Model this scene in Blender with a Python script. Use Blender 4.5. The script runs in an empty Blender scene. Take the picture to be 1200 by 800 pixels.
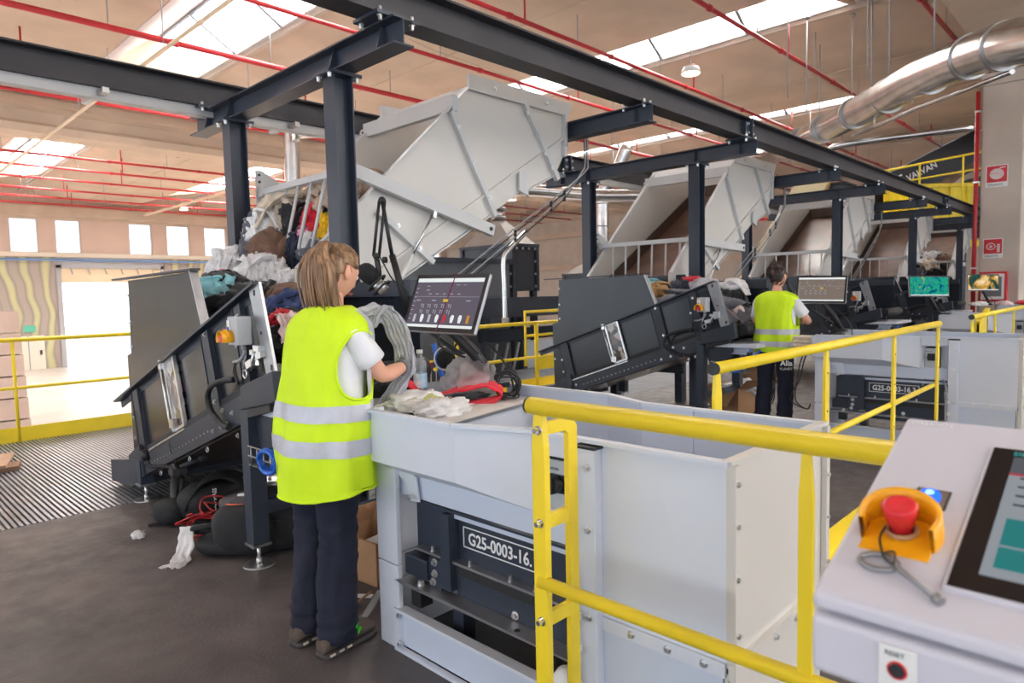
import bpy, bmesh, math, random
from mathutils import Vector, Matrix, noise, Euler

# ------------------------------------------------------------------ camera, sky, light, exposure
SC = bpy.context.scene
COL = SC.collection
R = math.radians
random.seed(4)

def make_camera():
    cam = bpy.data.cameras.new('camera')
    ob = bpy.data.objects.new('camera', cam)
    COL.objects.link(ob)
    pitch, yaw, roll = R(4.0651), R(45.9538), R(1.29444)
    f = Vector((math.sin(yaw) * math.cos(pitch), math.cos(yaw) * math.cos(pitch), -math.sin(pitch)))
    r0 = Vector((math.cos(yaw), -math.sin(yaw), 0))
    d0 = f.cross(r0)
    r = math.cos(roll) * r0 + math.sin(roll) * d0
    d = -math.sin(roll) * r0 + math.cos(roll) * d0
    u, b = -d, -f
    ob.matrix_world = Matrix(((r.x, u.x, b.x, 0), (r.y, u.y, b.y, 0), (r.z, u.z, b.z, 1.45), (0, 0, 0, 1)))
    cam.sensor_width = 36
    cam.lens = 36 * 786.78 / 1200
    cam.clip_end = 400
    cam.clip_start = 0.05
    cam.dof.use_dof = True
    cam.dof.focus_distance = 2.9
    cam.dof.aperture_fstop = 5.0
    SC.camera = ob
make_camera()

w = bpy.data.worlds.new('world')
SC.world = w
w.use_nodes = True
bg = w.node_tree.nodes['Background']
bg.inputs[0].default_value = (0.83, 0.91, 1.0, 1)
bg.inputs[1].default_value = 3.3

def area(name, loc, rot, sx, sy, power, col):
    l = bpy.data.lights.new(name, 'AREA')
    l.shape = 'RECTANGLE'
    l.size, l.size_y, l.energy, l.color = sx, sy, power, col
    l.spread = R(150)
    o = bpy.data.objects.new(name, l)
    COL.objects.link(o)
    o.location, o.rotation_euler = loc, rot
    return o
SKY_X = (-0.35, 8.6, 17.55, 26.5)          # just outside the sloping panes of the roof lights
for sx in SKY_X:
    area('rooflight_daylight', (sx, 13.0, 9.5), (0, R(35), 0), 1.6, 15.0, 4200, (1.0, 0.95, 0.88))
    area('rooflight_daylight', (sx, 34.7, 9.5), (0, R(35), 0), 1.6, 12.4, 9000, (1.0, 0.93, 0.84))
    area('rooflight_daylight', (sx, -11.5, 9.5), (0, R(35), 0), 1.6, 16.0, 3400, (1.0, 0.95, 0.88))

SC.view_settings.view_transform = 'Standard'
SC.view_settings.look = 'None'
SC.view_settings.gamma = 1
SC.view_settings.use_curve_mapping = False
SC.view_settings.exposure = -0.42

# ------------------------------------------------------------------ mesh helpers
class MB:
    def __init__(s):
        s.v = []; s.f = []; s.sm = []
    def add(s, vs, fs, smooth=False):
        o = len(s.v)
        s.v += [tuple(v) for v in vs]
        for f in fs:
            s.f.append(tuple(i + o for i in f)); s.sm.append(smooth)
        return s
    def box(s, x0, x1, y0, y1, z0, z1):
        if x0 > x1: x0, x1 = x1, x0
        if y0 > y1: y0, y1 = y1, y0
        if z0 > z1: z0, z1 = z1, z0
        vs = [(x0,y0,z0),(x1,y0,z0),(x1,y1,z0),(x0,y1,z0),(x0,y0,z1),(x1,y0,z1),(x1,y1,z1),(x0,y1,z1)]
        return s.add(vs, [(0,3,2,1),(4,5,6,7),(0,1,5,4),(1,2,6,5),(2,3,7,6),(3,0,4,7)])
    def obox(s, c, ex, ey, ez):
        c, ex, ey, ez = Vector(c), Vector(ex), Vector(ey), Vector(ez)
        if ex.cross(ey).dot(ez) < 0: ex = -ex
        vs = [c + a * ex + b * ey + d * ez for d in (-1, 1) for a, b in ((-1,-1),(1,-1),(1,1),(-1,1))]
        return s.add(vs, [(0,3,2,1),(4,5,6,7),(0,1,5,4),(1,2,6,5),(2,3,7,6),(3,0,4,7)])
    def bar(s, p0, p1, wd, h, up=(0,0,1)):
        p0, p1 = Vector(p0), Vector(p1)
        a = p1 - p0
        t = a.normalized()
        sd = t.cross(Vector(up)).normalized()
        u = sd.cross(t)
        return s.obox((p0 + p1) / 2, a / 2, sd * wd / 2, u * h / 2)
    def ibeam(s, p0, p1, wd, h, tf=0.012, tw=0.009, up=(0,0,1)):
        p0, p1, = Vector(p0), Vector(p1)
        t = (p1 - p0).normalized(); sd = t.cross(Vector(up)).normalized(); u = sd.cross(t)
        s.bar(p0 + u*(h-tf)/2, p1 + u*(h-tf)/2, wd, tf, up)
        s.bar(p0 - u*(h-tf)/2, p1 - u*(h-tf)/2, wd, tf, up)
        s.bar(p0, p1, tw, h - 2*tf, up)
        return s
    def prism(s, poly, ax, d0, d1):
        def P(a, b, d):
            return {'x': (d,a,b), 'y': (a,d,b), 'z': (a,b,d)}[ax]
        n = len(poly)
        area2 = sum(poly[i][0]*poly[(i+1)%n][1] - poly[(i+1)%n][0]*poly[i][1] for i in range(n))
        if area2 < 0: poly = poly[::-1]
        if d0 > d1: d0, d1 = d1, d0
        vs = [P(a,b,d0) for a,b in poly] + [P(a,b,d1) for a,b in poly]
        fs = [tuple(range(n-1,-1,-1)), tuple(range(n,2*n))] + [(i,(i+1)%n,n+(i+1)%n,n+i) for i in range(n)]
        if ax == 'y': fs = [f[::-1] for f in fs]
        return s.add(vs, fs)
    def sheet(s, pts, th):
        """flat polygon given by 3D points, thickness th along its normal"""
        p = [Vector(q) for q in pts]
        n = (p[1]-p[0]).cross(p[2]-p[0]).normalized() * th
        m = len(p)
        vs = p + [q + n for q in p]
        fs = [tuple(range(m-1,-1,-1)), tuple(range(m,2*m))] + [(i,(i+1)%m,m+(i+1)%m,m+i) for i in range(m)]
        return s.add(vs, fs)
    def tube(s, pts, r, n=8, caps=True, smooth=True, closed=False):
        p = [Vector(q) for q in pts]
        m = len(p)
        rr = r if isinstance(r, (list, tuple)) else [r]*m
        ref = None
        vs = []
        for i in range(m):
            if closed: t = (p[(i+1)%m] - p[i-1])
            else: t = p[min(i+1,m-1)] - p[max(i-1,0)]
            t = t.normalized() if t.length > 1e-9 else Vector((0,0,1))
            if ref is None:
                ref = t.orthogonal().normalized()
            else:
                ref = (ref - t*ref.dot(t))
                ref = ref.normalized() if ref.length > 1e-6 else t.orthogonal().normalized()
            b = t.cross(ref)
            for j in range(n):
                a = 2*math.pi*j/n
                vs.append(p[i] + (ref*math.cos(a) + b*math.sin(a))*rr[i])
        fs = []
        for i in range(m if closed else m-1):
            for j in range(n):
                a, b2 = i*n+j, i*n+(j+1)%n
                c, d = ((i+1)%m)*n+(j+1)%n, ((i+1)%m)*n+j
                fs.append((a,b2,c,d))
        s.add(vs, fs, smooth)
        if caps and not closed:
            o = len(s.v) - len(vs)
            s.f.append(tuple(o+j for j in range(n-1,-1,-1))); s.sm.append(False)
            s.f.append(tuple(o+(m-1)*n+j for j in range(n))); s.sm.append(False)
        return s
    def cyl(s, p0, p1, r, n=12, r2=None):
        return s.tube([p0, p1], [r, r if r2 is None else r2], n)
    def loft(s, rings, closed=True, caps=True, smooth=True):
        n = len(rings[0]); m = len(rings)
        vs = [q for rg in rings for q in rg]
        fs = []
        for i in range(m-1):
            for j in range(n if closed else n-1):
                fs.append((i*n+j, i*n+(j+1)%n, (i+1)*n+(j+1)%n, (i+1)*n+j))
        s.add(vs, fs, smooth)
        if caps:
            o = len(s.v) - len(vs)
            s.f.append(tuple(o+j for j in range(n-1,-1,-1))); s.sm.append(smooth)
            s.f.append(tuple(o+(m-1)*n+j for j in range(n))); s.sm.append(smooth)
        return s
    def ball(s, c, r, nu=12, nv=8):
        if not isinstance(r, (tuple, list)): r = (r,r,r)
        vs = [(c[0], c[1], c[2]-r[2])]
        for i in range(1, nv):
            t = -math.pi/2 + math.pi*i/nv
            for j in range(nu):
                a = 2*math.pi*j/nu
                vs.append((c[0]+r[0]*math.cos(t)*math.cos(a), c[1]+r[1]*math.cos(t)*math.sin(a), c[2]+r[2]*math.sin(t)))
        vs.append((c[0], c[1], c[2]+r[2]))
        fs = [(0, 1+(j+1)%nu, 1+j) for j in range(nu)]
        for i in range(nv-2):
            for j in range(nu):
                fs.append((1+i*nu+j, 1+i*nu+(j+1)%nu, 1+(i+1)*nu+(j+1)%nu, 1+(i+1)*nu+j))
        L = len(vs)-1
        fs += [(L, 1+(nv-2)*nu+j, 1+(nv-2)*nu+(j+1)%nu) for j in range(nu)]
        return s.add(vs, fs, True)
    def bolt(s, p, axis, r=0.009, h=0.008):
        p = Vector(p); a = Vector(axis).normalized()
        s.tube([p, p + a*0.002], [r*1.5, r*1.5], 8, True, False)
        return s.tube([p + a*0.002, p + a*h], [r, r*0.9], 6, True, False)
    def build(s, name, mat, parent=None, bevel=0.0, seg=2):
        me = bpy.data.meshes.new(name)
        off = Vector((0,0,0))
        q = parent
        while q is not None:
            off += q.location; q = q.parent
        me.from_pydata([tuple(Vector(v) - off) for v in s.v], [], s.f)
        me.polygons.foreach_set('use_smooth', s.sm)
        me.update()
        me.materials.append(mat)
        o = bpy.data.objects.new(name, me)
        COL.objects.link(o)
        if parent is not None: o.parent = parent
        if bevel:
            b = o.modifiers.new('bevel', 'BEVEL')
            b.width, b.segments, b.limit_method, b.angle_limit = bevel, seg, 'ANGLE', R(40)
        return o

def tag(o, label=None, cat=None, group=None, kind=None):
    if label: o['label'] = label
    if cat: o['category'] = cat
    if group: o['group'] = group
    if kind: o['kind'] = kind
    return o
def thing(name, loc, label, cat, group=None):
    o = bpy.data.objects.new(name, None)
    o.empty_display_size = 0.1
    COL.objects.link(o)
    o.location = loc
    return tag(o, label, cat, group)
def struct(o):
    o['kind'] = 'structure'
    return o
def stuff(o):
    o['kind'] = 'stuff'
    return o
def dup(root, d, label=None, rz=0):
    r = root.copy(); COL.objects.link(r)
    r.location = Vector(root.location) + Vector(d)
    if rz: r.rotation_euler = (0, 0, rz)
    if label: r['label'] = label
    def rec(src, dst):
        for ch in list(src.children):
            c = ch.copy(); COL.objects.link(c); c.parent = dst
            rec(ch, c)
    rec(root, r)
    return r

# ------------------------------------------------------------------ materials
def mat(name, col, rough=0.5, metal=0.0, var=0.0, vscale=6.0, bump=0.0, bscale=60.0, col2=None, spec=0.5, stretch=None, alpha=1.0, trans=0.0, sheen=0.0, coat=0.0, detail=4.0):
    m = bpy.data.materials.new(name)
    m.use_nodes = True
    nt = m.node_tree
    b = nt.nodes['Principled BSDF']
    b.inputs['Base Color'].default_value = (*col, 1)
    b.inputs['Roughness'].default_value = rough
    b.inputs['Metallic'].default_value = metal
    b.inputs['Specular IOR Level'].default_value = spec
    if alpha < 1: b.inputs['Alpha'].default_value = alpha
    if trans: b.inputs['Transmission Weight'].default_value = trans
    if sheen: b.inputs['Sheen Weight'].default_value = sheen
    if coat: b.inputs['Coat Weight'].default_value = coat
    if var or bump or col2:
        tc = nt.nodes.new('ShaderNodeTexCoord')
        mp = nt.nodes.new('ShaderNodeMapping')
        nt.links.new(tc.outputs['Object'], mp.inputs[0])
        if stretch: mp.inputs['Scale'].default_value = stretch
    if var or col2:
        n = nt.nodes.new('ShaderNodeTexNoise')
        n.inputs['Scale'].default_value = vscale
        n.inputs['Detail'].default_value = detail
        nt.links.new(mp.outputs[0], n.inputs['Vector'])
        rp = nt.nodes.new('ShaderNodeValToRGB')
        c2 = col2 if col2 else tuple(min(1, c*(1+var)) for c in col)
        c1 = col if col2 else tuple(c*(1-var) for c in col)
        rp.color_ramp.elements[0].position, rp.color_ramp.elements[1].position = 0.35, 0.65
        rp.color_ramp.elements[0].color = (*c1, 1); rp.color_ramp.elements[1].color = (*c2, 1)
        nt.links.new(n.outputs['Fac'], rp.inputs[0])
        nt.links.new(rp.outputs[0], b.inputs['Base Color'])
    if bump:
        n2 = nt.nodes.new('ShaderNodeTexNoise')
        n2.inputs['Scale'].default_value = bscale
        n2.inputs['Detail'].default_value = 5
        nt.links.new(mp.outputs[0], n2.inputs['Vector'])
        bp = nt.nodes.new('ShaderNodeBump')
        bp.inputs['Strength'].default_value = bump
        bp.inputs['Distance'].default_value = 0.02
        nt.links.new(n2.outputs['Fac'], bp.inputs['Height'])
        nt.links.new(bp.outputs[0], b.inputs['Normal'])
    return m
def emit(name, col, st):
    m = bpy.data.materials.new(name); m.use_nodes = True
    nt = m.node_tree; nt.nodes.remove(nt.nodes['Principled BSDF'])
    e = nt.nodes.new('ShaderNodeEmission')
    e.inputs[0].default_value = (*col, 1); e.inputs[1].default_value = st
    nt.links.new(e.outputs[0], nt.nodes['Material Output'].inputs[0])
    return m
def s2l(r, g, b):
    f = lambda c: (c/255/12.92) if c/255 <= 0.04045 else ((c/255+0.055)/1.055)**2.4
    return (f(r), f(g), f(b))

M = {}
M['dark'] = mat('anthracite_paint', s2l(42,48,60), 0.42, 0, 0.10, 3, 0.03, 200)
M['darkpan'] = mat('anthracite_sheet', s2l(36,41,50), 0.24, 0, 0.12, 2, 0.01, 60, spec=0.5)
M['steelblue'] = mat('dark_blue_grey_steel', s2l(48,56,70), 0.40, 0, 0.10, 4, 0.03, 150)
M['beam'] = mat('runway_steel_paint', s2l(54,52,57), 0.50, 0, 0.10, 3)
M['black'] = mat('black_plastic', s2l(30,30,33), 0.45)
M['rubber'] = mat('black_rubber', s2l(38,38,40), 0.6, 0, 0.2, 30)
M['grey'] = mat('light_grey_paint', s2l(214,219,230), 0.38, 0, 0.03, 2, 0.01, 120)
M['greyin'] = mat('pale_blue_grey_paint', s2l(202,211,228), 0.40, 0, 0.03, 2)
M['hopper'] = mat('pale_warm_grey_paint', s2l(212,208,202), 0.36, 0, 0.03, 1.5, 0.01, 40)  # hopper paint; on the trough ends it stands in for warmer light
M['hopedge'] = mat('pale_grey_profile', s2l(206,206,206), 0.4, 0, 0.03, 3)
M['yellow'] = mat('safety_yellow_paint', s2l(248,218,46), 0.35, 0, 0.05, 5, 0.01, 80)
M['yellow2'] = mat('container_yellow_paint', s2l(226,200,30), 0.5, 0, 0.12, 3)
M['zinc'] = mat('zinc_plated_steel', (0.72,0.73,0.74), 0.28, 0.9, 0.12, 20)
M['galv'] = mat('galvanised_sheet', (0.66,0.65,0.64), 0.24, 1.0, 0.15, 2.5, 0.03, 8)
M['galvring'] = mat('dull_galvanised_ring', (0.42,0.42,0.42), 0.4, 1.0, 0.15, 5)
M['belt'] = mat('brown_conveyor_belt', s2l(112,84,70), 0.30, 0, 0.25, 4, 0.1, 12)
M['concrete'] = mat('precast_concrete', s2l(204,184,164), 0.85, 0, 0.08, 0.8, 0.15, 25)
M['concrete2'] = mat('precast_concrete_smooth', s2l(196,184,172), 0.8, 0, 0.07, 1.2, 0.1, 30)
M['redpipe'] = mat('red_pipe_paint', s2l(178,36,44), 0.4)
M['red'] = mat('red_paint', s2l(200,40,50), 0.45)
M['white'] = mat('white_plastic', s2l(232,232,230), 0.4)
M['whitetext'] = mat('white_lettering', s2l(240,240,240), 0.5)
M['cardboard'] = mat('brown_cardboard', s2l(178,136,100), 0.85, 0, 0.06, 5, 0.03, 90)
M['paper'] = mat('white_paper', s2l(235,235,235), 0.8)
M['blue'] = mat('blue_hose', s2l(36,104,208), 0.4)
M['chrome'] = mat('polished_steel', (0.8,0.8,0.8), 0.15, 1.0)
M['estopyel'] = mat('amber_plastic', s2l(244,172,18), 0.35)
M['estopred'] = mat('red_push_button', s2l(214,44,52), 0.35)
M['boxgrey'] = mat('grey_control_box', s2l(186,190,194), 0.45)
M['conduit'] = mat('grey_pvc_conduit', s2l(150,152,156), 0.5)
M['cabinet'] = mat('lavender_grey_cabinet_paint', s2l(206,204,214), 0.42, 0, 0.02, 2, 0.02, 220)

def floor_mat():
    m = mat('worn_concrete_floor', s2l(92,87,88), 0.55, 0, 0, 1)
    nt = m.node_tree; b = nt.nodes['Principled BSDF']
    tc = nt.nodes.new('ShaderNodeTexCoord')
    cols = []
    for sc, det, lo, hi in ((1.1, 6, 0.38, 0.66), (7, 8, 0.4, 0.65), (60, 4, 0.3, 0.7)):
        n = nt.nodes.new('ShaderNodeTexNoise'); n.inputs['Scale'].default_value = sc; n.inputs['Detail'].default_value = det
        n.inputs['Roughness'].default_value = 0.65
        nt.links.new(tc.outputs['Object'], n.inputs['Vector'])
        mr = nt.nodes.new('ShaderNodeMapRange'); mr.inputs[1].default_value = lo; mr.inputs[2].default_value = hi
        nt.links.new(n.outputs['Fac'], mr.inputs[0]); cols.append(mr)
    mx = nt.nodes.new('ShaderNodeMix'); mx.data_type = 'RGBA'
    mx.inputs[6].default_value = (*s2l(76,72,74), 1); mx.inputs[7].default_value = (*s2l(108,100,99), 1)
    nt.links.new(cols[0].outputs[0], mx.inputs[0])
    mx2 = nt.nodes.new('ShaderNodeMix'); mx2.data_type = 'RGBA'; mx2.blend_type = 'MULTIPLY'; mx2.inputs[0].default_value = 0.5
    nt.links.new(mx.outputs[2], mx2.inputs[6])
    cr = nt.nodes.new('ShaderNodeCombineColor')
    ad = nt.nodes.new('ShaderNodeMath'); ad.operation = 'MULTIPLY_ADD'; ad.inputs[1].default_value = 0.5; ad.inputs[2].default_value = 0.5
    nt.links.new(cols[1].outputs[0], ad.inputs[0])
    for i in range(3): nt.links.new(ad.outputs[0], cr.inputs[i])
    nt.links.new(cr.outputs[0], mx2.inputs[7])
    nt.links.new(mx2.outputs[2], b.inputs['Base Color'])
    ro = nt.nodes.new('ShaderNodeMapRange'); ro.inputs[3].default_value = 0.42; ro.inputs[4].default_value = 0.7
    nt.links.new(cols[1].outputs[0], ro.inputs[0]); nt.links.new(ro.outputs[0], b.inputs['Roughness'])
    bp = nt.nodes.new('ShaderNodeBump'); bp.inputs['Strength'].default_value = 0.12; bp.inputs['Distance'].default_value = 0.01
    nt.links.new(cols[2].outputs[0], bp.inputs['Height']); nt.links.new(bp.outputs[0], b.inputs['Normal'])
    return m
M['floor'] = floor_mat()

def glass_mat(name, col, tr):
    m = bpy.data.materials.new(name); m.use_nodes = True
    nt = m.node_tree; nt.nodes.remove(nt.nodes['Principled BSDF'])
    t = nt.nodes.new('ShaderNodeBsdfTransparent'); t.inputs[0].default_value = (*col, 1)
    g = nt.nodes.new('ShaderNodeBsdfTranslucent'); g.inputs[0].default_value = (*col, 1)
    x = nt.nodes.new('ShaderNodeMixShader'); x.inputs[0].default_value = tr
    nt.links.new(g.outputs[0], x.inputs[1]); nt.links.new(t.outputs[0], x.inputs[2])
    gl = nt.nodes.new('ShaderNodeBsdfGlossy'); gl.inputs['Roughness'].default_value = 0.1
    x2 = nt.nodes.new('ShaderNodeMixShader'); x2.inputs[0].default_value = 0.06
    nt.links.new(x.outputs[0], x2.inputs[1]); nt.links.new(gl.outputs[0], x2.inputs[2])
    nt.links.new(x2.outputs[0], nt.nodes['Material Output'].inputs[0])
    return m
M['skypane'] = glass_mat('opal_rooflight_sheet', (0.97,0.97,0.97), 0.45)
M['winpane'] = glass_mat('window_glass', (0.97,0.98,0.98), 0.9)
M['bag'] = glass_mat('clear_plastic_film', (0.93,0.93,0.96), 0.22)
M['bottle'] = glass_mat('clear_bottle_plastic', (0.90,0.95,0.99), 0.75)
M['plexi'] = glass_mat('clear_inspection_pane', (0.92,0.92,0.92), 0.7)

def text(name, body, size, origin, xdir, ydir, m, parent, extrude=0.0005, align='LEFT', off=0.0015, width=None, bold=0.0):
    cu = bpy.data.curves.new(name, 'FONT')
    cu.body = body; cu.size = size; cu.extrude = extrude; cu.align_x = align
    cu.resolution_u = 3
    cu.offset = bold
    tmp = bpy.data.objects.new(name + '_tmp', cu); COL.objects.link(tmp)
    dg = bpy.context.evaluated_depsgraph_get()
    me = bpy.data.meshes.new_from_object(tmp.evaluated_get(dg))
    bpy.data.objects.remove(tmp); bpy.data.curves.remove(cu)
    if width:
        x1 = max(v.co.x for v in me.vertices)
        me.transform(Matrix.Diagonal((width/x1, 1, 1, 1)))
    x, y = Vector(xdir).normalized(), Vector(ydir).normalized(); z = x.cross(y)
    o0 = Vector(origin) + z * off
    loc = Vector((0,0,0)); q = parent
    while q is not None: loc += q.location; q = q.parent
    o0 -= loc
    me.transform(Matrix(((x.x,y.x,z.x,o0.x),(x.y,y.y,z.y,o0.y),(x.z,y.z,z.z,o0.z),(0,0,0,1))))
    me.materials.clear(); me.materials.append(m); me.name = name
    o = bpy.data.objects.new(name, me); COL.objects.link(o); o.parent = parent
    return o
def ring(c, r, ax, n=16, a0=0, a1=2*math.pi, ry=None):
    """points of an arc round c in the plane normal to ax"""
    out = []
    ry = r if ry is None else ry
    for i in range(n+1):
        a = a0 + (a1-a0)*i/n
        u, v = r*math.cos(a), ry*math.sin(a)
        out.append({'x': (c[0], c[1]+u, c[2]+v), 'y': (c[0]+u, c[1], c[2]+v), 'z': (c[0]+u, c[1]+v, c[2])}[ax])
    return out
def spline(pts, n=6):
    p = [Vector(q) for q in pts]; out = []
    for i in range(len(p)-1):
        p0, p1, p2, p3 = p[max(i-1,0)], p[i], p[i+1], p[min(i+2,len(p)-1)]
        for j in range(n):
            t = j/n
            out.append(0.5*((2*p1)+(p2-p0)*t+(2*p0-5*p1+4*p2-p3)*t*t+(3*p1-p0-3*p2+p3)*t*t*t))
    out.append(p[-1])
    return out

# ================================================================== THE HALL
def hall():
    f = struct(MB().box(-6, 30, -6, 5.33, -0.16, 0).build('floor', M['floor']))
    f['label'] = 'worn dark concrete platform floor with scuffs'
    struct(MB().box(-6, 30, 8.72, 8.80, -0.3, 0.0).box(-6, 30, 5.33, 8.72, -0.16, -0.024).build('trim_1', mat('grating_gap_grey', s2l(122,124,130), 0.6)))  # platform edge, plus a grey sheet added to lighten the grating's dark gaps
    hf = mat('pale_hall_concrete', s2l(222, 212, 204), 0.35, 0, 0.08, 0.6, 0.05, 8)
    struct(MB().box(-20, 60, -25, 47.0, -2.5, -2.3).build('floor_hall', hf))
    ext = mat('pale_yard_concrete', s2l(228, 224, 216), 0.8, 0, 0.05, 0.5)
    struct(MB().box(-60, 90, 47.0, 130, -2.55, -2.32).build('ground_yard', ext))
    # steel grating: bearing bars, one mesh
    g = MB()
    x = -3.0
    while x < 13.0:
        g.box(x, x + 0.018, 5.34, 8.70, -0.022, 0.0); x += 0.034
    for k in range(23):
        y = 5.40 + k * 0.146
        g.box(-3, 13, y, y + 0.006, -0.016, -0.010)
    go = g.build('floor_grating', mat('galvanised_grating', s2l(168,172,180), 0.35, 0.7, 0.1, 3))
    tag(go, 'galvanised steel grating strip set in the platform floor', 'grating', None, 'stuff')
    # far wall -------------------------------------------------------
    wy0, wy1 = 46.8, 47.05
    wallm = mat('beige_wall_panel', s2l(214, 190, 176), 0.8, 0, 0.05, 0.6, 0.05, 10)
    wf = struct(MB().box(-20, 60, wy0, wy1, 6.55, 9.2).build('wall_far', wallm))
    wins = [(7.86, 9.19), (10.07, 11.33), (13.99, 15.29), (16.22, 17.62), (18.62, 20.07)]
    x = 23.4
    while x < 44: wins += [(x, x+1.3), (x+2.2, x+3.5)]; x += 6.2
    wins = [(-4.6, -3.3), (-2.4, -1.1), (1.6, 2.9), (3.8, 5.1)] + wins
    zb, zt = 4.45, 6.38
    # solid panels between the windows, each with its own joint
    xs = [-20.0] + [v for wn in wins for v in wn] + [60.0]
    for i in range(0, len(xs), 2):
        a, b = xs[i], xs[i+1]
        n = max(1, round((b-a)/2.2))
        for j in range(n):
            p0, p1 = a+(b-a)*j/n, a+(b-a)*(j+1)/n
            MB().box(p0+0.02, p1-0.02, wy0-0.03, wy1, zb, zt+0.02).build('panel', wallm, wf)
    MB().box(-20, 60, wy0, wy1, zt, 6.6).box(-20, 60, wy0-0.5, wy0, 6.55, 7.1).build('lintel', M['concrete'], wf)
    MB().box(-20, 60, wy0-0.22, wy1, 4.2, zb).build('window_ledge', mat('pale_ledge', s2l(232,222,206), 0.6), wf)
    MB().cyl((-20, wy0-0.35, 4.02), (60, wy0-0.35, 4.02), 0.06, 8).build('blue_cable_tray', mat('blue_band', s2l(96,136,190), 0.5), wf)
    for i, (a, b) in enumerate(wins):
        wn = struct(MB().box(a, b, wy0+0.1, wy0+0.13, zb, zt).build('window_%d' % (i+1), M['winpane']))
        MB().box(a, a+0.05, wy0+0.05, wy0+0.16, zb, zt).box(b-0.05, b, wy0+0.05, wy0+0.16, zb, zt).box(a, b, wy0+0.05, wy0+0.16, zt-0.05, zt).box(a, b, wy0+0.05, wy0+0.16, zb, zb+0.05).build('window_frame', M['white'], wn)
    # mural: dark painted lower wall left of the door, and right of it
    mm = bpy.data.materials.new('olive_swirl_mural'); mm.use_nodes = True
    nt = mm.node_tree; b = nt.nodes['Principled BSDF']; b.inputs['Roughness'].default_value = 0.35
    tc = nt.nodes.new('ShaderNodeTexCoord'); wv = nt.nodes.new('ShaderNodeTexWave')
    wv.inputs['Scale'].default_value = 0.35; wv.inputs['Distortion'].default_value = 9; wv.inputs['Detail'].default_value = 2; wv.inputs['Detail Scale'].default_value = 0.6
    nt.links.new(tc.outputs['Object'], wv.inputs['Vector'])
    rp = nt.nodes.new('ShaderNodeValToRGB')
    rp.color_ramp.elements[0].color = (*s2l(150,142,134), 1); rp.color_ramp.elements[1].color = (*s2l(198,196,152), 1)
    rp.color_ramp.elements[0].position = 0.55; rp.color_ramp.elements[1].position = 0.95
    e = rp.color_ramp.elements.new(0.2); e.color = (*s2l(172,160,152), 1)
    nt.links.new(wv.outputs['Fac'], rp.inputs[0]); nt.links.new(rp.outputs[0], b.inputs['Base Color'])
    MB().box(-20, 9.95, wy0, wy1, -2.3, 4.2).box(15.9, 20, wy0, wy1, -2.3, 4.2).build('mural_panel', mm, wf)
    MB().box(20, 60, wy0, wy1, -2.3, 4.2).build('lower_panel', wallm, wf)
    # roller door, opened: rolled band, frame, hooks
    dr = struct(MB().box(9.95, 10.2, wy0-0.12, wy1, -2.3, 3.75).box(15.7, 15.9, wy0-0.12, wy1, -2.3, 3.75).box(9.95, 15.9, wy0-0.12, wy1, 3.55, 4.2).build('door_1', mat('grey_door_frame', s2l(176,176,180), 0.5)))
    MB().box(10.2, 15.7, wy0, wy0+0.1, 2.70, 3.55).build('raised_shutter', mat('cream_shutter', s2l(240,220,186), 0.6), dr)
    for k in range(6):
        MB().bar((10.7+k*0.9, wy0-0.05, 3.55), (10.8+k*0.9, wy0-0.08, 3.2), 0.08, 0.06).build('hook', M['galvring'], dr)
    d2 = struct(MB().box(7.6, 9.15, wy0-0.06, wy0, -2.3, -0.35).build('door_2', mat('cream_fire_door', s2l(236,232,218), 0.5)))
    MB().box(8.9, 9.0, wy0-0.13, wy0-0.05, -1.45, -1.2).build('door_handle', M['black'], d2)
    MB().box(8.35, 8.4, wy0-0.065, wy0-0.05, -2.3, -0.35).build('door_joint', M['conduit'], d2)
    ex = MB().box(8.2, 8.75, wy0-0.1, wy0, -0.12, 0.25).build('exit_sign', emit('green_exit_light', (0.25,0.75,0.5), 1.2))
    tag(ex, 'small green exit sign above the cream fire door in the far wall', 'exit sign')
    # gable wall and its beams
    gw = struct(MB().box(40, 40.3, -25, 47, -2.3, 9.2).build('wall_right', M['concrete2']))
    for z in (3.2, 5.6, 6.9): MB().box(39.7, 40, -25, 47, z, z+0.35).build('rail_beam', M['concrete'], gw)
    # roof girders
    for i, (y0, y1, zb) in enumerate(((23.3, 24.3, 6.35), (1.9, 3.0, 6.5))):
        gg = MB().prism([(y0, zb), (y1, zb), (y1, zb+0.22), (y1-0.2, zb+0.34), (y1-0.2, 7.0), (y1, 7.12), (y1, 7.35), (y1-0.2, 7.4), (y1-0.2, 8.2), (y0+0.2, 8.2), (y0+0.2, 7.4), (y0, 7.35), (y0, 7.12), (y0+0.2, 7.0), (y0+0.2, zb+0.34), (y0, zb+0.22)], 'x', -20, 40)
        struct(gg.build('ceiling_beam', M['concrete'])) if i else struct(gg.build('ceiling_beam', M['concrete']))
    # roof: shells spanning between girders, roof-light vaults between them
    P = 8.95
    ce = struct(MB().box(-20, -13, -25, 47, 9.4, 9.6).build('ceiling', M['concrete']))
    def shell(prof, y0, y1, th, name, m, par):
        mb = MB()
        n = len(prof)
        vs = []
        for y in (y0, y1):
            vs += [(a, y, b) for a, b in prof] + [(a, y, b+th) for a, b in prof]
        fs = []
        for i in range(n-1):
            fs += [(i, i+1, 2*n+i+1, 2*n+i), (n+i, 3*n+i, 3*n+i+1, n+i+1), (i, n+i, n+i+1, i+1), (2*n+i, 2*n+i+1, 3*n+i+1, 3*n+i)]
        fs += [(0, 2*n, 3*n, n), (n-1, 2*n-1, 4*n-1, 3*n-1)]
        mb.add(vs, fs, False)
        return mb.build(name, m, par)
    upm = mat('skylit_shell_concrete', s2l(214,204,204), 0.6)  # roof concrete made paler: glow from the panes put into its colour
    frm = mat('rooflight_bar', s2l(120,126,136), 0.5, 0.3)
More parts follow.
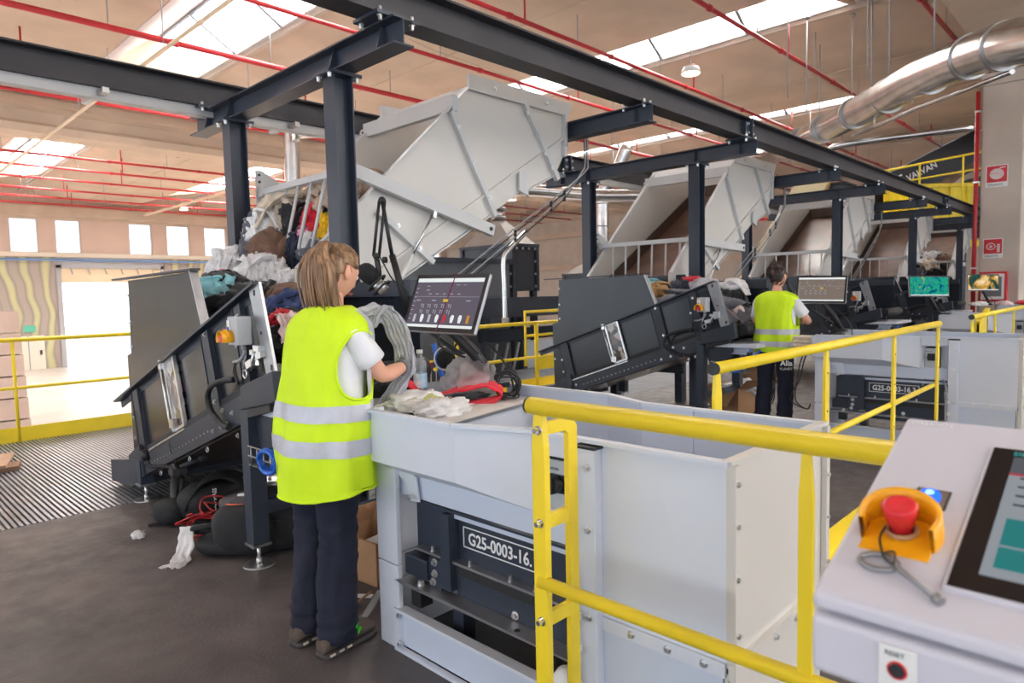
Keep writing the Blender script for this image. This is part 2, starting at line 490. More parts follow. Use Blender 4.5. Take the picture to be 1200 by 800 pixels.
    for i in range(-2, 4):
        o = P*i
        for y0, y1 in ((-25, 2.1), (2.8, 13.2), (13.23, 23.5), (24.1, 35.4), (35.43, 46.8)):
            q1 = [(o+8.47+(11.58-8.47)*t/6, 8.0-0.48*math.sin(math.pi/2*t/6)) for t in range(7)]
            q2 = [(o+11.62+(14.28-11.62)*t/6, 7.52-0.07*t/6) for t in range(7)]
            shell(q1, y0, y1, 0.12, 'roof_panel', M['concrete'], ce)
            shell(q2, y0, y1, 0.12, 'roof_panel', M['concrete'], ce)
        curve = [(o+5.35+1.85*math.sin(math.pi/2*t/9)*0.55+1.85*0.45*t/9, 7.45+1.38*math.sin(math.pi/2*t/9)**1.2) for t in range(10)]
        MB().box(o+8.40, o+8.52, -25, 46.8, 7.92, 8.10).build('rooflight_kerb', M['concrete2'], ce)
        MB().box(o+8.30, o+8.40, -25, 46.8, 8.02, 8.12).build('rooflight_kerb', M['hopedge'], ce)
        gx0, gz0, gx1, gz1 = o+7.20, 8.83, o+8.36, 8.10
        for y0, y1 in ((-20, -3), (5.4, 20.7), (28.5, 41.0)):
            shell(curve, y0, y1, 0.1, 'rooflight_shell', upm, ce)
            n = 6
            for j in range(n):
                a, b2 = y0+(y1-y0)*j/n, y0+(y1-y0)*(j+1)/n
                if i in (-1, 0, 1, 2):
                    MB().sheet([(gx0, a+0.03, gz0), (gx1, a+0.03, gz1), (gx1, b2-0.03, gz1), (gx0, b2-0.03, gz0)], 0.02).build('rooflight_pane', M['skypane'], ce)
            wall = curve + [(o+8.40, 8.02)]
            for y in (y0, y1): MB().prism(wall, 'y', y-0.06, y+0.06).build('rooflight_end', M['concrete'], ce)
            bb = MB()
            for j in range(n+1):
                a = y0+(y1-y0)*j/n
                bb.bar((gx0, a, gz0-0.05), (gx1, a, gz1-0.05), 0.09, 0.10)
            bb.bar((gx0, y0, gz0), (gx0, y1, gz0), 0.08, 0.08)
            stuff(bb.build('rooflight_bars', frm, ce))
        for y0, y1 in ((-25, -20.1), (-2.9, 5.3), (20.8, 28.4), (41.1, 46.8)):
            arcp = [(o+5.35+3.05*t/10, 7.45+0.6*t/10+0.42*math.sin(math.pi*t/10)) for t in range(11)]
            shell(arcp, y0, y1, 0.1, 'roof_vault', M['concrete'], ce)
    # concrete column with sign plates
    cl = struct(MB().box(20.1, 20.95, 2.46, 3.29, -2.3, 6.5).build('column_1', M['concrete2'], None, 0.03))
    MB().box(20.0, 21.05, 1.9, 3.30, 6.2, 6.49).build('column_head', M['concrete2'], cl)
hall()

def sign(name, y, z, s, label, spiral, word):
    t = thing(name, (20.08, y, z), label, 'sign')
    MB().box(20.085, 20.099, y-s/2, y+s/2, z-s*0.68, z+s/2).build('backing', M['white'], t)
    x = 20.083
    MB().box(x, 20.084, y-s*0.46, y+s*0.46, z-s*0.42, z+s*0.46).build('red_field', M['red'], t)
    g = MB()
    yo = 0.0 if spiral > 3 else s*0.1
    for k in range(spiral):
        r = s*(0.06+0.30*k/spiral)
        g.tube(ring((x-0.002, y+yo, z+0.02*s), r, 'x', 20, 0, 2*math.pi, r*0.9), s*0.028, 4)
    if spiral <= 3:
        for k in range(5): g.box(x-0.003, x, y-s*0.36, y-s*0.2, z-s*0.32+k*s*0.1, z-s*0.26+k*s*0.1)
    else: g.bar((x-0.002, y-s*0.1, z+s*0.33), (x-0.002, y-s*0.4, z+s*0.36), s*0.05, 0.004, (1,0,0))
    g.build('hose_symbol', M['white'], t)
    text('lettering', word, s*0.17, (20.084, y+s*0.42, z-s*0.62), (0,-1,0), (0,0,1), M['black'], t)
sign('fire_hose_sign', 2.96, 4.07, 0.44, 'upper red fire hose sign on the concrete column', 5, 'IDRANTE')
sign('hydrant_sign', 3.0, 2.33, 0.40, 'lower red hydrant sign on the concrete column', 2, 'IDRANTE')
t = thing('hose_cabinet', (20.1, 2.95, 1.0), 'red framed fire hose cabinet low on the concrete column behind the beach monitor', 'hose cabinet')
MB().box(19.94, 20.1, 2.68, 3.24, 1.0, 1.72).build('body', M['red'], t, 0.01)
MB().box(19.92, 19.94, 2.73, 3.19, 1.05, 1.67).build('door_frame', M['white'], t)
MB().box(19.915, 19.92, 2.78, 3.14, 1.12, 1.6).build('window_pane', mat('grey_cabinet_pane', s2l(120,120,122), 0.2), t)
t = thing('red_standpipe', (20.06, 3.36, 0), 'vertical red standpipe clamped to the concrete column', 'pipe')
MB().cyl((20.03, 3.37, 0), (20.03, 3.37, 6.1), 0.05, 12).build('pipe', M['redpipe'], t)
for z in (1.8, 3.9, 5.6):
    MB().box(19.97, 20.09, 3.295, 3.43, z, z+0.04).build('clamp', M['zinc'], t)

# sprinkler mains under the roof
ORD = ['first','second','third','fourth','fifth','sixth','seventh','eighth','ninth','tenth','eleventh','twelfth','thirteenth','fourteenth','fifteenth','sixteenth']
ys = [3.5, 6.5, 9.4, 12.15, 15.2, 18.1, 21.1, 24.75, 26.8, 29.5, 32.1, 35.0, 38.2, 41.1, 43.8]
for i, y in enumerate(ys):
    t = thing('sprinkler_pipe', (0, y, 6.9), 'long red sprinkler pipe under the roof, %s row counting away from the camera side' % ORD[i], 'pipe', 'red sprinkler pipes')
    r = 0.065 if y in (24.75, 15.2) else 0.048
    MB().cyl((-12, y, 6.9), (39.9, y, 6.9), r, 8).build('pipe', M['redpipe'], t)
    h = MB(); d = MB(); cp = MB()
    for k in range(15):
        x = -10 + 3.4*k + (i % 3)*0.8
        h.cyl((x, y, 6.9), (x, y, 7.95), 0.012, 5)
        cp.cyl((x+1.2, y, 6.9), (x+1.32, y, 6.9), r*1.35, 8)
        if k % 2: d.cyl((x+1.7, y, 6.9), (x+1.7, y, 7.6), 0.022, 6)
    stuff(h.build('hanger_rods', M['conduit'], t)); stuff(d.build('riser_pipes', M['redpipe'], t)); stuff(cp.build('couplings', M['redpipe'], t))
# one red main across the end of the hall
t = thing('red_fire_main', (30, 10, 4.6), 'dark red fire main running across behind the black inclined conveyor', 'pipe')
MB().tube([(30.5, 18, 4.6), (30.5, 2, 4.6)], 0.06, 8).build('pipe', M['redpipe'], t)
for y in (4, 8, 12): MB().cyl((30.5, y, 4.6), (30.5, y, 5.1), 0.04, 6).build('riser', M['redpipe'], t)

t = thing('light_track', (5.0, 20, 6.3), 'slim cream light track hung under the roof at upper left', 'light track')
MB().box(4.98, 5.04, 6, 46, 6.28, 6.33).build('track', mat('cream_track', s2l(226,204,176), 0.5), t)
stuff(MB().cyl((5.0, 9, 6.35), (5.0, 9, 8), 0.012, 5).cyl((5.0, 14, 6.35), (5.0, 14, 8), 0.012, 5).cyl((5, 20, 6.35), (5, 20, 8), 0.012, 5).cyl((5, 30, 6.35), (5, 30, 8), 0.012, 5).build('hanger_rods', M['conduit'], t))
t = thing('light_track', (13.8, 37, 6.5), 'slim cream light track far off above the roller door windows', 'light track')
MB().box(13.7, 13.85, 30, 43, 6.47, 6.56).build('track', bpy.data.materials['cream_track'], t)
stuff(MB().cyl((13.78, 32, 6.55), (13.78, 32, 7.5), 0.012, 5).cyl((13.78, 40, 6.55), (13.78, 40, 7.5), 0.012, 5).build('hanger_rods', M['conduit'], t))
lampm = emit('warm_lamp_glow', (1.0, 0.72, 0.42), 9)
for i, (x, y, z, lb) in enumerate(((14.95, 8.29, 6.6, 'round warm ceiling lamp below the roof beyond the runway beam'),
                                  (14.6, 39.3, 6.5, 'round ceiling lamp far off above the left hand windows'),
                                  (24.0, 23.0, 6.0, 'round ceiling lamp far off above the pale filter duct'))):
    t = thing('high_bay_lamp', (x, y, z), lb, 'lamp', None)
    MB().cyl((x, y, z+0.02), (x, y, z+0.16), 0.24, 20, 0.18).build('housing', M['white'], t)
    MB().cyl((x, y, z), (x, y, z+0.02), 0.2, 20).build('lens', lampm, t)
    MB().cyl((x, y, z+0.16), (x, y, 7.62), 0.012, 5).build('rod', M['conduit'], t)

# hanging rods with stubs near the duct (upper right)
HR = sorted([(15.5,6.2,5.7,7.9),(16.9,6.3,5.6,7.9),(17.6,5.5,5.8,7.9),(16.3,4.7,5.4,7.9),(18.6,6.6,5.5,7.9),(15.0,4.4,5.6,7.9),(14.6,3.9,5.4,7.9),(13.4,2.9,5.4,7.9)], key=lambda q: (q[0]*0.695-q[1]*0.719)/(q[0]*0.719+q[1]*0.695))
for i, (x, y, z0, z1) in enumerate(HR):
    t = thing('hanging_rod', (x, y, z0), 'thin steel rod hanging from the roof near the duct, ' + ORD[i] + ' of eight from the left', 'hanging rod', 'steel rods hanging near the duct')
    MB().cyl((x, y, z0), (x, y, z1), 0.014, 6).build('rod', M['conduit'], t)
    MB().cyl((x, y, z1-0.06), (x, y, z1), 0.06, 8).build('anchor', M['galvring'], t)

# ================================================================== STEEL GANTRY
ST = 4.95      # station pitch
def bolts4(mb, c, dx, dy, axis=(0,0,-1)):
    for a in (-1, 1):
        for b in (-1, 1): mb.bolt((c[0]+a*dx, c[1]+b*dy, c[2]), axis, 0.014, 0.03)
FR = ['nearest steel portal frame rising behind the woman with the ponytail', 'second steel portal frame in front of the second pale hopper',
      'third steel portal frame right of the second woman', 'fourth steel portal frame behind the green picture monitor',
      'fifth steel portal frame near the concrete column', 'sixth and farthest steel portal frame almost hidden by the concrete column']
fr0 = thing('portal_frame', (2.59, 4.9, 0), FR[0], 'steel frame', 'portal frames carrying the runway beams')
X = 2.59
for y in (4.11, 5.75):
    ps = MB()
    ps.ibeam((X, y, 0.02), (X, y, 2.95), 0.14, 0.15, 0.010, 0.008, (1,0,0))
    ps.build('post', M['steelblue'], fr0)
    pl = MB().box(X-0.13, X+0.13, y-0.10, y+0.10, 2.95, 2.972)
    pl.build('head_plate', M['steelblue'], fr0)
    MB().box(X-0.13, X+0.13, y-0.13, y+0.13, 0, 0.02).build('base_plate', M['steelblue'], fr0)
    b = MB(); bolts4(b, (X, y, 2.95), 0.105, 0.07); stuff(b.build('bolts', M['zinc'], fr0))
MB().ibeam((X, 3.36, 3.055), (X, 6.52, 3.055), 0.15, 0.165, 0.011, 0.008).build('cross_beam', M['steelblue'], fr0)
for y in (4.11, 5.75, 3.55, 6.2):
    MB().prism([(X-0.07, 2.985), (X+0.07, 2.985), (X+0.03, 3.125), (X-0.03, 3.125)], 'y', y-0.006, y+0.006).build('stiffener', M['steelblue'], fr0)
for y in (3.53, 6.2):
    MB().box(X-0.16, X+0.16, y-0.13, y+0.13, 3.138, 3.158).build('clamp_plate', M['steelblue'], fr0)
    b = MB(); bolts4(b, (X, y, 3.138), 0.12, 0.10); bolts4(b, (X, y, 3.158), 0.12, 0.10, (0,0,1)); stuff(b.build('bolts', M['zinc'], fr0))
frames = [fr0] + [dup(fr0, (ST*k, 0, 0), FR[k]) for k in range(1, 6)]
MC = ['first intermediate cross beam, above the big pale hopper', 'second intermediate cross beam, right of the second pale hopper', 'third intermediate cross beam under the runway beam, left of the yellow container', 'fourth intermediate cross beam, small below the yellow container', 'fifth intermediate cross beam beside the concrete column']
c0 = thing('cross_beam_unit', (5.37, 4.9, 2.97), 'steel ' + MC[0], 'cross beam', 'intermediate cross beams')
MB().ibeam((5.37, 3.36, 3.055), (5.37, 6.52, 3.055), 0.13, 0.165, 0.011, 0.008).build('beam', M['steelblue'], c0)
for y in (3.53, 6.2):
    MB().prism([(5.31, 2.985), (5.43, 2.985), (5.40, 3.12), (5.34, 3.12)], 'y', y-0.006, y+0.006).build('stiffener', M['steelblue'], c0)
    b = MB(); bolts4(b, (5.37, y, 3.138), 0.05, 0.11, (0,0,-1)); bolts4(b, (5.37, y, 3.15), 0.05, 0.11, (0,0,1)); stuff(b.build('bolts', M['zinc'], c0))
for k in range(1, 5): dup(c0, (ST*k, 0, 0), 'steel ' + MC[k])
for nm, y, lb in (('near', 3.53, 'long dark runway beam crossing the picture above the women'), ('far', 6.2, 'long dark runway beam at the left, behind the first portal frame')):
    t = thing('runway_beam', (10, y, 3.25), lb, 'runway beam')
    z = 3.16 + 0.115
    for a, b2 in ((-4.5, 2.64+ST), (2.66+ST, 2.59+ST*3), (2.61+ST*3, 27.5)):
        MB().ibeam((a, y, z), (b2, y, z), 0.19, 0.23, 0.014, 0.009).build('beam_length', M['beam'], t)
    for x in (2.65+ST, 2.60+ST*3):
        MB().box(x-0.10, x+0.10, y-0.06, y+0.06, z-0.08, z+0.08).box(x-0.012, x+0.012, y-0.10, y+0.10, z-0.12, z+0.12).build('splice_plate', M['steelblue'], t)
        b = MB()
        for dx in (-0.06, 0.06):
            for dz in (-0.05, 0.05): b.bolt((x+dx, y-0.06, z+dz), (0,-1,0), 0.014, 0.025)
        stuff(b.build('bolts', M['zinc'], t))
    if nm == 'far':
        MB().box(-4.5, 27, y-0.05, y+0.05, 3.08, 3.16).build('lit_flange_underside', M['hopedge'], t)  # pale strip added for the light flange underside; brightness is in its colour
        for x in (1.72, 3.35):
            MB().bar((x-0.02, 6.02, 3.12), (x-0.05, 6.5, 3.12), 0.05, 0.04).build('bracket', M['galvring'], t)

# ================================================================== DUCTS AND MACHINES BEHIND
t = thing('round_duct', (15.6, 4.5, 5.2), 'big shiny round ventilation duct at the upper right', 'duct')
dp = [(21.0, 9.3, 5.5), (19.44, 7.71, 5.45), (18.75, 6.98, 5.42), (15.58, 4.47, 5.22), (13.89, 3.25, 5.10), (13.05, 2.5, 5.03), (12.2, 1.83, 4.88), (11.74, 1.47, 4.76), (11.36, 1.0, 4.62), (10.6, 0.1, 4.4)]
MB().tube(dp, 0.32, 28).build('pipe', M['galv'], t)
for q0, q1, n in ((dp[1], dp[3], 3), (dp[3], dp[5], 2), (dp[5], dp[7], 2)):
    for j in range(n):
        a = Vector(q0).lerp(Vector(q1), (j+0.5)/n); d = (Vector(q1)-Vector(q0)).normalized()*0.025
        MB().cyl(a-d, a+d, 0.345, 28).build('flange_ring', M['galvring'], t)
t = thing('small_pipe', (16.8, 5, 4.7), 'thin silver pipe running level below the big round duct', 'pipe')
MB().tube(spline([(16.95, 5.95, 4.4), (16.85, 5.75, 4.66), (16.8, 5.45, 4.72), (17.0, 4.4, 4.74), (17.4, 3.0, 4.77)], 5), 0.075, 10).build('pipe', M['galv'], t)
t = thing('slim_conduit', (15, 4, 4.7), 'bright slim conduit running along the underside of the big duct', 'pipe')
MB().tube([(16.35, 5.07, 4.80), (15.16, 4.14, 4.70), (14.15, 3.3, 4.66), (13.4, 2.6, 4.60), (12.2, 1.65, 4.48)], 0.04, 8).build('pipe', M['galv'], t)
for k in range(3): MB().cyl((15.5-k*1.3, 4.4-k*1.0, 4.76), (15.5-k*1.3, 4.4-k*1.0, 4.95), 0.015, 6).build('clip', M['zinc'], t)

def filter_unit(x, y, z0, z1, lx, ly, conetop, label):
    t = thing('filter_hopper', (x, y, z0), label, 'filter unit')
    MB().box(x, x+lx, y, y+ly, z0, z1).build('casing', M['darkpan'], t, 0.01)
    e = MB()
    for (a, b) in ((x, y), (x+lx, y), (x, y+ly)): e.box(a-0.04, a+0.04, b-0.04, b+0.04, z0, z1)
    e.box(x-0.05, x+lx+0.05, y-0.05, y+ly+0.05, z1-0.06, z1).build('corner_frame', M['dark'], t)
    cx, cy = x+lx/2, y+ly/2
    cm = mat('taupe_sheet', s2l(112,102,96), 0.55, 0.2, 0.06, 2)
    MB().loft([[(x,y,z1),(x+lx,y,z1),(x+lx,y+ly,z1),(x,y+ly,z1)], [(cx-0.12,cy-0.12,conetop),(cx+0.12,cy-0.12,conetop),(cx+0.12,cy+0.12,conetop),(cx-0.12,cy+0.12,conetop)]], True, True, False).build('cone', cm, t)
    MB().cyl((cx, cy, conetop), (cx, cy, conetop+0.28), 0.14, 16).build('spout', M['galv'], t)
    MB().cyl((cx, cy, conetop+0.05), (cx, cy, conetop+0.09), 0.18, 16).build('collar', M['galvring'], t)
    b = MB()
    for k in range(4):
        b.bolt((x+lx*(k+0.5)/4, y-0.04, z1-0.1), (0,-1,0), 0.02, 0.02); b.bolt((x+lx-0.05, y-0.01, z0+0.1+(z1-z0-0.2)*k/3), (0,-1,0), 0.02, 0.02)
        b.bolt((x-0.04, y+0.02, z0+0.1+(z1-z0-0.2)*k/3), (-1,0,0), 0.02, 0.02)
    stuff(b.build('bolts', M['zinc'], t))
    MB().box(x, x+0.12, y, y+0.12, -2.3, z0).box(x+lx-0.12, x+lx, y, y+0.12, -2.3, z0).box(x, x+0.12, y+ly-0.12, y+ly, -2.3, z0).box(x, x+lx, y, y+0.1, z0-0.3, z0-0.15).build('stand', M['dark'], t)
    return t
filter_unit(10.15, 9.75, 1.5, 2.5, 0.75, 1.55, 3.05, 'black filter casing with pale pyramid top behind the first touch monitor')
filter_unit(14.2, 10.2, 0.9, 1.95, 1.5, 1.5, 2.45, 'second filter casing with pale pyramid top, behind the second portal frame')
t = thing('filter_duct', (10.5, 9.5, 3.4), 'shiny horizontal pipe with elbow leaving the black filter casing', 'duct')
MB().tube(spline([(10.52, 10.5, 3.3), (10.5, 10.45, 3.55), (10.6, 10.2, 3.66), (10.9, 9.85, 3.66), (11.9, 8.65, 3.5), (13.2, 7.4, 3.5), (14.5, 6.7, 3.5)], 5), 0.13, 14).build('pipe', M['galv'], t)
MB().cyl((10.52, 10.5, 3.28), (10.52, 10.5, 3.34), 0.17, 14).build('collar', M['galvring'], t)
t = thing('riser_duct', (14.9, 10.9, 2.5), 'shiny vertical duct standing on the second filter casing', 'duct')
MB().tube(spline([(14.95, 10.95, 2.5), (14.95, 10.95, 3.9), (14.95, 10.9, 4.15), (15.1, 10.6, 4.6), (15.2, 10.3, 5.3)], 4), 0.17, 16).build('pipe', M['galv'], t)
for z in (2.75, 3.2, 3.8): MB().cyl((14.95, 10.95, z), (14.95, 10.95, z+0.03), 0.19, 16).build('seam_ring', M['galvring'], t)
t = thing('vacuum_pipe', (8.0, 8.2, 0.9), 'bent pale vacuum pipe rising behind the first touch monitor', 'pipe')
MB().tube(spline([(7.05, 6.95, 1.0), (7.05, 6.95, 1.55), (7.05, 6.95, 1.95), (7.14, 6.9, 2.12), (7.45, 6.85, 2.38)], 5), 0.04, 10).build('pipe', M['galv'], t)
MB().cyl((7.05, 6.95, 0.98), (7.05, 6.95, 1.1), 0.055, 10).build('collar', M['galvring'], t)
# long dark machine bodies behind
t = thing('machine_housing', (8.6, 9.3, -2.3), 'long slate grey machine housing behind the big pale hopper', 'machine')
MB().box(6.3, 9.9, 9.6, 11.2, -2.3, 2.15).build('housing', mat('slate_sheet', s2l(96,100,106), 0.4, 0, 0.06, 2), t, 0.01)
MB().box(6.25, 9.95, 9.55, 9.6, 2.05, 2.15).build('top_rim', M['dark'], t)
t = thing('steel_machine', (10, 9, -2.3), 'dark steel machine frame with pale panels behind the yellow handrail', 'machine')
fm = MB()
for x in (8.6, 9.6, 10.9, 12.2): fm.box(x, x+0.13, 9.0, 9.13, -2.3, 1.35)
fm.build('posts', M['dark'], t)
MB().box(8.5, 12.6, 8.95, 9.5, 1.0, 1.38).build('upper_beam', M['dark'], t)
MB().box(8.5, 12.6, 8.98, 9.1, 0.55, 0.78).build('middle_beam', M['darkpan'], t)
MB().box(8.5, 12.6, 8.98, 9.1, -0.62, -0.42).build('lower_beam', M['dark'], t)
MB().box(9.75, 11.2, 9.05, 9.2, -0.3, 0.5).build('pale_panel', M['grey'], t)
MB().box(9.75, 11.2, 9.05, 9.2, -2.0, -0.65).build('pale_panel', M['grey'], t)
fb = MB()
for k in range(3): fb.bar((8.65+k*0.3, 9.05, -0.4), (8.95+k*0.3, 9.05, 0.5), 0.04, 0.04)
fb.build('braces', M['zinc'], t)
t = thing('crowd_barrier', (7.2, 9.6, -2.3), 'low crowd barrier with red and white stripes seen under the first monitor', 'barrier')
for k in range(10): MB().box(6.6+k*0.16, 6.66+k*0.16, 9.18, 9.2, 0.16, 0.28).build('red_stripe' if k % 2 else 'white_stripe', M['red'] if k % 2 else M['white'], t)
for k in range(14): MB().cyl((6.6+k*0.12, 9.2, -1.2), (6.6+k*0.12, 9.2, 0.16), 0.010, 5).build('bar', M['zinc'], t)
MB().box(6.55, 8.25, 9.19, 9.21, 0.28, 0.31).box(6.55, 8.25, 9.19, 9.21, -1.22, -1.19).build('frame', M['yellow'], t)

# sloping cream conveyor cover
t = thing('sloping_cover', (20, 8.3, 1.5), 'cream slatted sloping conveyor cover behind the third pale hopper', 'conveyor')
cr = mat('cream_sheet', s2l(238,220,178), 0.5, 0, 0.05, 3)
a0, a1 = Vector((19.0, 9.3, 1.3)), Vector((20.75, 8.0, 4.65)); wv_ = Vector((0.62, -0.72, 0.05))*1.05
n = 8
for k in range(n):
    q0, q1 = a0.lerp(a1, k/n), a0.lerp(a1, (k+0.93)/n)
    MB().sheet([q0, q0+wv_, q1+wv_, q1], 0.05).build('slat', cr, t)
MB().sheet([a0+wv_, a0+wv_+Vector((0.6,0.2,0)), a1+wv_+Vector((0.6,0.2,-0.5)), a1+wv_], 0.04).build('side_sheet', mat('ochre_sheet', s2l(214,178,110), 0.5), t)
MB().box(19.3, 19.45, 8.9, 9.05, -2.3, 1.75).box(20.6, 20.75, 8.1, 8.25, -2.3, 4.2).build('stand', M['dark'], t)
t = thing('pale_elbow_duct', (6.0, 11.6, 4.0), 'pale elbow of a far duct between the two posts of the nearest portal frame', 'duct')
MB().tube(spline([(7.7,13.0,5.0),(7.35,13.15,4.95),(7.2,13.3,4.7),(7.2,13.3,-2.3)],5), 0.16, 12).build('pipe', M['galv'], t)
MB().cyl((7.2,13.3,3.6),(7.2,13.3,3.68), 0.185, 12).build('collar', M['galvring'], t)
t = thing('dark_head_box', (21.8, 7.4, 3.6), 'dark box at the top of the cream conveyor cover', 'machine')
MB().box(21.5, 22.5, 6.9, 7.7, 3.3, 4.5).build('box', M['dark'], t, 0.02)
MB().box(21.45, 22.55, 6.85, 7.75, 4.5, 4.56).build('lid', M['beam'], t)

# black inclined conveyor with lettering, yellow skip and yellow handrail (upper right)
t = thing('black_conveyor', (30, 6.6, 3), 'huge black inclined conveyor with white lettering at the upper right', 'conveyor')
bl = mat('black_sheet', s2l(44,42,44), 0.4, 0, 0.1, 2)
p0, p1 = Vector((28.3, 8.8, 5.05)), Vector((31.7, 5.35, 7.36))
dn = Vector((0, 0, -1.5))
bk = Vector((1.2, 0.9, 0))
MB().loft([[p0, p0+dn, p0+dn+bk, p0+bk], [p1, p1+dn, p1+dn+bk, p1+bk]], True, True, False).build('upper_trough', bl, t)
q0, q1 = p0+Vector((-0.3,-0.4,-1.75)), p1+Vector((-0.3,-0.4,-1.75))
MB().loft([[q0, q0+Vector((0,0,-2.2)), q0+Vector((1,0.8,-2.2)), q0+Vector((1,0.8,0))], [q1, q1+Vector((0,0,-2.2)), q1+Vector((1,0.8,-2.2)), q1+Vector((1,0.8,0))]], True, True, False).build('lower_trough', bl, t)
MB().bar(p0+Vector((-0.05,-0.05,0.02)), p1+Vector((-0.05,-0.05,0.02)), 0.08, 0.06).build('top_rim', M['dark'], t)
MB().sheet([(28.9,6.4,4.95),(30.1,5.1,5.95),(30.0,5.1,5.75),(29.3,5.8,5.0)], 0.03).build('bright_edge', M['galv'], t)
xd = (p1-p0).normalized()
yd = (Vector((0,0,1)) - xd*xd.z).normalized()
text('lettering', 'VALVAN', 0.34, p0 + xd*2.35 + Vector((-0.06,-0.06,-0.62)), xd, yd, M['whitetext'], t, 0.002, off=0.06, width=1.25, bold=0.006)
lg = MB()
for k in range(2):
    q = p0 + xd*(1.80+0.22*k) + Vector((-0.12,-0.12,-0.62))
    lg.bar(q, q + yd*0.34, 0.06, 0.02, xd.cross(yd)).bar(q + yd*0.34, q + yd*0.34 + xd*0.2, 0.06, 0.02, xd.cross(yd)).bar(q + yd*0.15, q + yd*0.15 + xd*0.14, 0.06, 0.02, xd.cross(yd))
lg.build('emblem', M['whitetext'], t)
t = thing('yellow_container', (28.3, 5.6, 2.8), 'yellow steel skip container standing high beside the concrete column', 'container')
ca, cb = Vector((27.4, 6.6, 0)), Vector((29.1, 4.85, 0)); ax = (cb-ca).normalized(); nx = Vector((-ax.y, ax.x, 0))*-1
if nx.x < 0: nx = -nx
def cbox(mb, a, b, d0, d1, z0, z1):
    mb.obox(ca + ax*(a+b)/2 + nx*(d0+d1)/2 + Vector((0,0,(z0+z1)/2)), ax*(b-a)/2, nx*(d1-d0)/2, Vector((0,0,(z1-z0)/2)))
L = (cb-ca).length
for nm, a, b, d0, d1, z0, z1 in (('front_wall',0,L,0,0.06,3.3,4.98),('back_wall',0,L,1.6,1.66,2.8,5.05),('end_wall',L-0.06,L,0,1.66,2.8,5.1),('end_wall',0,0.06,0,1.66,2.8,4.98),('bottom',0,L,0,1.66,2.8,2.9)):
    m_ = MB(); cbox(m_, a, b, d0, d1, z0, z1); m_.build(nm, M['yellow2'], t)
m_ = MB(); cbox(m_, -0.04, L+0.04, -0.08, 0.08, 4.9, 5.02); m_.build('rim', M['yellow2'], t)
for k in range(4):
    m_ = MB(); cbox(m_, 0.2+k*0.62, 0.3+k*0.62, -0.06, 0, 3.3, 4.9); m_.build('rib', M['yellow2'], t)
m_ = MB(); cbox(m_, 0, L, -0.25, 0.1, 2.75, 3.0); m_.build('sill', M['yellow2'], t)
m_ = MB(); cbox(m_, 0.2, L-0.2, 0.2, 1.5, -2.3, 2.75); m_.build('support', M['dark'], t)
t = thing('platform_handrail', (25.5, 5.7, 4), 'yellow handrail of the raised platform in front of the black conveyor', 'handrail')
h0, h1 = Vector((24.37, 6.91, 0)), Vector((27.3, 3.9, 0))
def zat(p, s, z0, z1): return p + Vector((0,0,z0+(z1-z0)*s))
MB().tube([zat(h0,0,4.1,4.1), zat(h0,0,5.05,5.05), zat(h0,0,5.14,5.14)+Vector((0.06,-0.06,0)), h1+Vector((0,0,5.85))], 0.035, 8).build('top_rail', M['yellow'], t)
MB().tube([h0+Vector((0.3,-0.3,4.75)), h1+Vector((0,0,5.3))], 0.03, 8).build('middle_rail', M['yellow'], t)
for s in (0.12, 0.36, 0.7):
    p = h0.lerp(h1, s)
    MB().cyl(p+Vector((0,0,3.9)), p+Vector((0,0,5.14+0.71*s)), 0.03, 8).build('post', M['yellow'], t)
MB().tube([h0+Vector((0,0,3.55)), h0+Vector((0,0,3.95)), h0+Vector((0.5,-0.5,4.05))], 0.05, 8).build('lower_hoop', M['yellow'], t)

# block stack left
t = thing('block_stack', (2.6, 22.6, -2.3), 'stack of big pale concrete blocks on the lower floor at the left', 'block stack')
bm_ = mat('pale_concrete_block', s2l(196,174,162), 0.9, 0, 0.06, 1.5, 0.1, 20)
first = None
for r_ in range(6):
    x = 3.98 - 0.02*r_
    widths = [1.2]*6 if r_ % 2 else [0.6] + [1.2]*5
    if r_ in (0, 2): widths = [0.9, 0.6, 1.2, 1.2, 1.2]
    for wd in widths:
        MB().box(x-wd+0.022, x-0.022, 22.5+0.02*(r_%2), 23.1, -2.3+0.6*r_+0.02, -2.3+0.6*(r_+1)-0.02).build('block', bm_, t)
        x -= wd

# ================================================================== STATIONS
def rz_(y): return 1.535 - 0.3435*(y-3.36)          # top rail height of the inclined conveyor
def bt_(y): return 0.77 - 0.345*(y-4.06)             # top edge of its belt frame
NEAR = ['nearest', 'second', 'third', 'fourth']
M['dull'] = mat('brushed_grey_plate', (0.42,0.42,0.44), 0.36, 0.85, 0.1, 8)
def pane_mat():
    m = mat('clothes_behind_pane', s2l(150,110,110), 0.12, 0, 0, 1, coat=0.5)
    nt = m.node_tree; b = nt.nodes['Principled BSDF']
    tc = nt.nodes.new('ShaderNodeTexCoord'); v = nt.nodes.new('ShaderNodeTexVoronoi'); v.inputs['Scale'].default_value = 14
    nt.links.new(tc.outputs['Object'], v.inputs['Vector'])
    rp = nt.nodes.new('ShaderNodeValToRGB'); rp.color_ramp.interpolation = 'CONSTANT'
    cs = [(0,s2l(196,190,188)),(0.3,s2l(92,76,66)),(0.5,s2l(206,140,160)),(0.7,s2l(214,208,204)),(0.85,s2l(44,44,50))]
    while len(rp.color_ramp.elements) < len(cs): rp.color_ramp.elements.new(0.5)
    for e, (p, c) in zip(rp.color_ramp.elements, cs): e.position = p; e.color = (*c, 1)
    sp = nt.nodes.new('ShaderNodeSeparateColor'); nt.links.new(v.outputs['Color'], sp.inputs[0])
    nt.links.new(sp.outputs[0], rp.inputs[0]); nt.links.new(rp.outputs[0], b.inputs['Base Color'])
    return m
M['pane'] = pane_mat()

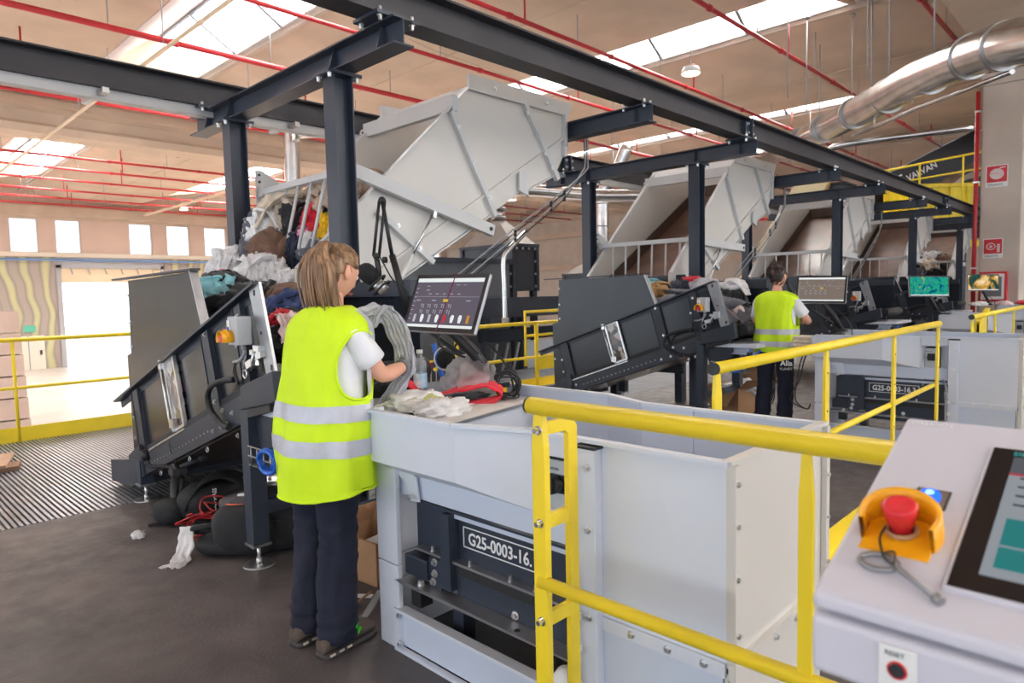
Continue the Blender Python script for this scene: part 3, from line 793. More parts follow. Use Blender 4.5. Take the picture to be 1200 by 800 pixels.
def conveyor():
    t = thing('inclined_conveyor', (2.05, 4.4, 0), 'dark grey inclined conveyor nearest the camera, left of the woman with the ponytail', 'conveyor', 'dark inclined feed conveyors')
    dk, dp = M['dark'], M['darkpan']
    guard = [(3.42, rz_(3.42)-0.01), (4.07, rz_(4.07)), (4.22, 1.63), (5.50, 1.61), (5.53, 1.07), (5.62, 1.05), (5.60, 0.22), (5.30, 0.26), (3.28, 1.00)]
    MB().prism(guard, 'x', 1.618, 1.628).build('side_panel', dp, t)
    far = [(3.17, 1.0), (3.17, 1.54), (4.16, 1.54), (4.22, 1.64), (5.5, 1.62), (5.6, 0.25)]
    MB().prism(far, 'x', 2.49, 2.50).build('far_side_panel', dp, t)
    MB().box(2.43, 2.489, 3.17, 5.5, 1.45, 1.545).build('far_rim', dk, t)
    # flanges
    MB().bar((1.60, 4.18, 1.640), (1.60, 5.72, 1.622), 0.06, 0.012).build('guard_flange', dk, t)
    MB().bar((1.60, 4.215, 1.635), (1.60, 4.065, 1.29), 0.05, 0.012, (0,1,0)).build('guard_edge', M['dull'], t)
    MB().bar((1.595, 5.84, rz_(5.84)), (1.595, 3.36, rz_(3.36)), 0.065, 0.014).build('top_rail', dk, t)
    MB().bar((1.622, 5.84, rz_(5.84)-0.03), (1.622, 3.4, rz_(3.4)-0.03), 0.012, 0.05).build('rail_web', dk, t)
    MB().prism([(3.45, 1.505), (3.33, 1.54), (3.185, 1.05), (3.285, 1.04)], 'x', 1.585, 1.60).build('end_plate', M['dull'], t)
    s = MB()
    s.box(1.583, 1.586, 3.375, 3.395, 1.47, 1.50).box(1.583, 1.586, 3.22, 3.24, 1.09, 1.12).box(1.583, 1.586, 3.32, 3.335, 1.27, 1.285)
    s.build('slots', M['black'], t)
    # belt frame
    MB().bar((1.60, 5.42, bt_(5.42)-0.075), (1.60, 3.30, bt_(3.30)-0.075), 0.035, 0.15).build('belt_frame', dk, t)
    MB().bar((1.61, 5.3, bt_(5.3)+0.02), (1.61, 3.5, bt_(3.5)+0.02), 0.02, 0.06).build('belt_edge', M['rubber'], t)
    MB().bar((1.592, 5.3, bt_(5.3)+0.004), (1.592, 4.45, bt_(4.45)+0.004), 0.03, 0.012).build('guide_strip', M['zinc'], t)
    MB().bar((2.48, 5.42, bt_(5.42)-0.075), (2.48, 3.30, bt_(3.30)-0.075), 0.035, 0.15).build('belt_frame', dk, t)
    MB().bar((2.05, 5.5, bt_(5.5)+0.02), (2.05, 3.10, bt_(3.10)-0.02), 0.84, 0.015).build('belt', M['rubber'], t)
    MB().cyl((1.66, 3.10, bt_(3.10)-0.075), (2.46, 3.10, bt_(3.10)-0.075), 0.065, 16).build('nose_roller', M['rubber'], t)
    MB().bar((2.05, 5.4, bt_(5.4)-0.16), (2.05, 3.4, bt_(3.4)-0.16), 0.86, 0.008).build('belly_plate', mat('brown_tinted_plate', s2l(96,84,78), 0.3, 0.3, 0.1, 2), t)
    for y in (5.05, 4.8, 4.5, 4.2):
        MB().tube(ring((1.62, y, bt_(y)-0.185), 0.018, 'x', 10), 0.004, 5).build('wire_hook', M['zinc'], t)
    # uprights (channel posts)
    def upr(y0, w_, zt, zb, lean):
        p = [(y0, zt), (y0-w_, zt+w_*0.34), (y0-w_-lean, zb+w_*0.34), (y0-lean, zb)]
        mb = MB().prism(p, 'x', 1.595, 1.605)
        mb.bar((1.60, y0-w_*0.5, zt+w_*.17), (1.60, y0-w_*0.5-lean, zb+w_*.17), 0.05, 0.008, (1,0,0))
        mb.bar((1.605, y0, zt), (1.605, y0-lean, zb), 0.03, 0.006, (0,1,0.3)).bar((1.605, y0-w_, zt+w_*.34), (1.605, y0-w_-lean, zb+w_*.34), 0.03, 0.006, (0,1,0.3))
        mb.build('upright', dk, t)
    upr(4.15, 0.11, rz_(4.15)-0.02, 0.66, 0.17)
    upr(5.50, 0.13, rz_(5.50)-0.02, 0.22, 0.15)
    upr(3.68, 0.09, rz_(3.68)-0.02, 0.95, 0.10)
    # inspection window
    W = [(4.77, 1.045), (4.60, 1.10), (4.46, 0.665), (4.63, 0.605)]
    MB().prism(W, 'x', 1.600, 1.612).build('inspection_pane', M['pane'], t)
    fr = MB()
    for i in range(4):
        a, b = W[i], W[(i+1) % 4]
        fr.bar((1.592, a[0], a[1]), (1.592, b[0], b[1]), 0.02, 0.022 if i % 2 else 0.018, (1,0,0))
    fr.build('window_frame', M['zinc'], t)
    sr = MB().tube([(1.575, 4.80, 1.02), (1.575, 4.74, 0.84), (1.575, 4.68, 0.66), (1.575, 4.62, 0.60)], 0.009, 6)
    sr.box(1.565, 1.59, 4.77, 4.81, 1.0, 1.06).box(1.565, 1.59, 4.60, 4.67, 0.62, 0.68)
    sr.build('sensor_bar', M['zinc'], t)
    # drive box, hose, control box
    MB().prism([(3.50, 0.865), (3.49, 0.995), (3.12, 1.10), (3.10, 0.95), (3.16, 0.93)], 'x', 1.53, 1.60).build('drive_box', dk, t, 0.006)
    MB().prism([(3.44, 0.83), (3.44, 0.88), (3.18, 0.95), (3.18, 0.89)], 'x', 1.54, 1.60).build('drive_underplate', M['black'], t)
    d = MB()
    d.obox((1.57, 3.42, 1.115), (0.02,0,0), (0,0.035,-0.012), (0,0.006,0.018)).obox((1.575, 3.33, 1.165), (0.015,0,0), (0,0.03,-0.010), (0,0.006,0.02))
    d.cyl((1.56, 3.50, 1.06), (1.56, 3.46, 1.20), 0.008, 8).cyl((1.555, 3.40, 1.08), (1.555, 3.36, 1.19), 0.007, 8).tube(ring((1.55, 3.46, 1.06), 0.022, 'x', 12), 0.006, 6)
    d.box(1.55, 1.59, 3.30, 3.36, 1.185, 1.215).box(1.55, 1.59, 3.36, 3.40, 1.165, 1.19)
    d.build('drive_bearing', M['zinc'], t)
    MB().tube(spline([(1.55, 3.60, 1.02), (1.53, 3.75, 1.00), (1.53, 3.90, 0.94), (1.54, 3.93, 0.84), (1.55, 3.82, 0.76), (1.55, 3.70, 0.745)], 5), 0.017, 8).build('hose', M['rubber'], t)
    cb = MB().box(1.49, 1.575, 3.405, 3.515, 1.215, 1.365).build('control_box', M['boxgrey'], t, 0.008)
    MB().box(1.484, 1.49, 3.475, 3.505, 1.29, 1.345).build('switch_field', M['white'], cb)
    MB().cyl((1.478, 3.49, 1.302), (1.488, 3.49, 1.302), 0.010, 10).build('blue_switch', M['blue'], cb)
    MB().tube(ring((1.46, 3.475, 1.255), 0.04, 'x', 16, 0.0, math.pi), 0.008, 6).build('shroud_lip', M['estopyel'], cb)
    sh = MB()
    rr = [ring((x, 3.475, 1.252), 0.042, 'x', 14, -0.5, math.pi+0.5) for x in (1.43, 1.49)]
    ri = [ring((x, 3.475, 1.252), 0.036, 'x', 14, -0.5, math.pi+0.5) for x in (1.49, 1.43)]
    sh.loft(rr + ri + [rr[0]], False, False)
    sh.build('button_shroud', M['estopyel'], cb)
    MB().cyl((1.49, 3.475, 1.252), (1.455, 3.475, 1.252), 0.014, 12).cyl((1.455, 3.475, 1.252), (1.438, 3.475, 1.252), 0.021, 14).build('stop_button', M['estopred'], cb)
    MB().tube(spline([(1.545, 3.45, 1.215), (1.545, 3.45, 1.17), (1.54, 3.50, 1.13), (1.54, 3.57, 1.12)], 4), 0.009, 7).cyl((1.545, 3.45, 1.19), (1.545, 3.45, 1.218), 0.014, 8).build('grey_cable', M['conduit'], cb)
    MB().tube(spline([(1.55, 3.57, 1.12), (1.55, 3.60, 1.06), (1.55, 3.55, 1.0), (1.54, 3.56, 1.1), (1.55, 3.5, 1.14)], 4), 0.006, 6).build('black_cable', M['black'], cb)
    # tail
    MB().prism([(6.0, 0.20), (6.0, 0.03), (5.70, 0.06), (5.40, 0.10), (5.38, 0.30)], 'x', 1.56, 2.5).build('tail_guard', dk, t)
    MB().prism([(5.52, 0.06), (5.56, 0.30), (5.30, 0.42), (5.24, 0.2)], 'x', 1.565, 1.585).build('tail_bracket', dk, t)
    # legs
    def leg(x, y, zt):
        L = MB().box(x, x+0.09, y, y+0.09, 0.125, zt).build('leg', M['steelblue'], t)
        MB().box(x-0.008, x+0.098, y-0.008, y+0.098, 0.112, 0.125).build('end_cap', M['dull'], L)
        MB().cyl((x+0.045, y+0.045, 0.008), (x+0.045, y+0.045, 0.115), 0.010, 8).cyl((x+0.045, y+0.045, 0.008), (x+0.045, y+0.045, 0.04), 0.016, 8).cyl((x+0.045, y+0.045, 0), (x+0.045, y+0.045, 0.008), 0.085, 20).build('levelling_foot', M['zinc'], L)
    leg(1.555, 3.47, 0.92); leg(2.40, 3.47, 0.92); leg(1.555, 5.28, 0.30); leg(2.40, 5.06, 0.36)
    MB().box(1.645, 2.40, 3.48, 3.55, 0.28, 0.355).build('cross_brace', M['steelblue'], t)
    MB().prism([(3.47, 0.80), (3.47, 0.9), (3.18, 0.95), (3.16, 0.80), (3.3, 0.68), (3.42, 0.64)], 'x', 1.60, 1.61).build('gusset', dk, t)
    b = MB()
    for y, z in ((4.08,1.25),(3.98,0.95),(3.95,0.86),(5.44,0.6),(5.42,0.45),(5.40,0.30),(3.64,1.2),(3.62,1.36),(3.88,0.72),(3.80,0.75),(3.85,0.82),(3.72,0.82),(3.66,0.70),(3.58,0.73),(3.5,0.82),(5.34,0.20),(5.28,0.25),(5.38,0.13),(5.22,0.30),(4.0,0.68)):
        b.bolt((1.595 if y > 5.45 or z > 0.9 else 1.582, y, z), (-1,0,0), 0.010, 0.010)
    for z in (1.5, 1.3, 1.12, 0.6): b.bolt((1.618, 5.5 if z > 1.1 else 5.59, z), (-1,0,0), 0.008, 0.01)
    for k in range(18): b.box(1.581, 1.583, 5.1-k*0.06-0.004, 5.1-k*0.06+0.004, bt_(5.1-k*0.06)-0.10, bt_(5.1-k*0.06)-0.09)
    stuff(b.build('bolts', M['zinc'], t))
    return t
cv0 = conveyor()
CVL = [None, 'dark grey inclined conveyor in mid picture, left of the second woman', 'dark grey inclined conveyor just right of the second woman, behind her monitor', 'farthest dark grey inclined conveyor, behind the green picture monitor']
for k in range(1, 4): dup(cv0, (ST*k, 0, 0), CVL[k])

def tray():
    t = thing('discharge_tray', (2.0, 3.1, 0.845), 'pale grey tray table at the head of the nearest inclined conveyor, behind the ponytailed woman', 'tray', 'pale discharge trays')
    MB().box(1.58, 2.42, 2.90, 3.36, 0.845, 0.885).build('top', M['grey'], t, 0.006)
    MB().box(1.66, 1.80, 3.02, 3.30, 0.77, 0.845).build('bracket', M['greyin'], t)
    MB().box(1.7, 2.3, 3.33, 3.45, 0.80, 0.86).build('arm', M['dark'], t)
    c = MB()
    for k in range(7):
        z = 0.74 - 0.012*k
        c.tube(spline([(1.62+0.02*k, 3.42, z), (1.85, 3.25+0.01*k, z-0.04), (2.05, 3.10, z+0.01*(k % 3)), (2.3, 2.98, z-0.05)], 4), 0.007, 5)
    for k in range(3): c.tube(spline([(2.2+0.03*k, 3.0, 0.7), (2.22+0.03*k, 3.0, 0.5), (2.25, 3.02+0.02*k, 0.2), (2.3, 3.3, 0.02)], 4), 0.006, 5)
    stuff(c.build('cable_bundle', M['black'], t))
    MB().box(1.50, 1.70, 2.98, 3.36, 0.60, 0.605).build('cable_basket', M['galvring'], t)
    w_ = MB()
    for k in range(6): w_.cyl((1.50, 2.98+k*0.07, 0.60), (1.50, 2.98+k*0.07, 0.70), 0.004, 5)
    w_.cyl((1.50, 2.98, 0.70), (1.50, 3.36, 0.70), 0.004, 5).cyl((1.50, 2.98, 0.65), (1.50, 3.36, 0.65), 0.004, 5)
    w_.build('basket_wire', M['galvring'], t)
    bl = MB()
    for k in range(4):
        bl.tube(ring((1.47+0.012*k, 3.10+0.01*k, 0.66), 0.09+0.01*(k%2), 'x', 18, 0.6*k, 0.6*k+5.6, 0.055), 0.009, 7)
    bl.tube(spline([(1.47, 3.02, 0.66), (1.47, 2.96, 0.76), (1.5, 2.93, 0.84)], 5), 0.009, 7).tube(spline([(1.5, 3.12, 0.60), (1.47, 3.0, 0.70), (1.47, 2.90, 0.78), (1.55, 2.85, 0.83)], 5), 0.009, 7)
    bl.build('blue_hose', M['blue'], t)
    MB().cyl((1.48, 2.96, 0.79), (1.50, 2.91, 0.80), 0.022, 10).build('connector', M['black'], t)
    return t
tr0 = tray()
TRL = [None, 'pale grey tray table left of the second woman, below the second inclined conveyor', 'pale grey tray table behind the end of the yellow rail beside the third conveyor', 'farthest pale grey tray table, below the two picture monitors']
for k in range(1, 4): dup(tr0, (ST*k, 0, 0), TRL[k])

# ---------------------------------------------------------------- pale feed hoppers
def hopper():
    t = thing('feed_hopper', (3.9, 4.96, 0), 'big pale grey tilted feed hopper in the upper middle, behind the nearest portal frame', 'hopper', 'pale tilted feed hoppers')
    H_, E_ = M['hopper'], M['hopedge']
    fl = lambda x: 1.77 + 0.587*(x-3.22)       # chute floor
    prof = [(2.32, 1.30), (2.34, 1.66), (2.86, 2.13), (4.04, 3.25), (5.30, 3.25), (5.28, 2.80), (5.16, 2.62), (4.62, 2.38), (4.24, 2.16), (3.42, 1.70), (2.5, 1.18)]
    for nm, y in (('near_side_plate', 4.35), ('far_side_plate', 5.57)):
        MB().prism(prof, 'y', y-0.008, y+0.008).build(nm, H_, t)
        o = -1 if y < 5 else 1
        f = MB().bar((2.34, y+o*0.02, 1.66), (4.04, y+o*0.02, 3.25), 0.05, 0.012)
        f.build('edge_flange', E_, t)
        MB().prism([(4.00, 3.20), (4.00, 3.33), (5.40, 3.33), (5.34, 3.20)], 'y', y+o*0.01, y+o*0.045).build('top_flange', E_, t)
        MB().bar((5.29, y+o*0.03, 3.22), (5.27, y+o*0.03, 2.80), 0.05, 0.04).build('back_flange', E_, t)
        for (x0, z0, x1, z1) in ((3.79, 2.98, 4.28, 2.15), (4.70, 3.22, 5.16, 2.56), (3.02, 2.1, 3.55, 1.72)):
            MB().bar((x0, y+o*0.03, z0), (x1, y+o*0.03, z1), 0.045, 0.05, (0,1,0)).build('rib', E_, t)
        MB().bar((5.26, y+o*0.02, 2.97), (2.55, y+o*0.02, fl(2.55)-0.01), 0.03, 0.02).build('fold', H_, t)
        MB().bar((5.20, y+o*0.012, 2.63), (4.66, y+o*0.012, 2.385), 0.03, 0.012).bar((4.24, y+o*0.012, 2.15), (2.55, y+o*0.012, 1.20), 0.03, 0.012).build('bottom_flange', E_, t)
        MB().prism([(4.60, 2.58), (4.68, 2.60), (4.72, 2.36), (4.60, 2.40)], 'y', y+o*0.02, y+o*0.05).build('step_bracket', E_, t)
        b = MB()
        for x, z in ((4.72,3.12),(4.86,2.95),(4.96,2.78),(5.06,2.66),(4.3,3.26),(5.0,3.26),(3.86,2.86),(4.02,2.6),(4.2,2.3),(5.285,3.1),(5.28,2.9),(3.2,2.0),(3.4,1.83)):
            b.bolt((x, y+o*0.055, z), (0,o,0), 0.013, 0.012)
        stuff(b.build('bolts', M['zinc'], t))
    a, b_ = 2.45, 5.22
    MB().prism([(a, fl(a)), (b_, fl(b_)), (b_, fl(b_)-0.05), (a, fl(a)-0.05)], 'y', 4.37, 5.55).build('belt', M['belt'], t)
    for y in (4.375, 5.545):
        o = 1 if y < 5 else -1
        MB().bar((a, y+o*0.02, fl(a)+0.08), (b_, y+o*0.02, fl(b_)+0.08), 0.012, 0.16).build('belt_skirt', mat('dark_brown_skirt', s2l(84,66,58), 0.4) if 'dark_brown_skirt' not in bpy.data.materials else bpy.data.materials['dark_brown_skirt'], t)
    MB().box(5.24, 5.26, 4.36, 5.56, fl(5.22)+0.18, 3.32).build('back_plate', H_, t)
    MB().box(5.22, 5.24, 4.36, 5.56, fl(5.22), fl(5.22)+0.18).build('back_skirt', bpy.data.materials['dark_brown_skirt'], t)
    MB().box(3.80, 3.86, 4.30, 5.62, 2.99, 3.12).build('cross_beam', E_, t, 0.004)
    MB().sheet([(3.84, 4.36, 3.0), (3.84, 5.56, 3.0), (4.02, 5.56, 3.24), (4.02, 4.36, 3.24)], 0.008).build('front_hood', E_, t)
    MB().tube(ring((3.80, 5.62, 3.03), 0.03, 'y', 10), 0.010, 6).build('lifting_eye', M['zinc'], t)
    for y in (4.42, 5.44): MB().box(2.75, 2.87, y, y+0.1, 0, fl(2.75)-0.12).build('support_leg', M['dark'], t)
    MB().box(2.55, 2.60, 4.3, 5.6, 0.4, 1.2).build('front_apron', M['darkpan'], t)
    return t
hp0 = hopper()
HPL = [None, 'second pale grey feed hopper with brown belt, in the middle of the picture', 'third pale grey feed hopper with shiny brown belt, above the second woman', 'fourth pale grey feed hopper with brown belt, above the third conveyor', 'farthest pale grey feed hopper, heaped with dark clothes']
for k in range(1, 5): dup(hp0, (ST*k, 0, 0), HPL[k])

def gate(ang, label):
    """tilting barrier: two arms hinged on the hopper sides, a front bar with hanging bars"""
    t = thing('tilting_gate', (4.15, 4.96, 2.02), label, 'gate', 'white tilting gates of the hoppers')
    m = M['hopedge']
    u = Vector((-math.cos(ang), 0, math.sin(ang))); dwn = Vector((-math.sin(ang), 0, -math.cos(ang)))
    pv = Vector((4.15, 0, 2.02))
    for y, nm in ((4.27, 'arm'), (5.65, 'arm')):
        o = Vector((0, y, 0))
        MB().bar(pv+o-u*0.05, pv+o+u*1.45, 0.06, 0.10, dwn).build(nm, m, t, 0.004)
        MB().cyl(pv+o+Vector((0,-0.04,0)), pv+o+Vector((0,0.04,0)), 0.018, 10).build('hinge_pin', M['black'], t)
        q = pv+o+u*0.62+dwn*0.05
        e = Vector((3.02, y, 1.34))
        k = q.lerp(e, 0.45)
        MB().cyl(q, k, 0.010, 8).build('piston_rod', M['chrome'], t)
        MB().cyl(k, e, 0.020, 10).build('gas_cylinder', M['white'], t)
        MB().bar(q-dwn*0.03, q+dwn*0.05, 0.03, 0.05, (0,1,0)).build('lug', M['zinc'], t)
    e = pv + u*1.42
    MB().bar(e+Vector((0,4.24,0)), e+Vector((0,5.70,0)), 0.05, 0.055, dwn).build('front_bar', m, t, 0.004)
    for k in range(6):
        y = 4.42 + k*0.205
        MB().cyl(e+Vector((0,y,0)), e+Vector((0,y,0))+dwn*0.56, 0.014, 8).build('hanging_bar', m, t)
    g = MB().prism([(e.x-0.03, e.z-0.14), (e.x+0.05, e.z-0.14), (e.x+0.40, e.z-0.02), (e.x+0.03, e.z+0.20), (e.x-0.03, e.z+0.20)], 'y', 5.72, 5.735)
    g.build('end_bracket', m, t)
    h = MB()
    for z in (-0.1, 0.0, 0.1, 0.16): h.cyl((e.x, 5.715, e.z+z), (e.x, 5.72, e.z+z), 0.012, 8)
    h.build('bracket_holes', M['black'], t)
    return t
gate(R(14.5), 'raised white tilting gate with bars hanging before the clothes in the big pale hopper')
g1 = gate(R(2.5), 'white tilting gate with upright bars across the mouth of the second pale hopper')
g1.location.x += ST
for k, lb in ((1, 'white tilting gate across the third pale hopper, above the second woman'), (2, 'white tilting gate across the fourth pale hopper, right of the third portal frame'), (3, 'farthest white tilting gate, before the heap of dark clothes')):
    dup(g1, (ST*k, 0, 0), lb)

def cables():
    t = thing('cable_loom', (4.5, 4.2, 1.4), 'loose bundle of grey and black hoses sloping down the side of the big pale hopper', 'cables', 'hose bundles beside the hoppers')
    for k in range(4):
        d = 0.035*k
        MB().tube(spline([(5.50-d*.6, 4.2, 3.09), (5.50-d*.6, 4.2, 2.76), (5.45-d, 4.19, 2.66-d*.4), (5.1-d*.3, 4.18, 2.44-d), (4.37, 4.18, 2.02-d*1.1), (3.47, 4.2, 1.47-d*1.2)], 5), 0.005 if k % 2 else 0.0065, 6).build('hose', M['black'] if k % 2 else M['conduit'], t)
    for x in (5.1, 4.9, 4.4): MB().box(x-0.006, x+0.006, 4.172, 4.196, 2.33-(5.1-x)*.6, 2.44-(5.1-x)*.6).build('cable_tie', M['black'], t)
    return t
cl0 = cables()
for k, lb in ((1, 'loose bundle of hoses beside the second pale hopper'), (2, 'loose bundle of hoses beside the third pale hopper')): dup(cl0, (ST*k, 0, 0), lb)

# ---------------------------------------------------------------- sorting troughs
def trough(k, num, label):
    D = ST*k
    t = thing('sorting_trough', (1.9+D, 1.5, 0), label, 'sorting trough', 'pale grey sorting troughs')
    G, I = M['grey'], M['greyin']
    def X_(v): return v + D
    fl_in, fl_out = 1.60, 1.50
    # near wall: flared sheet  (plan: x=1.5 for y>1.72, runs in to 1.6 at y=1.47, straight to 0.79)
    plan = [(0.79, 1.60), (1.47, 1.60), (1.74, 1.50), (2.30, 1.50)]
    zb = [0.735, 0.735, 0.80, 0.80]
    up = []
    for (y, x), z in zip(plan, zb): up.append((y, x, z))
    for i in range(3):
        (y0, x0, z0), (y1, x1, z1) = up[i], up[i+1]
        if i == 0: continue
        th = 0.012
        MB().add([(X_(x0),y0,z0),(X_(x1),y1,z1),(X_(x1),y1,1.0),(X_(x0),y0,1.0),(X_(x0+th),y0,z0),(X_(x1+th),y1,z1),(X_(x1+th),y1,1.0),(X_(x0+th),y0,1.0)],
                 [(0,1,2,3),(4,7,6,5),(0,4,5,1),(3,2,6,7),(0,3,7,4),(1,5,6,2)]).build('upper_wall', G, t)
    # underside of the flare
    MB().add([(X_(1.60),1.47,0.735),(X_(1.50),1.74,0.80),(X_(1.50),2.30,0.80),(X_(1.625),2.20,0.73),(X_(1.625),1.40,0.73)], [(0,1,2,3,4)]).build('flare_underside', G, t)
    MB().box(X_(1.618), X_(1.63), 1.25, 2.22, 0.645, 0.74).build('lower_wall', I, t)
    # rim flange
    rm = MB()
    for (a, b) in ((plan[1], plan[2]), (plan[2], plan[3])):
        rm.bar((X_(a[1]-0.004), a[0], 1.003), (X_(b[1]-0.004), b[0], 1.003), 0.03, 0.012)
    rm.bar((X_(1.596), 0.78, 1.003), (X_(1.596), 1.475, 1.003), 0.03, 0.012)
    rm.build('rim', G, t)
    # inner and far walls
    pf = [(0.79, 2.25), (1.47, 2.25), (1.71, 2.355), (2.32, 2.355)]
    for i in range(3):
        (y0, x0), (y1, x1) = pf[i], pf[i+1]
        nm = 'far_wall'
        if i == 0:
            for (a, b) in ((0.79, 1.24), (1.245, 1.47)): MB().box(X_(2.25), X_(2.265), a, b, 0.0, 1.0).build(nm, I, t)
        else:
            MB().add([(X_(x0),y0,0.2),(X_(x1),y1,0.2),(X_(x1),y1,1.0),(X_(x0),y0,1.0),(X_(x0+.014),y0,0.2),(X_(x1+.014),y1,0.2),(X_(x1+.014),y1,1.0),(X_(x0+.014),y0,1.0)],
                     [(0,3,2,1),(4,5,6,7),(0,1,5,4),(3,7,6,2),(0,4,7,3),(1,2,6,5)]).build(nm, I, t)
        rmf = MB().bar((X_(x0+0.008), y0, 1.004), (X_(x1+0.008), y1, 1.004), 0.03, 0.01)
        rmf.build('rim', G, t)
    MB().box(X_(1.64), X_(2.25), 0.82, 1.95, 0.60, 0.62).build('trough_floor', I, t)
    # worker-end: leg panels
    MB().box(X_(1.602), X_(2.36), 2.31, 2.335, 0.357, 0.94).box(X_(1.575), X_(1.60), 2.20, 2.335, 0.357, 0.80).build('leg_panel', G, t, 0.004)
    MB().box(X_(1.602), X_(2.36), 2.31, 2.335, 0.0, 0.352).box(X_(1.575), X_(1.60), 2.20, 2.335, 0.0, 0.352).build('leg_panel', G, t, 0.004)
    MB().box(X_(1.495), X_(1.60), 2.29, 2.33, 0.80, 0.998).build('corner_cap', G, t)
    MB().prism([(2.255, 0.79), (2.235, 0.795), (2.09, 0.735), (2.075, 0.64), (2.135, 0.635), (2.15, 0.70), (2.25, 0.75)], 'x', X_(1.598), X_(1.606)).build('corner_bracket', G, t)
    # base frame
    MB().box(X_(1.59), X_(1.605), 0.80, 2.22, 0.02, 0.165).build('base_panel', I, t)
    MB().box(X_(1.565), X_(1.61), 0.80, 2.20, 0.165, 0.178).build('base_frame', G, t)
    MB().box(X_(1.565), X_(1.589), 0.80, 2.20, 0.0, 0.014).build('base_frame', G, t)
    MB().box(X_(1.565), X_(1.605), 2.201, 2.225, 0.0, 0.178).build('base_frame', G, t)
    # right closed end: post, panels
    MB().box(X_(1.56), X_(1.60), 1.185, 1.255, 0.0, 0.985).build('corner_post', G, t, 0.004)
    MB().box(X_(1.555), X_(1.605), 1.18, 1.26, 0.985, 0.993).build('post_cap', M['rubber'], t)
    MB().box(X_(1.60), X_(1.612), 0.79, 1.19, 0.455, 1.0).build('side_panel', G, t)
    MB().box(X_(1.735), X_(1.747), 1.256, 1.435, 0.645, 0.925).build('side_panel', G, t)
    MB().sheet([(X_(1.602), 1.468, 0.74), (X_(1.735), 1.435, 0.74), (X_(1.735), 1.435, 0.925), (X_(1.602), 1.468, 0.925)], 0.01).build('return_panel', G, t)
    MB().box(X_(1.60), X_(1.612), 1.256, 1.468, 0.934, 1.0).build('upper_strip', G, t)
    MB().box(X_(1.614), X_(1.747), 1.256, 1.45, 0.926, 0.932).build('recess_cover', G, t)
    MB().box(X_(1.59), X_(1.60), 0.79, 1.185, 0.43, 0.47).build('seam_strip', G, t)
    MB().box(X_(1.60), X_(1.612), 0.80, 1.19, 0.16, 0.45).build('side_panel', I, t)
    MB().box(X_(1.60), X_(2.265), 0.78, 0.79, 0.455, 1.005).build('end_panel', M['hopper'], t)  # end faces warmer than the bluish front: light painted into the grey
    MB().box(X_(1.60), X_(2.265), 0.785, 0.795, 0.0, 0.44).build('end_panel', M['hopper'], t)
    MB().box(X_(1.59), X_(2.27), 0.765, 0.78, 0.43, 0.475).build('seam_strip', M['hopper'], t)
    MB().box(X_(1.59), X_(2.275), 0.77, 0.80, 1.0, 1.01).build('rim', M['hopper'], t)
    MB().box(X_(1.594), X_(1.62), 0.762, 0.779, 0.2, 0.999).build('corner_angle', M['hopper'], t)
    MB().box(X_(2.245), X_(2.272), 0.762, 0.779, 0.2, 0.999).build('corner_angle', M['hopper'], t)
    # worktop
    wt = [(1.52, 2.30), (1.52, 1.93), (1.70, 1.965), (2.345, 2.10), (2.345, 2.30)]
    mb = MB(); mb.prism([(a+D, b) for a, b in wt], 'z', 0.945, 0.956); mb.build('worktop', mat('worktop_laminate', s2l(222,216,212), 0.4, 0, 0.03, 3) if 'worktop_laminate' not in bpy.data.materials else bpy.data.materials['worktop_laminate'], t)
    MB().bar((X_(1.56), 1.935, 0.948), (X_(2.345), 2.095, 0.948), 0.006, 0.012).build('worktop_edge', M['galvring'], t)
    MB().sheet([(X_(1.58), 1.95, 0.94), (X_(2.345), 2.105, 0.94), (X_(2.345), 2.105, 0.80), (X_(1.58), 1.95, 0.80)], 0.01).build('worktop_apron', G, t)
    MB().box(X_(2.335), X_(2.35), 2.08, 2.14, 0.88, 0.93).build('latch', M['zinc'], t)
    # dark discharge conveyor below
    dk = M['steelblue']
    MB().box(X_(1.66), X_(1.67), 1.25, 2.17, 0.395, 0.618).build('conveyor_side', dk, t)
    MB().box(X_(1.628), X_(1.68), 1.25, 2.135, 0.622, 0.632).build('conveyor_flange', dk, t)
    MB().box(X_(1.622), X_(1.659), 1.25, 2.14, 0.428, 0.438).build('conveyor_ledge', M['dull'], t)
    MB().box(X_(1.635), X_(1.658), 1.26, 1.96, 0.385, 0.427).build('brush_strip', M['rubber'], t)
    MB().prism([(1.955, 0.618), (1.915, 0.618), (1.91, 0.32), (1.97, 0.32), (1.97, 0.42)], 'x', X_(1.61), X_(1.6585)).build('upright', dk, t)
    MB().box(X_(1.64), X_(1.68), 1.25, 1.909, 0.25, 0.384).build('lower_profile', dk, t)
    MB().box(X_(1.60), X_(1.75), 2.045, 2.185, 0.325, 0.408).build('drive_box', M['dark'], t, 0.006)
    MB().box(X_(1.615), X_(1.66), 1.971, 2.044, 0.305, 0.425).build('drive_plate', dk, t)
    MB().prism([(2.215, 0.297), (2.18, 0.290), (1.25, 0.290), (1.25, 0.297), (2.18, 0.306)], 'x', X_(1.57), X_(1.638)).build('flat_bar', M['dull'], t)
    MB().box(X_(1.66), X_(1.72), 1.90, 1.96, 0.02, 0.249).build('foot', M['dark'], t)
    MB().box(X_(1.58), X_(1.64), 2.06, 2.12, 0.22, 0.289).build('bar_bracket', M['black'], t)
    MB().box(X_(1.70), X_(2.2), 1.2, 2.1, 0.42, 0.44).build('conveyor_bed', M['black'], t)
    h = MB()
    for y in (2.0, 1.92, 1.75, 1.55, 1.4): h.cyl((X_(1.595), y, 0.2975), (X_(1.595), y, 0.300), 0.012, 10)
    h.build('bar_holes', M['black'], t)
    z0, z1, ya, yb = 0.491, 0.572, 1.886, 1.485
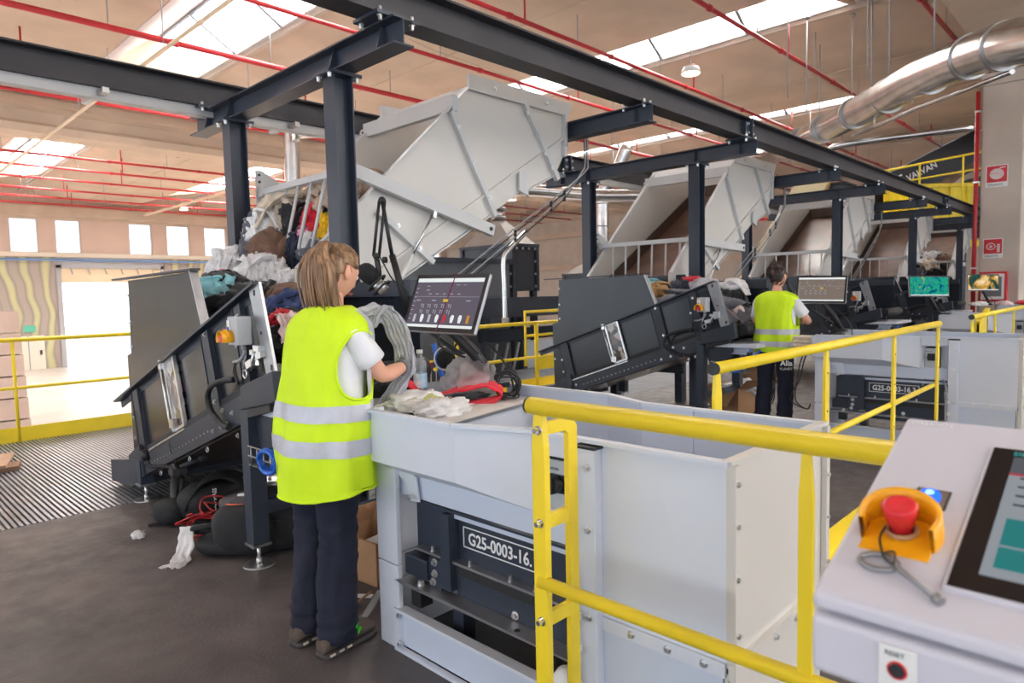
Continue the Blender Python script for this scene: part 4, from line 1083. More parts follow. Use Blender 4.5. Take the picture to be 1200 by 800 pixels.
    if num:
        n = MB()
        for (a, b, c, d) in ((ya, yb, z1-0.004, z1), (ya, yb, z0, z0+0.004), (ya, ya-0.004, z0, z1), (yb+0.004, yb, z0, z1)):
            n.box(X_(1.6575), X_(1.6598), b, a, c, d)
        n.build('number_frame', M['whitetext'], t)
        text('number_lettering', num, 0.066, (X_(1.66), ya-0.028, z0+0.017), (0,-1,0), (0,0,1), M['whitetext'], t, 0.0008, width=0.345, bold=0.0012)
    # bolts
    b = MB()
    for y, z in ((2.29, 0.83), (2.225, 0.765), (2.105, 0.66), (2.20, 0.03), (2.20, 0.15)): b.bolt((X_(1.574), y, z), (-1,0,0), 0.009, 0.010)
    for z in (0.22, 0.47, 0.74, 0.93): b.bolt((X_(1.56), 1.212, z), (-1,0,0), 0.009, 0.010)
    for z in (0.25, 0.55, 0.70, 0.84, 0.95):
        b.bolt((X_(1.606), 0.765, z), (0,-1,0), 0.008, 0.010); b.bolt((X_(2.255), 0.765, z), (0,-1,0), 0.008, 0.010)
    for x in (1.7, 1.85, 2.0, 2.15): b.bolt((X_(x), 0.765, 0.452), (0,-1,0), 0.008, 0.010)
    for y in (0.85, 0.96, 1.08): b.bolt((X_(1.59), y, 0.45), (-1,0,0), 0.008, 0.010)
    for y, z in ((2.01, 0.365), (1.6, 0.32), (2.02, 0.33), (2.01, 0.41)): b.bolt((X_(1.64 if y < 1.9 else 1.615), y, z), (-1,0,0), 0.011, 0.012)
    for y in (2.05, 1.83, 1.62, 1.5): b.bolt((X_(1.64), y, 0.438), (0,0,1), 0.007, 0.02)
    b.bolt((X_(1.60), 2.08, 0.304), (0,0,1), 0.014, 0.02)
    stuff(b.build('bolts', M['zinc'], t))
    # isolator switch
    sw = MB().box(X_(1.653), X_(1.734), 1.342, 1.445, 0.735, 0.912).build('isolator_body', M['black'], t, 0.004)
    MB().box(X_(1.645), X_(1.653), 1.348, 1.443, 0.738, 0.905).build('front_plate', M['boxgrey'], sw)
    MB().box(X_(1.637), X_(1.645), 1.368, 1.424, 0.800, 0.860).build('knob_plate', M['black'], sw)
    MB().cyl((X_(1.637), 1.395, 0.830), (X_(1.610), 1.395, 0.830), 0.028, 18).build('rotary_knob', M['black'], sw)
    MB().box(X_(1.600), X_(1.610), 1.386, 1.404, 0.804, 0.856).build('knob_grip', M['rubber'], sw)
    MB().box(X_(1.655), X_(1.72), 1.36, 1.43, 0.912, 0.918).build('top_lip', M['black'], sw)
    text('lettering', 'EATON', 0.013, (X_(1.645), 1.437, 0.872), (0,-1,0), (0,0,1), M['black'], sw, 0.0003, off=0.0012)
    MB().tube(spline([(X_(1.69), 1.38, 0.735), (X_(1.69), 1.36, 0.68), (X_(1.60), 1.29, 0.63), (X_(1.535), 1.262, 0.58)], 5), 0.008, 7).tube(spline([(X_(1.69), 1.41, 0.735), (X_(1.69), 1.42, 0.69), (X_(1.66), 1.44, 0.64), (X_(1.655), 1.46, 0.58)], 5), 0.007, 7).build('switch_cable', M['conduit'], t)
    cd = MB().cyl((X_(1.535), 1.262, 0.0), (X_(1.535), 1.262, 0.60), 0.009, 8)
    cd.build('conduit', M['conduit'], t)
    for z in (0.08, 0.26, 0.5): MB().cyl((X_(1.535), 1.262, z), (X_(1.535), 1.262, z+0.05), 0.014, 10).build('conduit_coupling', M['conduit'], t)
    for z in (0.02, 0.16, 0.24, 0.36, 0.46): MB().box(X_(1.52), X_(1.555), 1.235, 1.25, z, z+0.022).build('conduit_clip', M['white'], t)
    MB().loft([[(X_(x), 1.335+a_*math.cos(q), 0.155+b_*math.sin(q)) for q in [2*math.pi*j/20 for j in range(20)]] for x, a_, b_ in ((1.64, 0.05, 0.085), (1.60, 0.062, 0.10), (1.57, 0.055, 0.09), (1.56, 0.03, 0.05))]).build('white_motor_cover', M['white'], t)
    MB().box(X_(1.58), X_(1.62), 1.31, 1.35, 0.02, 0.06).build('cover_foot', M['black'], t)
    return t
trough(0, 'G25-0003-16.1', 'big pale grey sorting trough in the foreground, its plate numbered 16.1')
trough(1, 'G25-0003-16.3', 'pale grey sorting trough right of the second woman, its plate numbered 16.3')
trough(2, None, 'third pale grey sorting trough, below the green picture monitor')
trough(3, None, 'farthest pale grey sorting trough, below the beach picture monitor')

# ---------------------------------------------------------------- monitors
def screen_noise(name, cols, sc, dist, st):
    m = bpy.data.materials.new(name); m.use_nodes = True
    nt = m.node_tree; nt.nodes.remove(nt.nodes['Principled BSDF'])
    tc = nt.nodes.new('ShaderNodeTexCoord'); n = nt.nodes.new('ShaderNodeTexNoise')
    n.inputs['Scale'].default_value = sc; n.inputs['Distortion'].default_value = dist; n.inputs['Detail'].default_value = 3
    nt.links.new(tc.outputs['Object'], n.inputs['Vector'])
    rp = nt.nodes.new('ShaderNodeValToRGB')
    while len(rp.color_ramp.elements) < len(cols): rp.color_ramp.elements.new(0.5)
    for i, (e, c) in enumerate(zip(rp.color_ramp.elements, cols)): e.position = 0.3+0.4*i/(len(cols)-1); e.color = (*c, 1)
    nt.links.new(n.outputs['Fac'], rp.inputs[0])
    e = nt.nodes.new('ShaderNodeEmission'); e.inputs[1].default_value = st
    nt.links.new(rp.outputs[0], e.inputs[0]); nt.links.new(e.outputs[0], nt.nodes['Material Output'].inputs[0])
    return m
def scr(name, c, st=0.9):
    if name in bpy.data.materials: return bpy.data.materials[name]
    m = emit(name, c, st)
    nt = m.node_tree
    g = nt.nodes.new('ShaderNodeBsdfGlossy'); g.inputs['Roughness'].default_value = 0.12; g.inputs[0].default_value = (0.05,0.05,0.05,1)
    a = nt.nodes.new('ShaderNodeAddShader')
    em = [n for n in nt.nodes if n.type == 'EMISSION'][0]
    nt.links.new(em.outputs[0], a.inputs[0]); nt.links.new(g.outputs[0], a.inputs[1]); nt.links.new(a.outputs[0], nt.nodes['Material Output'].inputs[0])
    return m
def monitor(k, mode, label, c=(2.081, 2.455, 1.414), yaw=-83.9, tilt=23.2, wd=0.476, hg=0.300):
    c = Vector(c) + Vector((ST*k, 0, 0))
    t = thing('touch_monitor', (c.x+0.22, c.y-0.2, 1.0), label, 'monitor', 'monitors on arms over the troughs')
    ya, tl = R(yaw), R(tilt)
    r = Vector((math.cos(ya), math.sin(ya), 0)); n0 = Vector((math.sin(ya), -math.cos(ya), 0))
    n = math.cos(tl)*n0 + math.sin(tl)*Vector((0,0,1)); u = n.cross(r)
    if u.z < 0: u = -u
    ro = R(-1.4); r, u = math.cos(ro)*r + math.sin(ro)*u, -math.sin(ro)*r + math.cos(ro)*u
    MB().obox(c - n*0.012, r*wd/2, u*hg/2, n*0.011).build('housing', M['dull'], t, 0.006)
    MB().obox(c, r*(wd/2-0.003), u*(hg/2-0.003), n*0.0012).build('bezel', M['black'], t)
    def pane(name, x0, x1, y0, y1, m, par, d=0.0016):
        return MB().obox(c + r*(x0+x1)/2*wd + u*(y0+y1)/2*hg + n*d, r*(x1-x0)/2*wd, u*(y1-y0)/2*hg, n*0.0004).build(name, m, par)
    if mode < 2:
        sc = pane('screen', -0.455, 0.455, -0.42, 0.42, scr('dark_interface', s2l(88,84,98), 1.35) if mode == 0 else scr('brown_interface', s2l(126,114,106), 1.2), t)
        wh = scr('pale_interface', s2l(226,232,232), 1.4)
        if mode == 0: MB().sheet([c + r*(a_*wd) + u*(b_*hg) + n*0.0025 for a_, b_ in ((-0.012,-0.5),(0.006,-0.5),(0.066,0.5),(0.050,0.5))], 0.0004).build('magenta_line', scr('magenta_line', s2l(110,30,70), 1.2), t)
        pane('title_bar', -0.455, 0.455, 0.355, 0.42, wh, sc, 0.0024)
        pane('task_bar', -0.455, 0.455, -0.42, -0.375, wh, sc, 0.0024)
        yl = scr('yellow_button', s2l(240,206,60), 1.0)
        pane('yellow_button', -0.02, 0.045, 0.015, 0.06, yl, sc, 0.0026)
        dm = MB(); wm = MB()
        def rect(mb, x0, x1, y0, y1): mb.obox(c + r*(x0+x1)/2*wd + u*(y0+y1)/2*hg + n*0.0024, r*(x1-x0)/2*wd, u*(y1-y0)/2*hg, n*0.0004)
        for i in range(3): rect(wm, -0.40+0.22*i+0.25*(i > 1), -0.34+0.22*i+0.25*(i > 1), 0.03, 0.042)
        for j in range(2):
            for i in range(5):
                x = -0.32+0.095*i; y = -0.08-0.10*j
                rect(wm, x, x+0.03, y+0.045, y+0.052); rect(wm, x+0.012, x+0.018, y, y+0.035); rect(wm, x+0.04, x+0.045, y-0.02, y+0.05)
        for i in range(8): rect(wm, -0.445, -0.415, 0.24-0.075*i, 0.25-0.075*i)
        for i in range(5): rect(wm, -0.25+0.10*i, -0.21+0.10*i, 0.145, 0.155)
        rect(wm, -0.30, -0.25, 0.21, 0.22); rect(wm, -0.3, -0.26, 0.28, 0.288); rect(wm, 0.1, 0.16, 0.30, 0.306); rect(wm, 0.2, 0.24, 0.30, 0.306)
        rect(wm, -0.40, 0.45, 0.10, 0.103)
        wm.build('interface_lines', scr('interface_grey', s2l(176,176,186), 1.4), sc)
        if mode == 0:
            shapes = ['white_trousers_icon','white_shirt_icon','outline_icon','white_coat_icon','red_shirt_icon','striped_shirt_icon','white_top_icon','orange_icon']
            for i, nm in enumerate(shapes):
                x = -0.36+0.105*i
                col = scr('red_icon', s2l(224,60,72)) if i == 4 else scr('orange_icon', s2l(236,166,60)) if i == 7 else wh
                q = MB(); wv2 = 0.030
                pts = [(-0.5,-1),(0.5,-1),(0.8,0.3),(0.45,1),(-0.45,1),(-0.8,0.3)] if i in (1,3,4,5,6) else [(-0.6,-1),(0.5,-1),(0.5,1),(-0.6,1)]
                q.sheet([c + r*(x+a*wv2)*wd + u*(-0.27+b*0.065)*hg + n*0.0022 for a, b in pts], 0.0006)
                if i in (0, 2): col = scr('interface_grey', s2l(176,176,186))
                q.build(nm, col, sc)
    else:
        m = screen_noise('green_wave_picture', [s2l(6,40,96), s2l(10,110,130), s2l(40,170,120), s2l(20,120,140), s2l(170,200,90)], 6, 2.5, 1.4) if mode == 2 else screen_noise('beach_picture', [s2l(30,36,60), s2l(40,80,70), s2l(200,150,60), s2l(250,230,190), s2l(40,60,110)], 4, 0.8, 1.4)
        sc = pane('screen', -0.47, 0.47, -0.44, 0.44, m, t)
        pane('task_bar', -0.47, 0.47, -0.44, -0.40, scr('pale_interface', s2l(226,232,232)), sc, 0.0024)
    # arm
    bk = c - n*0.03
    b0 = Vector((c.x+0.20, c.y-0.13, 1.01)) if k < 2 else Vector((c.x+0.08, c.y-0.10, 1.01))
    MB().obox(bk, r*0.06, u*0.05, n*0.014).build('mount', M['black'], t, 0.004)
    el = bk - n*0.035 - u*0.10
    MB().tube([bk - n*0.01, el, el + (b0-el)*0.55 + Vector((0,0,0.03)), b0 + Vector((0,0,0.01))], [0.024, 0.027, 0.030, 0.026], 12).build('arm', M['black'], t)
    MB().bar(el + r*0.03 - n*0.01, el + (b0-el)*0.55 + r*0.034 + Vector((0,0,0.03)), 0.008, 0.03, n).build('arm_cover', M['rubber'], t)
    MB().obox(b0, Vector((0.05,0,0)), Vector((0,0.05,0)), Vector((0,0,0.012))).build('clamp', M['black'], t)
    MB().tube(spline([bk - u*0.1, bk - u*0.2 - n*0.02, b0 + Vector((-0.02,0.1,0.12)), b0 + Vector((0.0,0.05,0.2)), b0 + Vector((0.02,-0.08,0.06)), b0+Vector((0.03,-0.1,-0.1))], 6), 0.005, 6).build('cable', M['black'], t)
    return t
monitor(0, 0, 'nearest touch monitor with dark interface and clothing icons on its screen')
monitor(1, 1, 'second touch monitor with brownish interface, in front of the second woman', (2.07, 2.46, 1.425), -78, 20, 0.47, 0.295)
monitor(2, 2, 'monitor showing a green and blue swirl picture', (2.33, 2.64, 1.42), -46, 8, 0.64, 0.335)
monitor(3, 3, 'monitor showing a dark and sandy beach picture beside the column', (1.84, 2.64, 1.46), -46, 6, 0.66, 0.345)

def mic(k, label, full=True):
    D = Vector((ST*k, 0, 0))
    t = thing('boom_microphone', D + Vector((2.09, 2.75, 1.25)), label, 'microphone', 'microphones on boom arms')
    V = lambda x, y, z: D + Vector((x, y, z))
    c = V(1.955, 2.89, 1.565)
    ax = Vector((-0.35, 0.35, 0.55)).normalized()
    rings = []
    side = ax.orthogonal().normalized(); sd2 = ax.cross(side)
    for s, rr in ((-0.055, 0.02), (-0.045, 0.036), (-0.02, 0.046), (0.015, 0.048), (0.04, 0.040), (0.055, 0.025), (0.062, 0.006)):
        rings.append([c + ax*s + (side*math.cos(a)+sd2*math.sin(a))*rr for a in [2*math.pi*j/16 for j in range(16)]])
    MB().loft(rings).build('foam_head', mat('black_foam', s2l(34,34,36), 0.95, 0, 0.2, 60, 0.2, 120) if 'black_foam' not in bpy.data.materials else bpy.data.materials['black_foam'], t)
    MB().cyl(c - ax*0.05, c - ax*0.12, 0.030, 16).build('body', M['zinc'], t)
    MB().tube([c - ax*0.06 + (side*math.cos(a)+sd2*math.sin(a))*0.052 for a in [2*math.pi*j/20 for j in range(21)]], 0.008, 6).tube([c - ax*0.095 + (side*math.cos(a)+sd2*math.sin(a))*0.052 for a in [2*math.pi*j/20 for j in range(21)]], 0.006, 6).build('shock_mount', M['black'], t)
    e1, top, base = V(1.985, 2.86, 1.655), V(2.025, 2.85, 1.935 if full else 1.70), V(2.09, 2.74, 1.345)
    MB().tube([c - ax*0.07 + side*0.03, V(1.99, 2.85, 1.58), e1], 0.014, 8).build('swivel', M['black'], t)
    for o in (-0.010, 0.010):
        MB().cyl(e1 + Vector((o,-o,0)), top + Vector((o,-o,0)), 0.008, 8).build('boom_tube', M['black'], t)
    lo = V(2.045, 2.81, 1.66 if full else 1.55)
    MB().cyl(top, lo, 0.010, 8).cyl(lo, base, 0.017, 8).build('lower_boom', M['black'], t)
    MB().ball(top, 0.02, 10, 6).ball(e1, 0.018, 10, 6).cyl(e1 + Vector((0.02,-0.03,-0.02)), e1 + Vector((0.03,-0.045,-0.02)), 0.016, 10).build('joint_knob', M['black'], t)
    MB().cyl(base, V(2.33, 2.32, 1.0), 0.012, 8).build('post', M['black'], t)
    MB().tube(spline([e1 + Vector((0.02,0,0)), e1 + Vector((0.06,-0.05,-0.12)), V(2.06, 2.75, 1.5), base + Vector((0.02,-0.03,0.05))], 6), 0.004, 5).build('cable', M['black'], t)
    return t
mic(0, 'black foam microphone on a boom arm before the face of the ponytailed woman')
m1 = mic(1, 'black foam microphone half hidden beside the head of the second woman', False)
t = thing('pop_filter', (2.3, 2.7, 1.1), 'round black pop filter hanging below the nearest touch monitor', 'pop filter')
c = Vector((2.22, 2.62, 1.125))
n = Vector((-0.65,-0.75,0.0)).normalized(); s = Vector((0.75,-0.65,0))
MB().loft([[c + n*d + (s*math.cos(a) + Vector((0,0,1))*math.sin(a))*rr for a in [2*math.pi*j/20 for j in range(20)]] for d, rr in ((-0.02,0.02),(-0.015,0.045),(0.01,0.05),(0.03,0.035),(0.036,0.008))]).build('foam', bpy.data.materials['black_foam'], t)
MB().tube([c + Vector((0.02,0.02,0.0)) + (s*math.cos(a) + Vector((0,0,1))*math.sin(a))*0.062 for a in [2*math.pi*j/24 for j in range(25)]], 0.004, 6).build('ring', M['zinc'], t)
MB().tube(spline([c + Vector((0.04,0.02,0)), c + Vector((0.08,0.0,0.08)), Vector((2.2,2.45,1.28))], 5), 0.006, 6).build('gooseneck', M['black'], t)

# ================================================================== RAILINGS
Yl = M['yellow']
def flatpost(mb, x, y, z0, z1, wx, wy, taper=True):
    """flat post with a pointed top: wx, wy its size in plan"""
    if wx >= wy:
        mb.prism([(x-wx/2, z0), (x+wx/2, z0), (x+wx/2, z1-0.10), (x+wx*0.28, z1), (x-wx*0.28, z1), (x-wx/2, z1-0.10)], 'y', y-wy/2, y+wy/2)
    else:
        mb.prism([(y-wy/2, z0), (y+wy/2, z0), (y+wy/2, z1-0.10), (y+wy*0.28, z1), (y-wy*0.28, z1), (y-wy/2, z1-0.10)], 'x', x-wx/2, x+wx/2)
    return mb
t = thing('guard_rail', (1.36, 0, 0), 'nearest yellow guard rail with ladder-like end bracket, in front of the big trough', 'guard rail')
MB().cyl((1.36, 1.25, 1.14), (1.36, -3.0, 1.14), 0.0245, 24).build('top_rail', Yl, t)
MB().cyl((1.36, 1.258, 1.14), (1.36, 1.25, 1.14), 0.0235, 24).build('end_cap', M['black'], t)
MB().tube([(1.36, 1.225, 0.645), (1.36, -3.0, 0.645)], 0.0185, 16).build('middle_rail', Yl, t)
flatpost(MB(), 1.365, 1.22, 0.0, 1.13, 0.024, 0.046).build('post', Yl, t, 0.002)
br = MB()
br.box(1.468, 1.508, 1.205, 1.222, 0.0, 1.050)
br.prism([(1.468, 1.050), (1.508, 1.050), (1.508, 1.068), (1.485, 1.095), (1.378, 1.095), (1.378, 1.060), (1.455, 1.060)], 'y', 1.205, 1.222)
for z in (0.815, 0.535): br.box(1.378, 1.4679, 1.2055, 1.2215, z-0.02, z+0.02)
br.build('end_bracket', Yl, t)
b = MB()
for z in (1.075, 0.815, 0.535): b.bolt((1.352, 1.215, z), (-1, 0, 0), 0.009, 0.018)
stuff(b.build('bolts', M['chrome'], t))
for y in (0.50, -0.7, -2.0):
    flatpost(MB(), 1.36, y, 0.0, 1.13, 0.012, 0.030).build('post', Yl, t, 0.002)

def rail2():
    t = thing('guard_rail', (4.2, 1.245, 0), 'yellow guard rail running back beside the second trough, in front of the second woman', 'guard rail')
    y = 1.245
    MB().cyl((2.42, y, 1.14), (6.10, y, 1.14), 0.0245, 20).build('top_rail', Yl, t)
    MB().cyl((2.405, y, 1.14), (2.42, y, 1.14), 0.0245, 20).build('end_cap', M['black'], t)
    MB().tube([(3.5, y+0.02, 0.66), (6.08, y+0.02, 0.66)], 0.018, 12).build('middle_rail', Yl, t)
    for x in (2.44, 3.64, 4.88, 6.08):
        flatpost(MB(), x, y, 0.0, 1.13, 0.056, 0.016).build('post', Yl, t, 0.002)
    MB().box(3.2, 6.1, y-0.006, y, 0.010, 0.15).box(3.2, 6.1, y-0.10, y, 0.0, 0.0099).build('toe_board', Yl, t)
    h = MB()
    for x in (3.64, 4.88, 6.08):
        for z in (0.2, 0.52, 0.80, 1.0): h.cyl((x, y-0.010, z), (x, y-0.0075, z), 0.006, 8)
    h.build('bolt_holes', M['black'], t)
    b = MB()
    for x in (3.64, 4.88): b.bolt((x, y-0.05, 0.010), (0,0,1), 0.010, 0.012)
    stuff(b.build('bolts', M['zinc'], t))
    return t
r2 = rail2()
dup(r2, (ST, 0, 0), 'far yellow guard rail beyond the second trough, at the right edge of the picture')
t = thing('yellow_guard_plate', (10.2, 1.65, 0), 'yellow sloping guard plate beside the far yellow guard rail', 'guard plate')
MB().prism([(9.9, 0.80), (9.9, 0.97), (10.5, 1.10), (10.5, 0.80)], 'y', 1.60, 1.62).build('plate', Yl, t)
MB().bar((9.88, 1.61, 0.97), (10.55, 1.61, 1.115), 0.05, 0.03).build('rim', Yl, t)
MB().box(9.9, 9.95, 1.60, 1.65, 0.0, 0.97).box(10.45, 10.5, 1.60, 1.65, 0.0, 1.1).build('post', Yl, t)

t = thing('platform_railing', (1.4, 8.72, 0), 'long yellow railing with toe board along the grating at the left', 'railing')
MB().cyl((-6, 8.72, 1.08), (5.3, 8.72, 1.08), 0.024, 12).build('top_rail', Yl, t)
MB().cyl((-6, 8.72, 0.57), (5.3, 8.72, 0.57), 0.018, 10).build('middle_rail', Yl, t)
for x in (-2.0, -0.3, 1.42, 3.1, 4.8): MB().cyl((x, 8.72, 0.0), (x, 8.72, 1.08), 0.018, 10).build('post', Yl, t)
MB().box(-6, 5.3, 8.71, 8.72, -0.02, 0.15).build('toe_board', Yl, t)
t = thing('rear_handrail', (7.2, 6.85, 0), 'yellow handrail standing behind the nearest touch monitor', 'handrail')
MB().cyl((5.6, 6.85, 1.0), (9.6, 6.85, 1.0), 0.028, 12).build('top_rail', Yl, t)
MB().cyl((5.6, 6.85, 0.48), (9.6, 6.85, 0.48), 0.022, 10).build('middle_rail', Yl, t)
for x in (6.0, 7.62, 9.3): MB().cyl((x, 6.85, 0.0), (x, 6.85, 1.0), 0.032, 12).build('post', Yl, t)
MB().box(5.6, 9.6, 6.6, 6.85, 0.0, 0.012).box(5.6, 9.6, 6.84, 6.85, 0.0, 0.16).build('toe_board', Yl, t)
MB().tube([(7.75, 7.2, 0.3), (7.75, 7.2, 1.16), (9.6, 7.2, 1.16)], 0.026, 8).tube([(7.75, 7.2, 0.78), (9.6, 7.2, 0.78)], 0.022, 8).build('second_hoop', Yl, t)
MB().box(8.0, 9.2, 7.18, 7.2, 0.22, 0.46).build('kick_plate', Yl, t)

# ================================================================== CONTROL CONSOLE (foreground)
t = thing('control_console', (0.95, 0.0, 0), 'lavender grey sloping control console in the right foreground', 'control console')
CB = M['cabinet']
sl = R(20)
E0 = Vector((0.8843, 0.2091, 1.1546)); nn = Vector((-math.sin(sl), 0, math.cos(sl))); vv = Vector((math.cos(sl), 0, math.sin(sl))); uu = Vector((0,-1,0))
def PL(u_, v_, d=0.0): return E0 + uu*u_ + vv*v_ + nn*d
lid = MB().prism([(0.757, 1.090), (0.757, 1.106), (0.762, 1.1105), (1.140, 1.248), (1.150, 1.246), (1.155, 1.225)], 'y', -0.75, 0.272)
lid.build('lid', CB, t, 0.006, 3)
MB().prism([(0.772, 1.02), (0.772, 1.088), (1.15, 1.225), (1.15, 1.02)], 'y', -0.74, 0.266).build('lid_gasket', M['conduit'], t)
MB().prism([(0.757, 1.020), (0.757, 1.080), (0.764, 1.084), (0.80, 1.094), (1.13, 1.21), (1.155, 1.21), (1.155, 0.96), (0.80, 1.0)], 'y', -0.75, 0.272).build('body', CB, t, 0.005, 3)
MB().box(0.86, 1.12, -0.45, 0.05, 0.0, 1.0).build('pedestal', CB, t, 0.005)
# emergency stop
sh = MB()
pts_o, pts_i = [], []
for i in range(25):
    a = -0.45 + (math.pi+0.9)*i/24
    pts_o.append((0.043*math.cos(a), 0.036*math.sin(a) if math.sin(a) > 0 else 0.055*math.sin(a)))
    pts_i.append((0.037*math.cos(a), 0.030*math.sin(a) if math.sin(a) > 0 else 0.055*math.sin(a)))
rings = []
for (o, d) in ((pts_o, 0.0), (pts_o, 0.032), (pts_i, 0.032), (pts_i, 0.002)):
    rings.append([PL(-0.004+p[0], -0.002+p[1], d+(0.010*max(0, p[1]/0.036) if d > 0.01 else 0)) for p in o])
sh.loft(rings + [rings[0]], False, False)
es = sh.build('stop_shroud', M['estopyel'], t)
MB().obox(PL(-0.004, -0.008, 0.0012), uu*0.036, vv*0.036, nn*0.0012).build('shroud_base', M['estopyel'], es)
rg = []
for d, r_ in ((0.003, 0.012), (0.016, 0.0125), (0.018, 0.0155), (0.034, 0.0185), (0.040, 0.0195), (0.0425, 0.0175), (0.0415, 0.010), (0.041, 0.001)):
    rg.append([PL(-0.004+r_*math.cos(a), -0.002+r_*math.sin(a), d) for a in [2*math.pi*j/24 for j in range(24)]])
MB().loft(rg).build('stop_button', M['estopred'], t)
MB().tube([PL(-0.004+0.016*math.cos(a), -0.002+0.016*math.sin(a), 0.006) for a in [2*math.pi*j/20 for j in range(20)]], 0.003, 6, closed=True).build('button_collar', M['cardboard'], t)
# cotter pin and cord hanging on the button
cp = MB()
cp.tube([PL(-0.012+0.019*math.cos(a), -0.066+0.013*math.sin(a), 0.005) for a in [2*math.pi*j/24+0.3 for j in range(22)]], 0.0032, 8)
cp.tube([PL(0.002, -0.062, 0.008), PL(0.012, -0.074, 0.007), PL(0.054, -0.102, 0.005)], 0.0034, 8).tube([PL(0.050, -0.0995, 0.005), PL(0.057, -0.104, 0.005)], 0.0055, 10)
cp.build('locking_pin', mat('dull_steel_pin', (0.30,0.30,0.31), 0.4, 0.8), t)
MB().tube(spline([PL(-0.018, -0.012, 0.014), PL(-0.020, -0.03, 0.010), PL(-0.012, -0.052, 0.009), PL(-0.006, -0.064, 0.010), PL(0.004, -0.070, 0.010), PL(0.0, -0.050, 0.010), PL(-0.010, -0.056, 0.010)], 6), 0.0015, 6).build('cord', M['black'], t)
# blue lamp
MB().obox(PL(0.010, 0.077, 0.001), uu*0.0165, vv*0.0185, nn*0.001).build('lamp_plate', M['chrome'], t)
MB().obox(PL(0.010, 0.077, 0.0005), uu*0.0185, vv*0.0205, nn*0.0008).build('lamp_frame', M['black'], t)
MB().loft([[PL(0.008+r_*math.cos(a), 0.080+r_*math.sin(a), d) for a in [2*math.pi*j/20 for j in range(20)]] for d, r_ in ((0.002, 0.012), (0.006, 0.0115), (0.008, 0.008), (0.0085, 0.001))]).build('blue_lamp', emit('blue_lamp_glow', (0.03, 0.16, 1.0), 2.2), t)
MB().loft([[PL(0.008+r_*math.cos(a), 0.080+r_*math.sin(a), d) for a in [2*math.pi*j/16 for j in range(16)]] for d, r_ in ((0.0082, 0.005), (0.0095, 0.004), (0.0097, 0.001))]).build('lamp_core', emit('pale_blue_core', (0.45, 0.8, 1.0), 2.0), t)
# operator panel
hm = MB().obox(PL(0.235, 0.066, 0.002), uu*0.183, vv*0.147, nn*0.003).build('operator_panel', CB, t, 0.002)
MB().obox(PL(0.235, 0.066, 0.005), uu*0.179, vv*0.143, nn*0.0012).build('panel_glass', mat('black_glass', s2l(24,20,22), 0.08), hm)
MB().obox(PL(0.235, 0.069, 0.0066), uu*0.155, vv*0.119, nn*0.0004).build('panel_screen', scr('grey_screen', s2l(176,184,192), 0.8), hm)
def hp(name, u0, u1, v0, v1, m): MB().obox(PL((u0+u1)/2, (v0+v1)/2, 0.0072), uu*(u1-u0)/2, vv*(v1-v0)/2, nn*0.0003).build(name, m, hm)
hp('header_bar', 0.08, 0.39, 0.150, 0.187, scr('header_grey', s2l(110,112,122), 0.8))
hp('red_line', 0.08, 0.39, 0.146, 0.150, scr('red_line', s2l(220,60,90), 0.8))
tl_ = scr('teal_tile', s2l(40,150,152), 0.8)
hp('teal_tile', 0.090, 0.135, 0.005, 0.055, tl_); hp('teal_tile', 0.090, 0.135, -0.035, 0.001, tl_)
hp('teal_tile', 0.140, 0.185, 0.005, 0.055, tl_); hp('teal_tile', 0.140, 0.185, -0.035, 0.001, tl_)
for i in range(4): hp('dark_bar', 0.092, 0.30, 0.082+0.019*i, 0.0855+0.019*i, scr('bar_grey', s2l(70,72,80), 0.8))
hp('green_mark', 0.098, 0.11, 0.128, 0.140, scr('green_mark', s2l(90,180,110), 0.9))
text('lettering', 'SIEMENS', 0.012, PL(0.078, 0.193, 0.0064), uu, vv, scr('teal_letters', s2l(70,190,190), 0.9), hm, 0.0002, off=0.0004)
text('maker_lettering', 'VALVAN', 0.014, PL(-0.054, 0.255, 0.0), uu, vv, M['white'], t, 0.0003, off=0.0008)
# key switch on the front lip
MB().box(0.753, 0.757, 0.166, 0.202, 1.030, 1.076).build('key_plate', M['white'], t, 0.001)
text('lettering', 'RESET', 0.007, (0.753, 0.196, 1.066), (0,-1,0), (0,0,1), M['black'], t, 0.0002, off=0.0004)
MB().tube(ring((0.752, 0.184, 1.052), 0.0085, 'x', 18), 0.0012, 6).build('red_ring', M['estopred'], t)
MB().cyl((0.753, 0.184, 1.052), (0.750, 0.184, 1.052), 0.007, 14).build('key_barrel', M['rubber'], t)

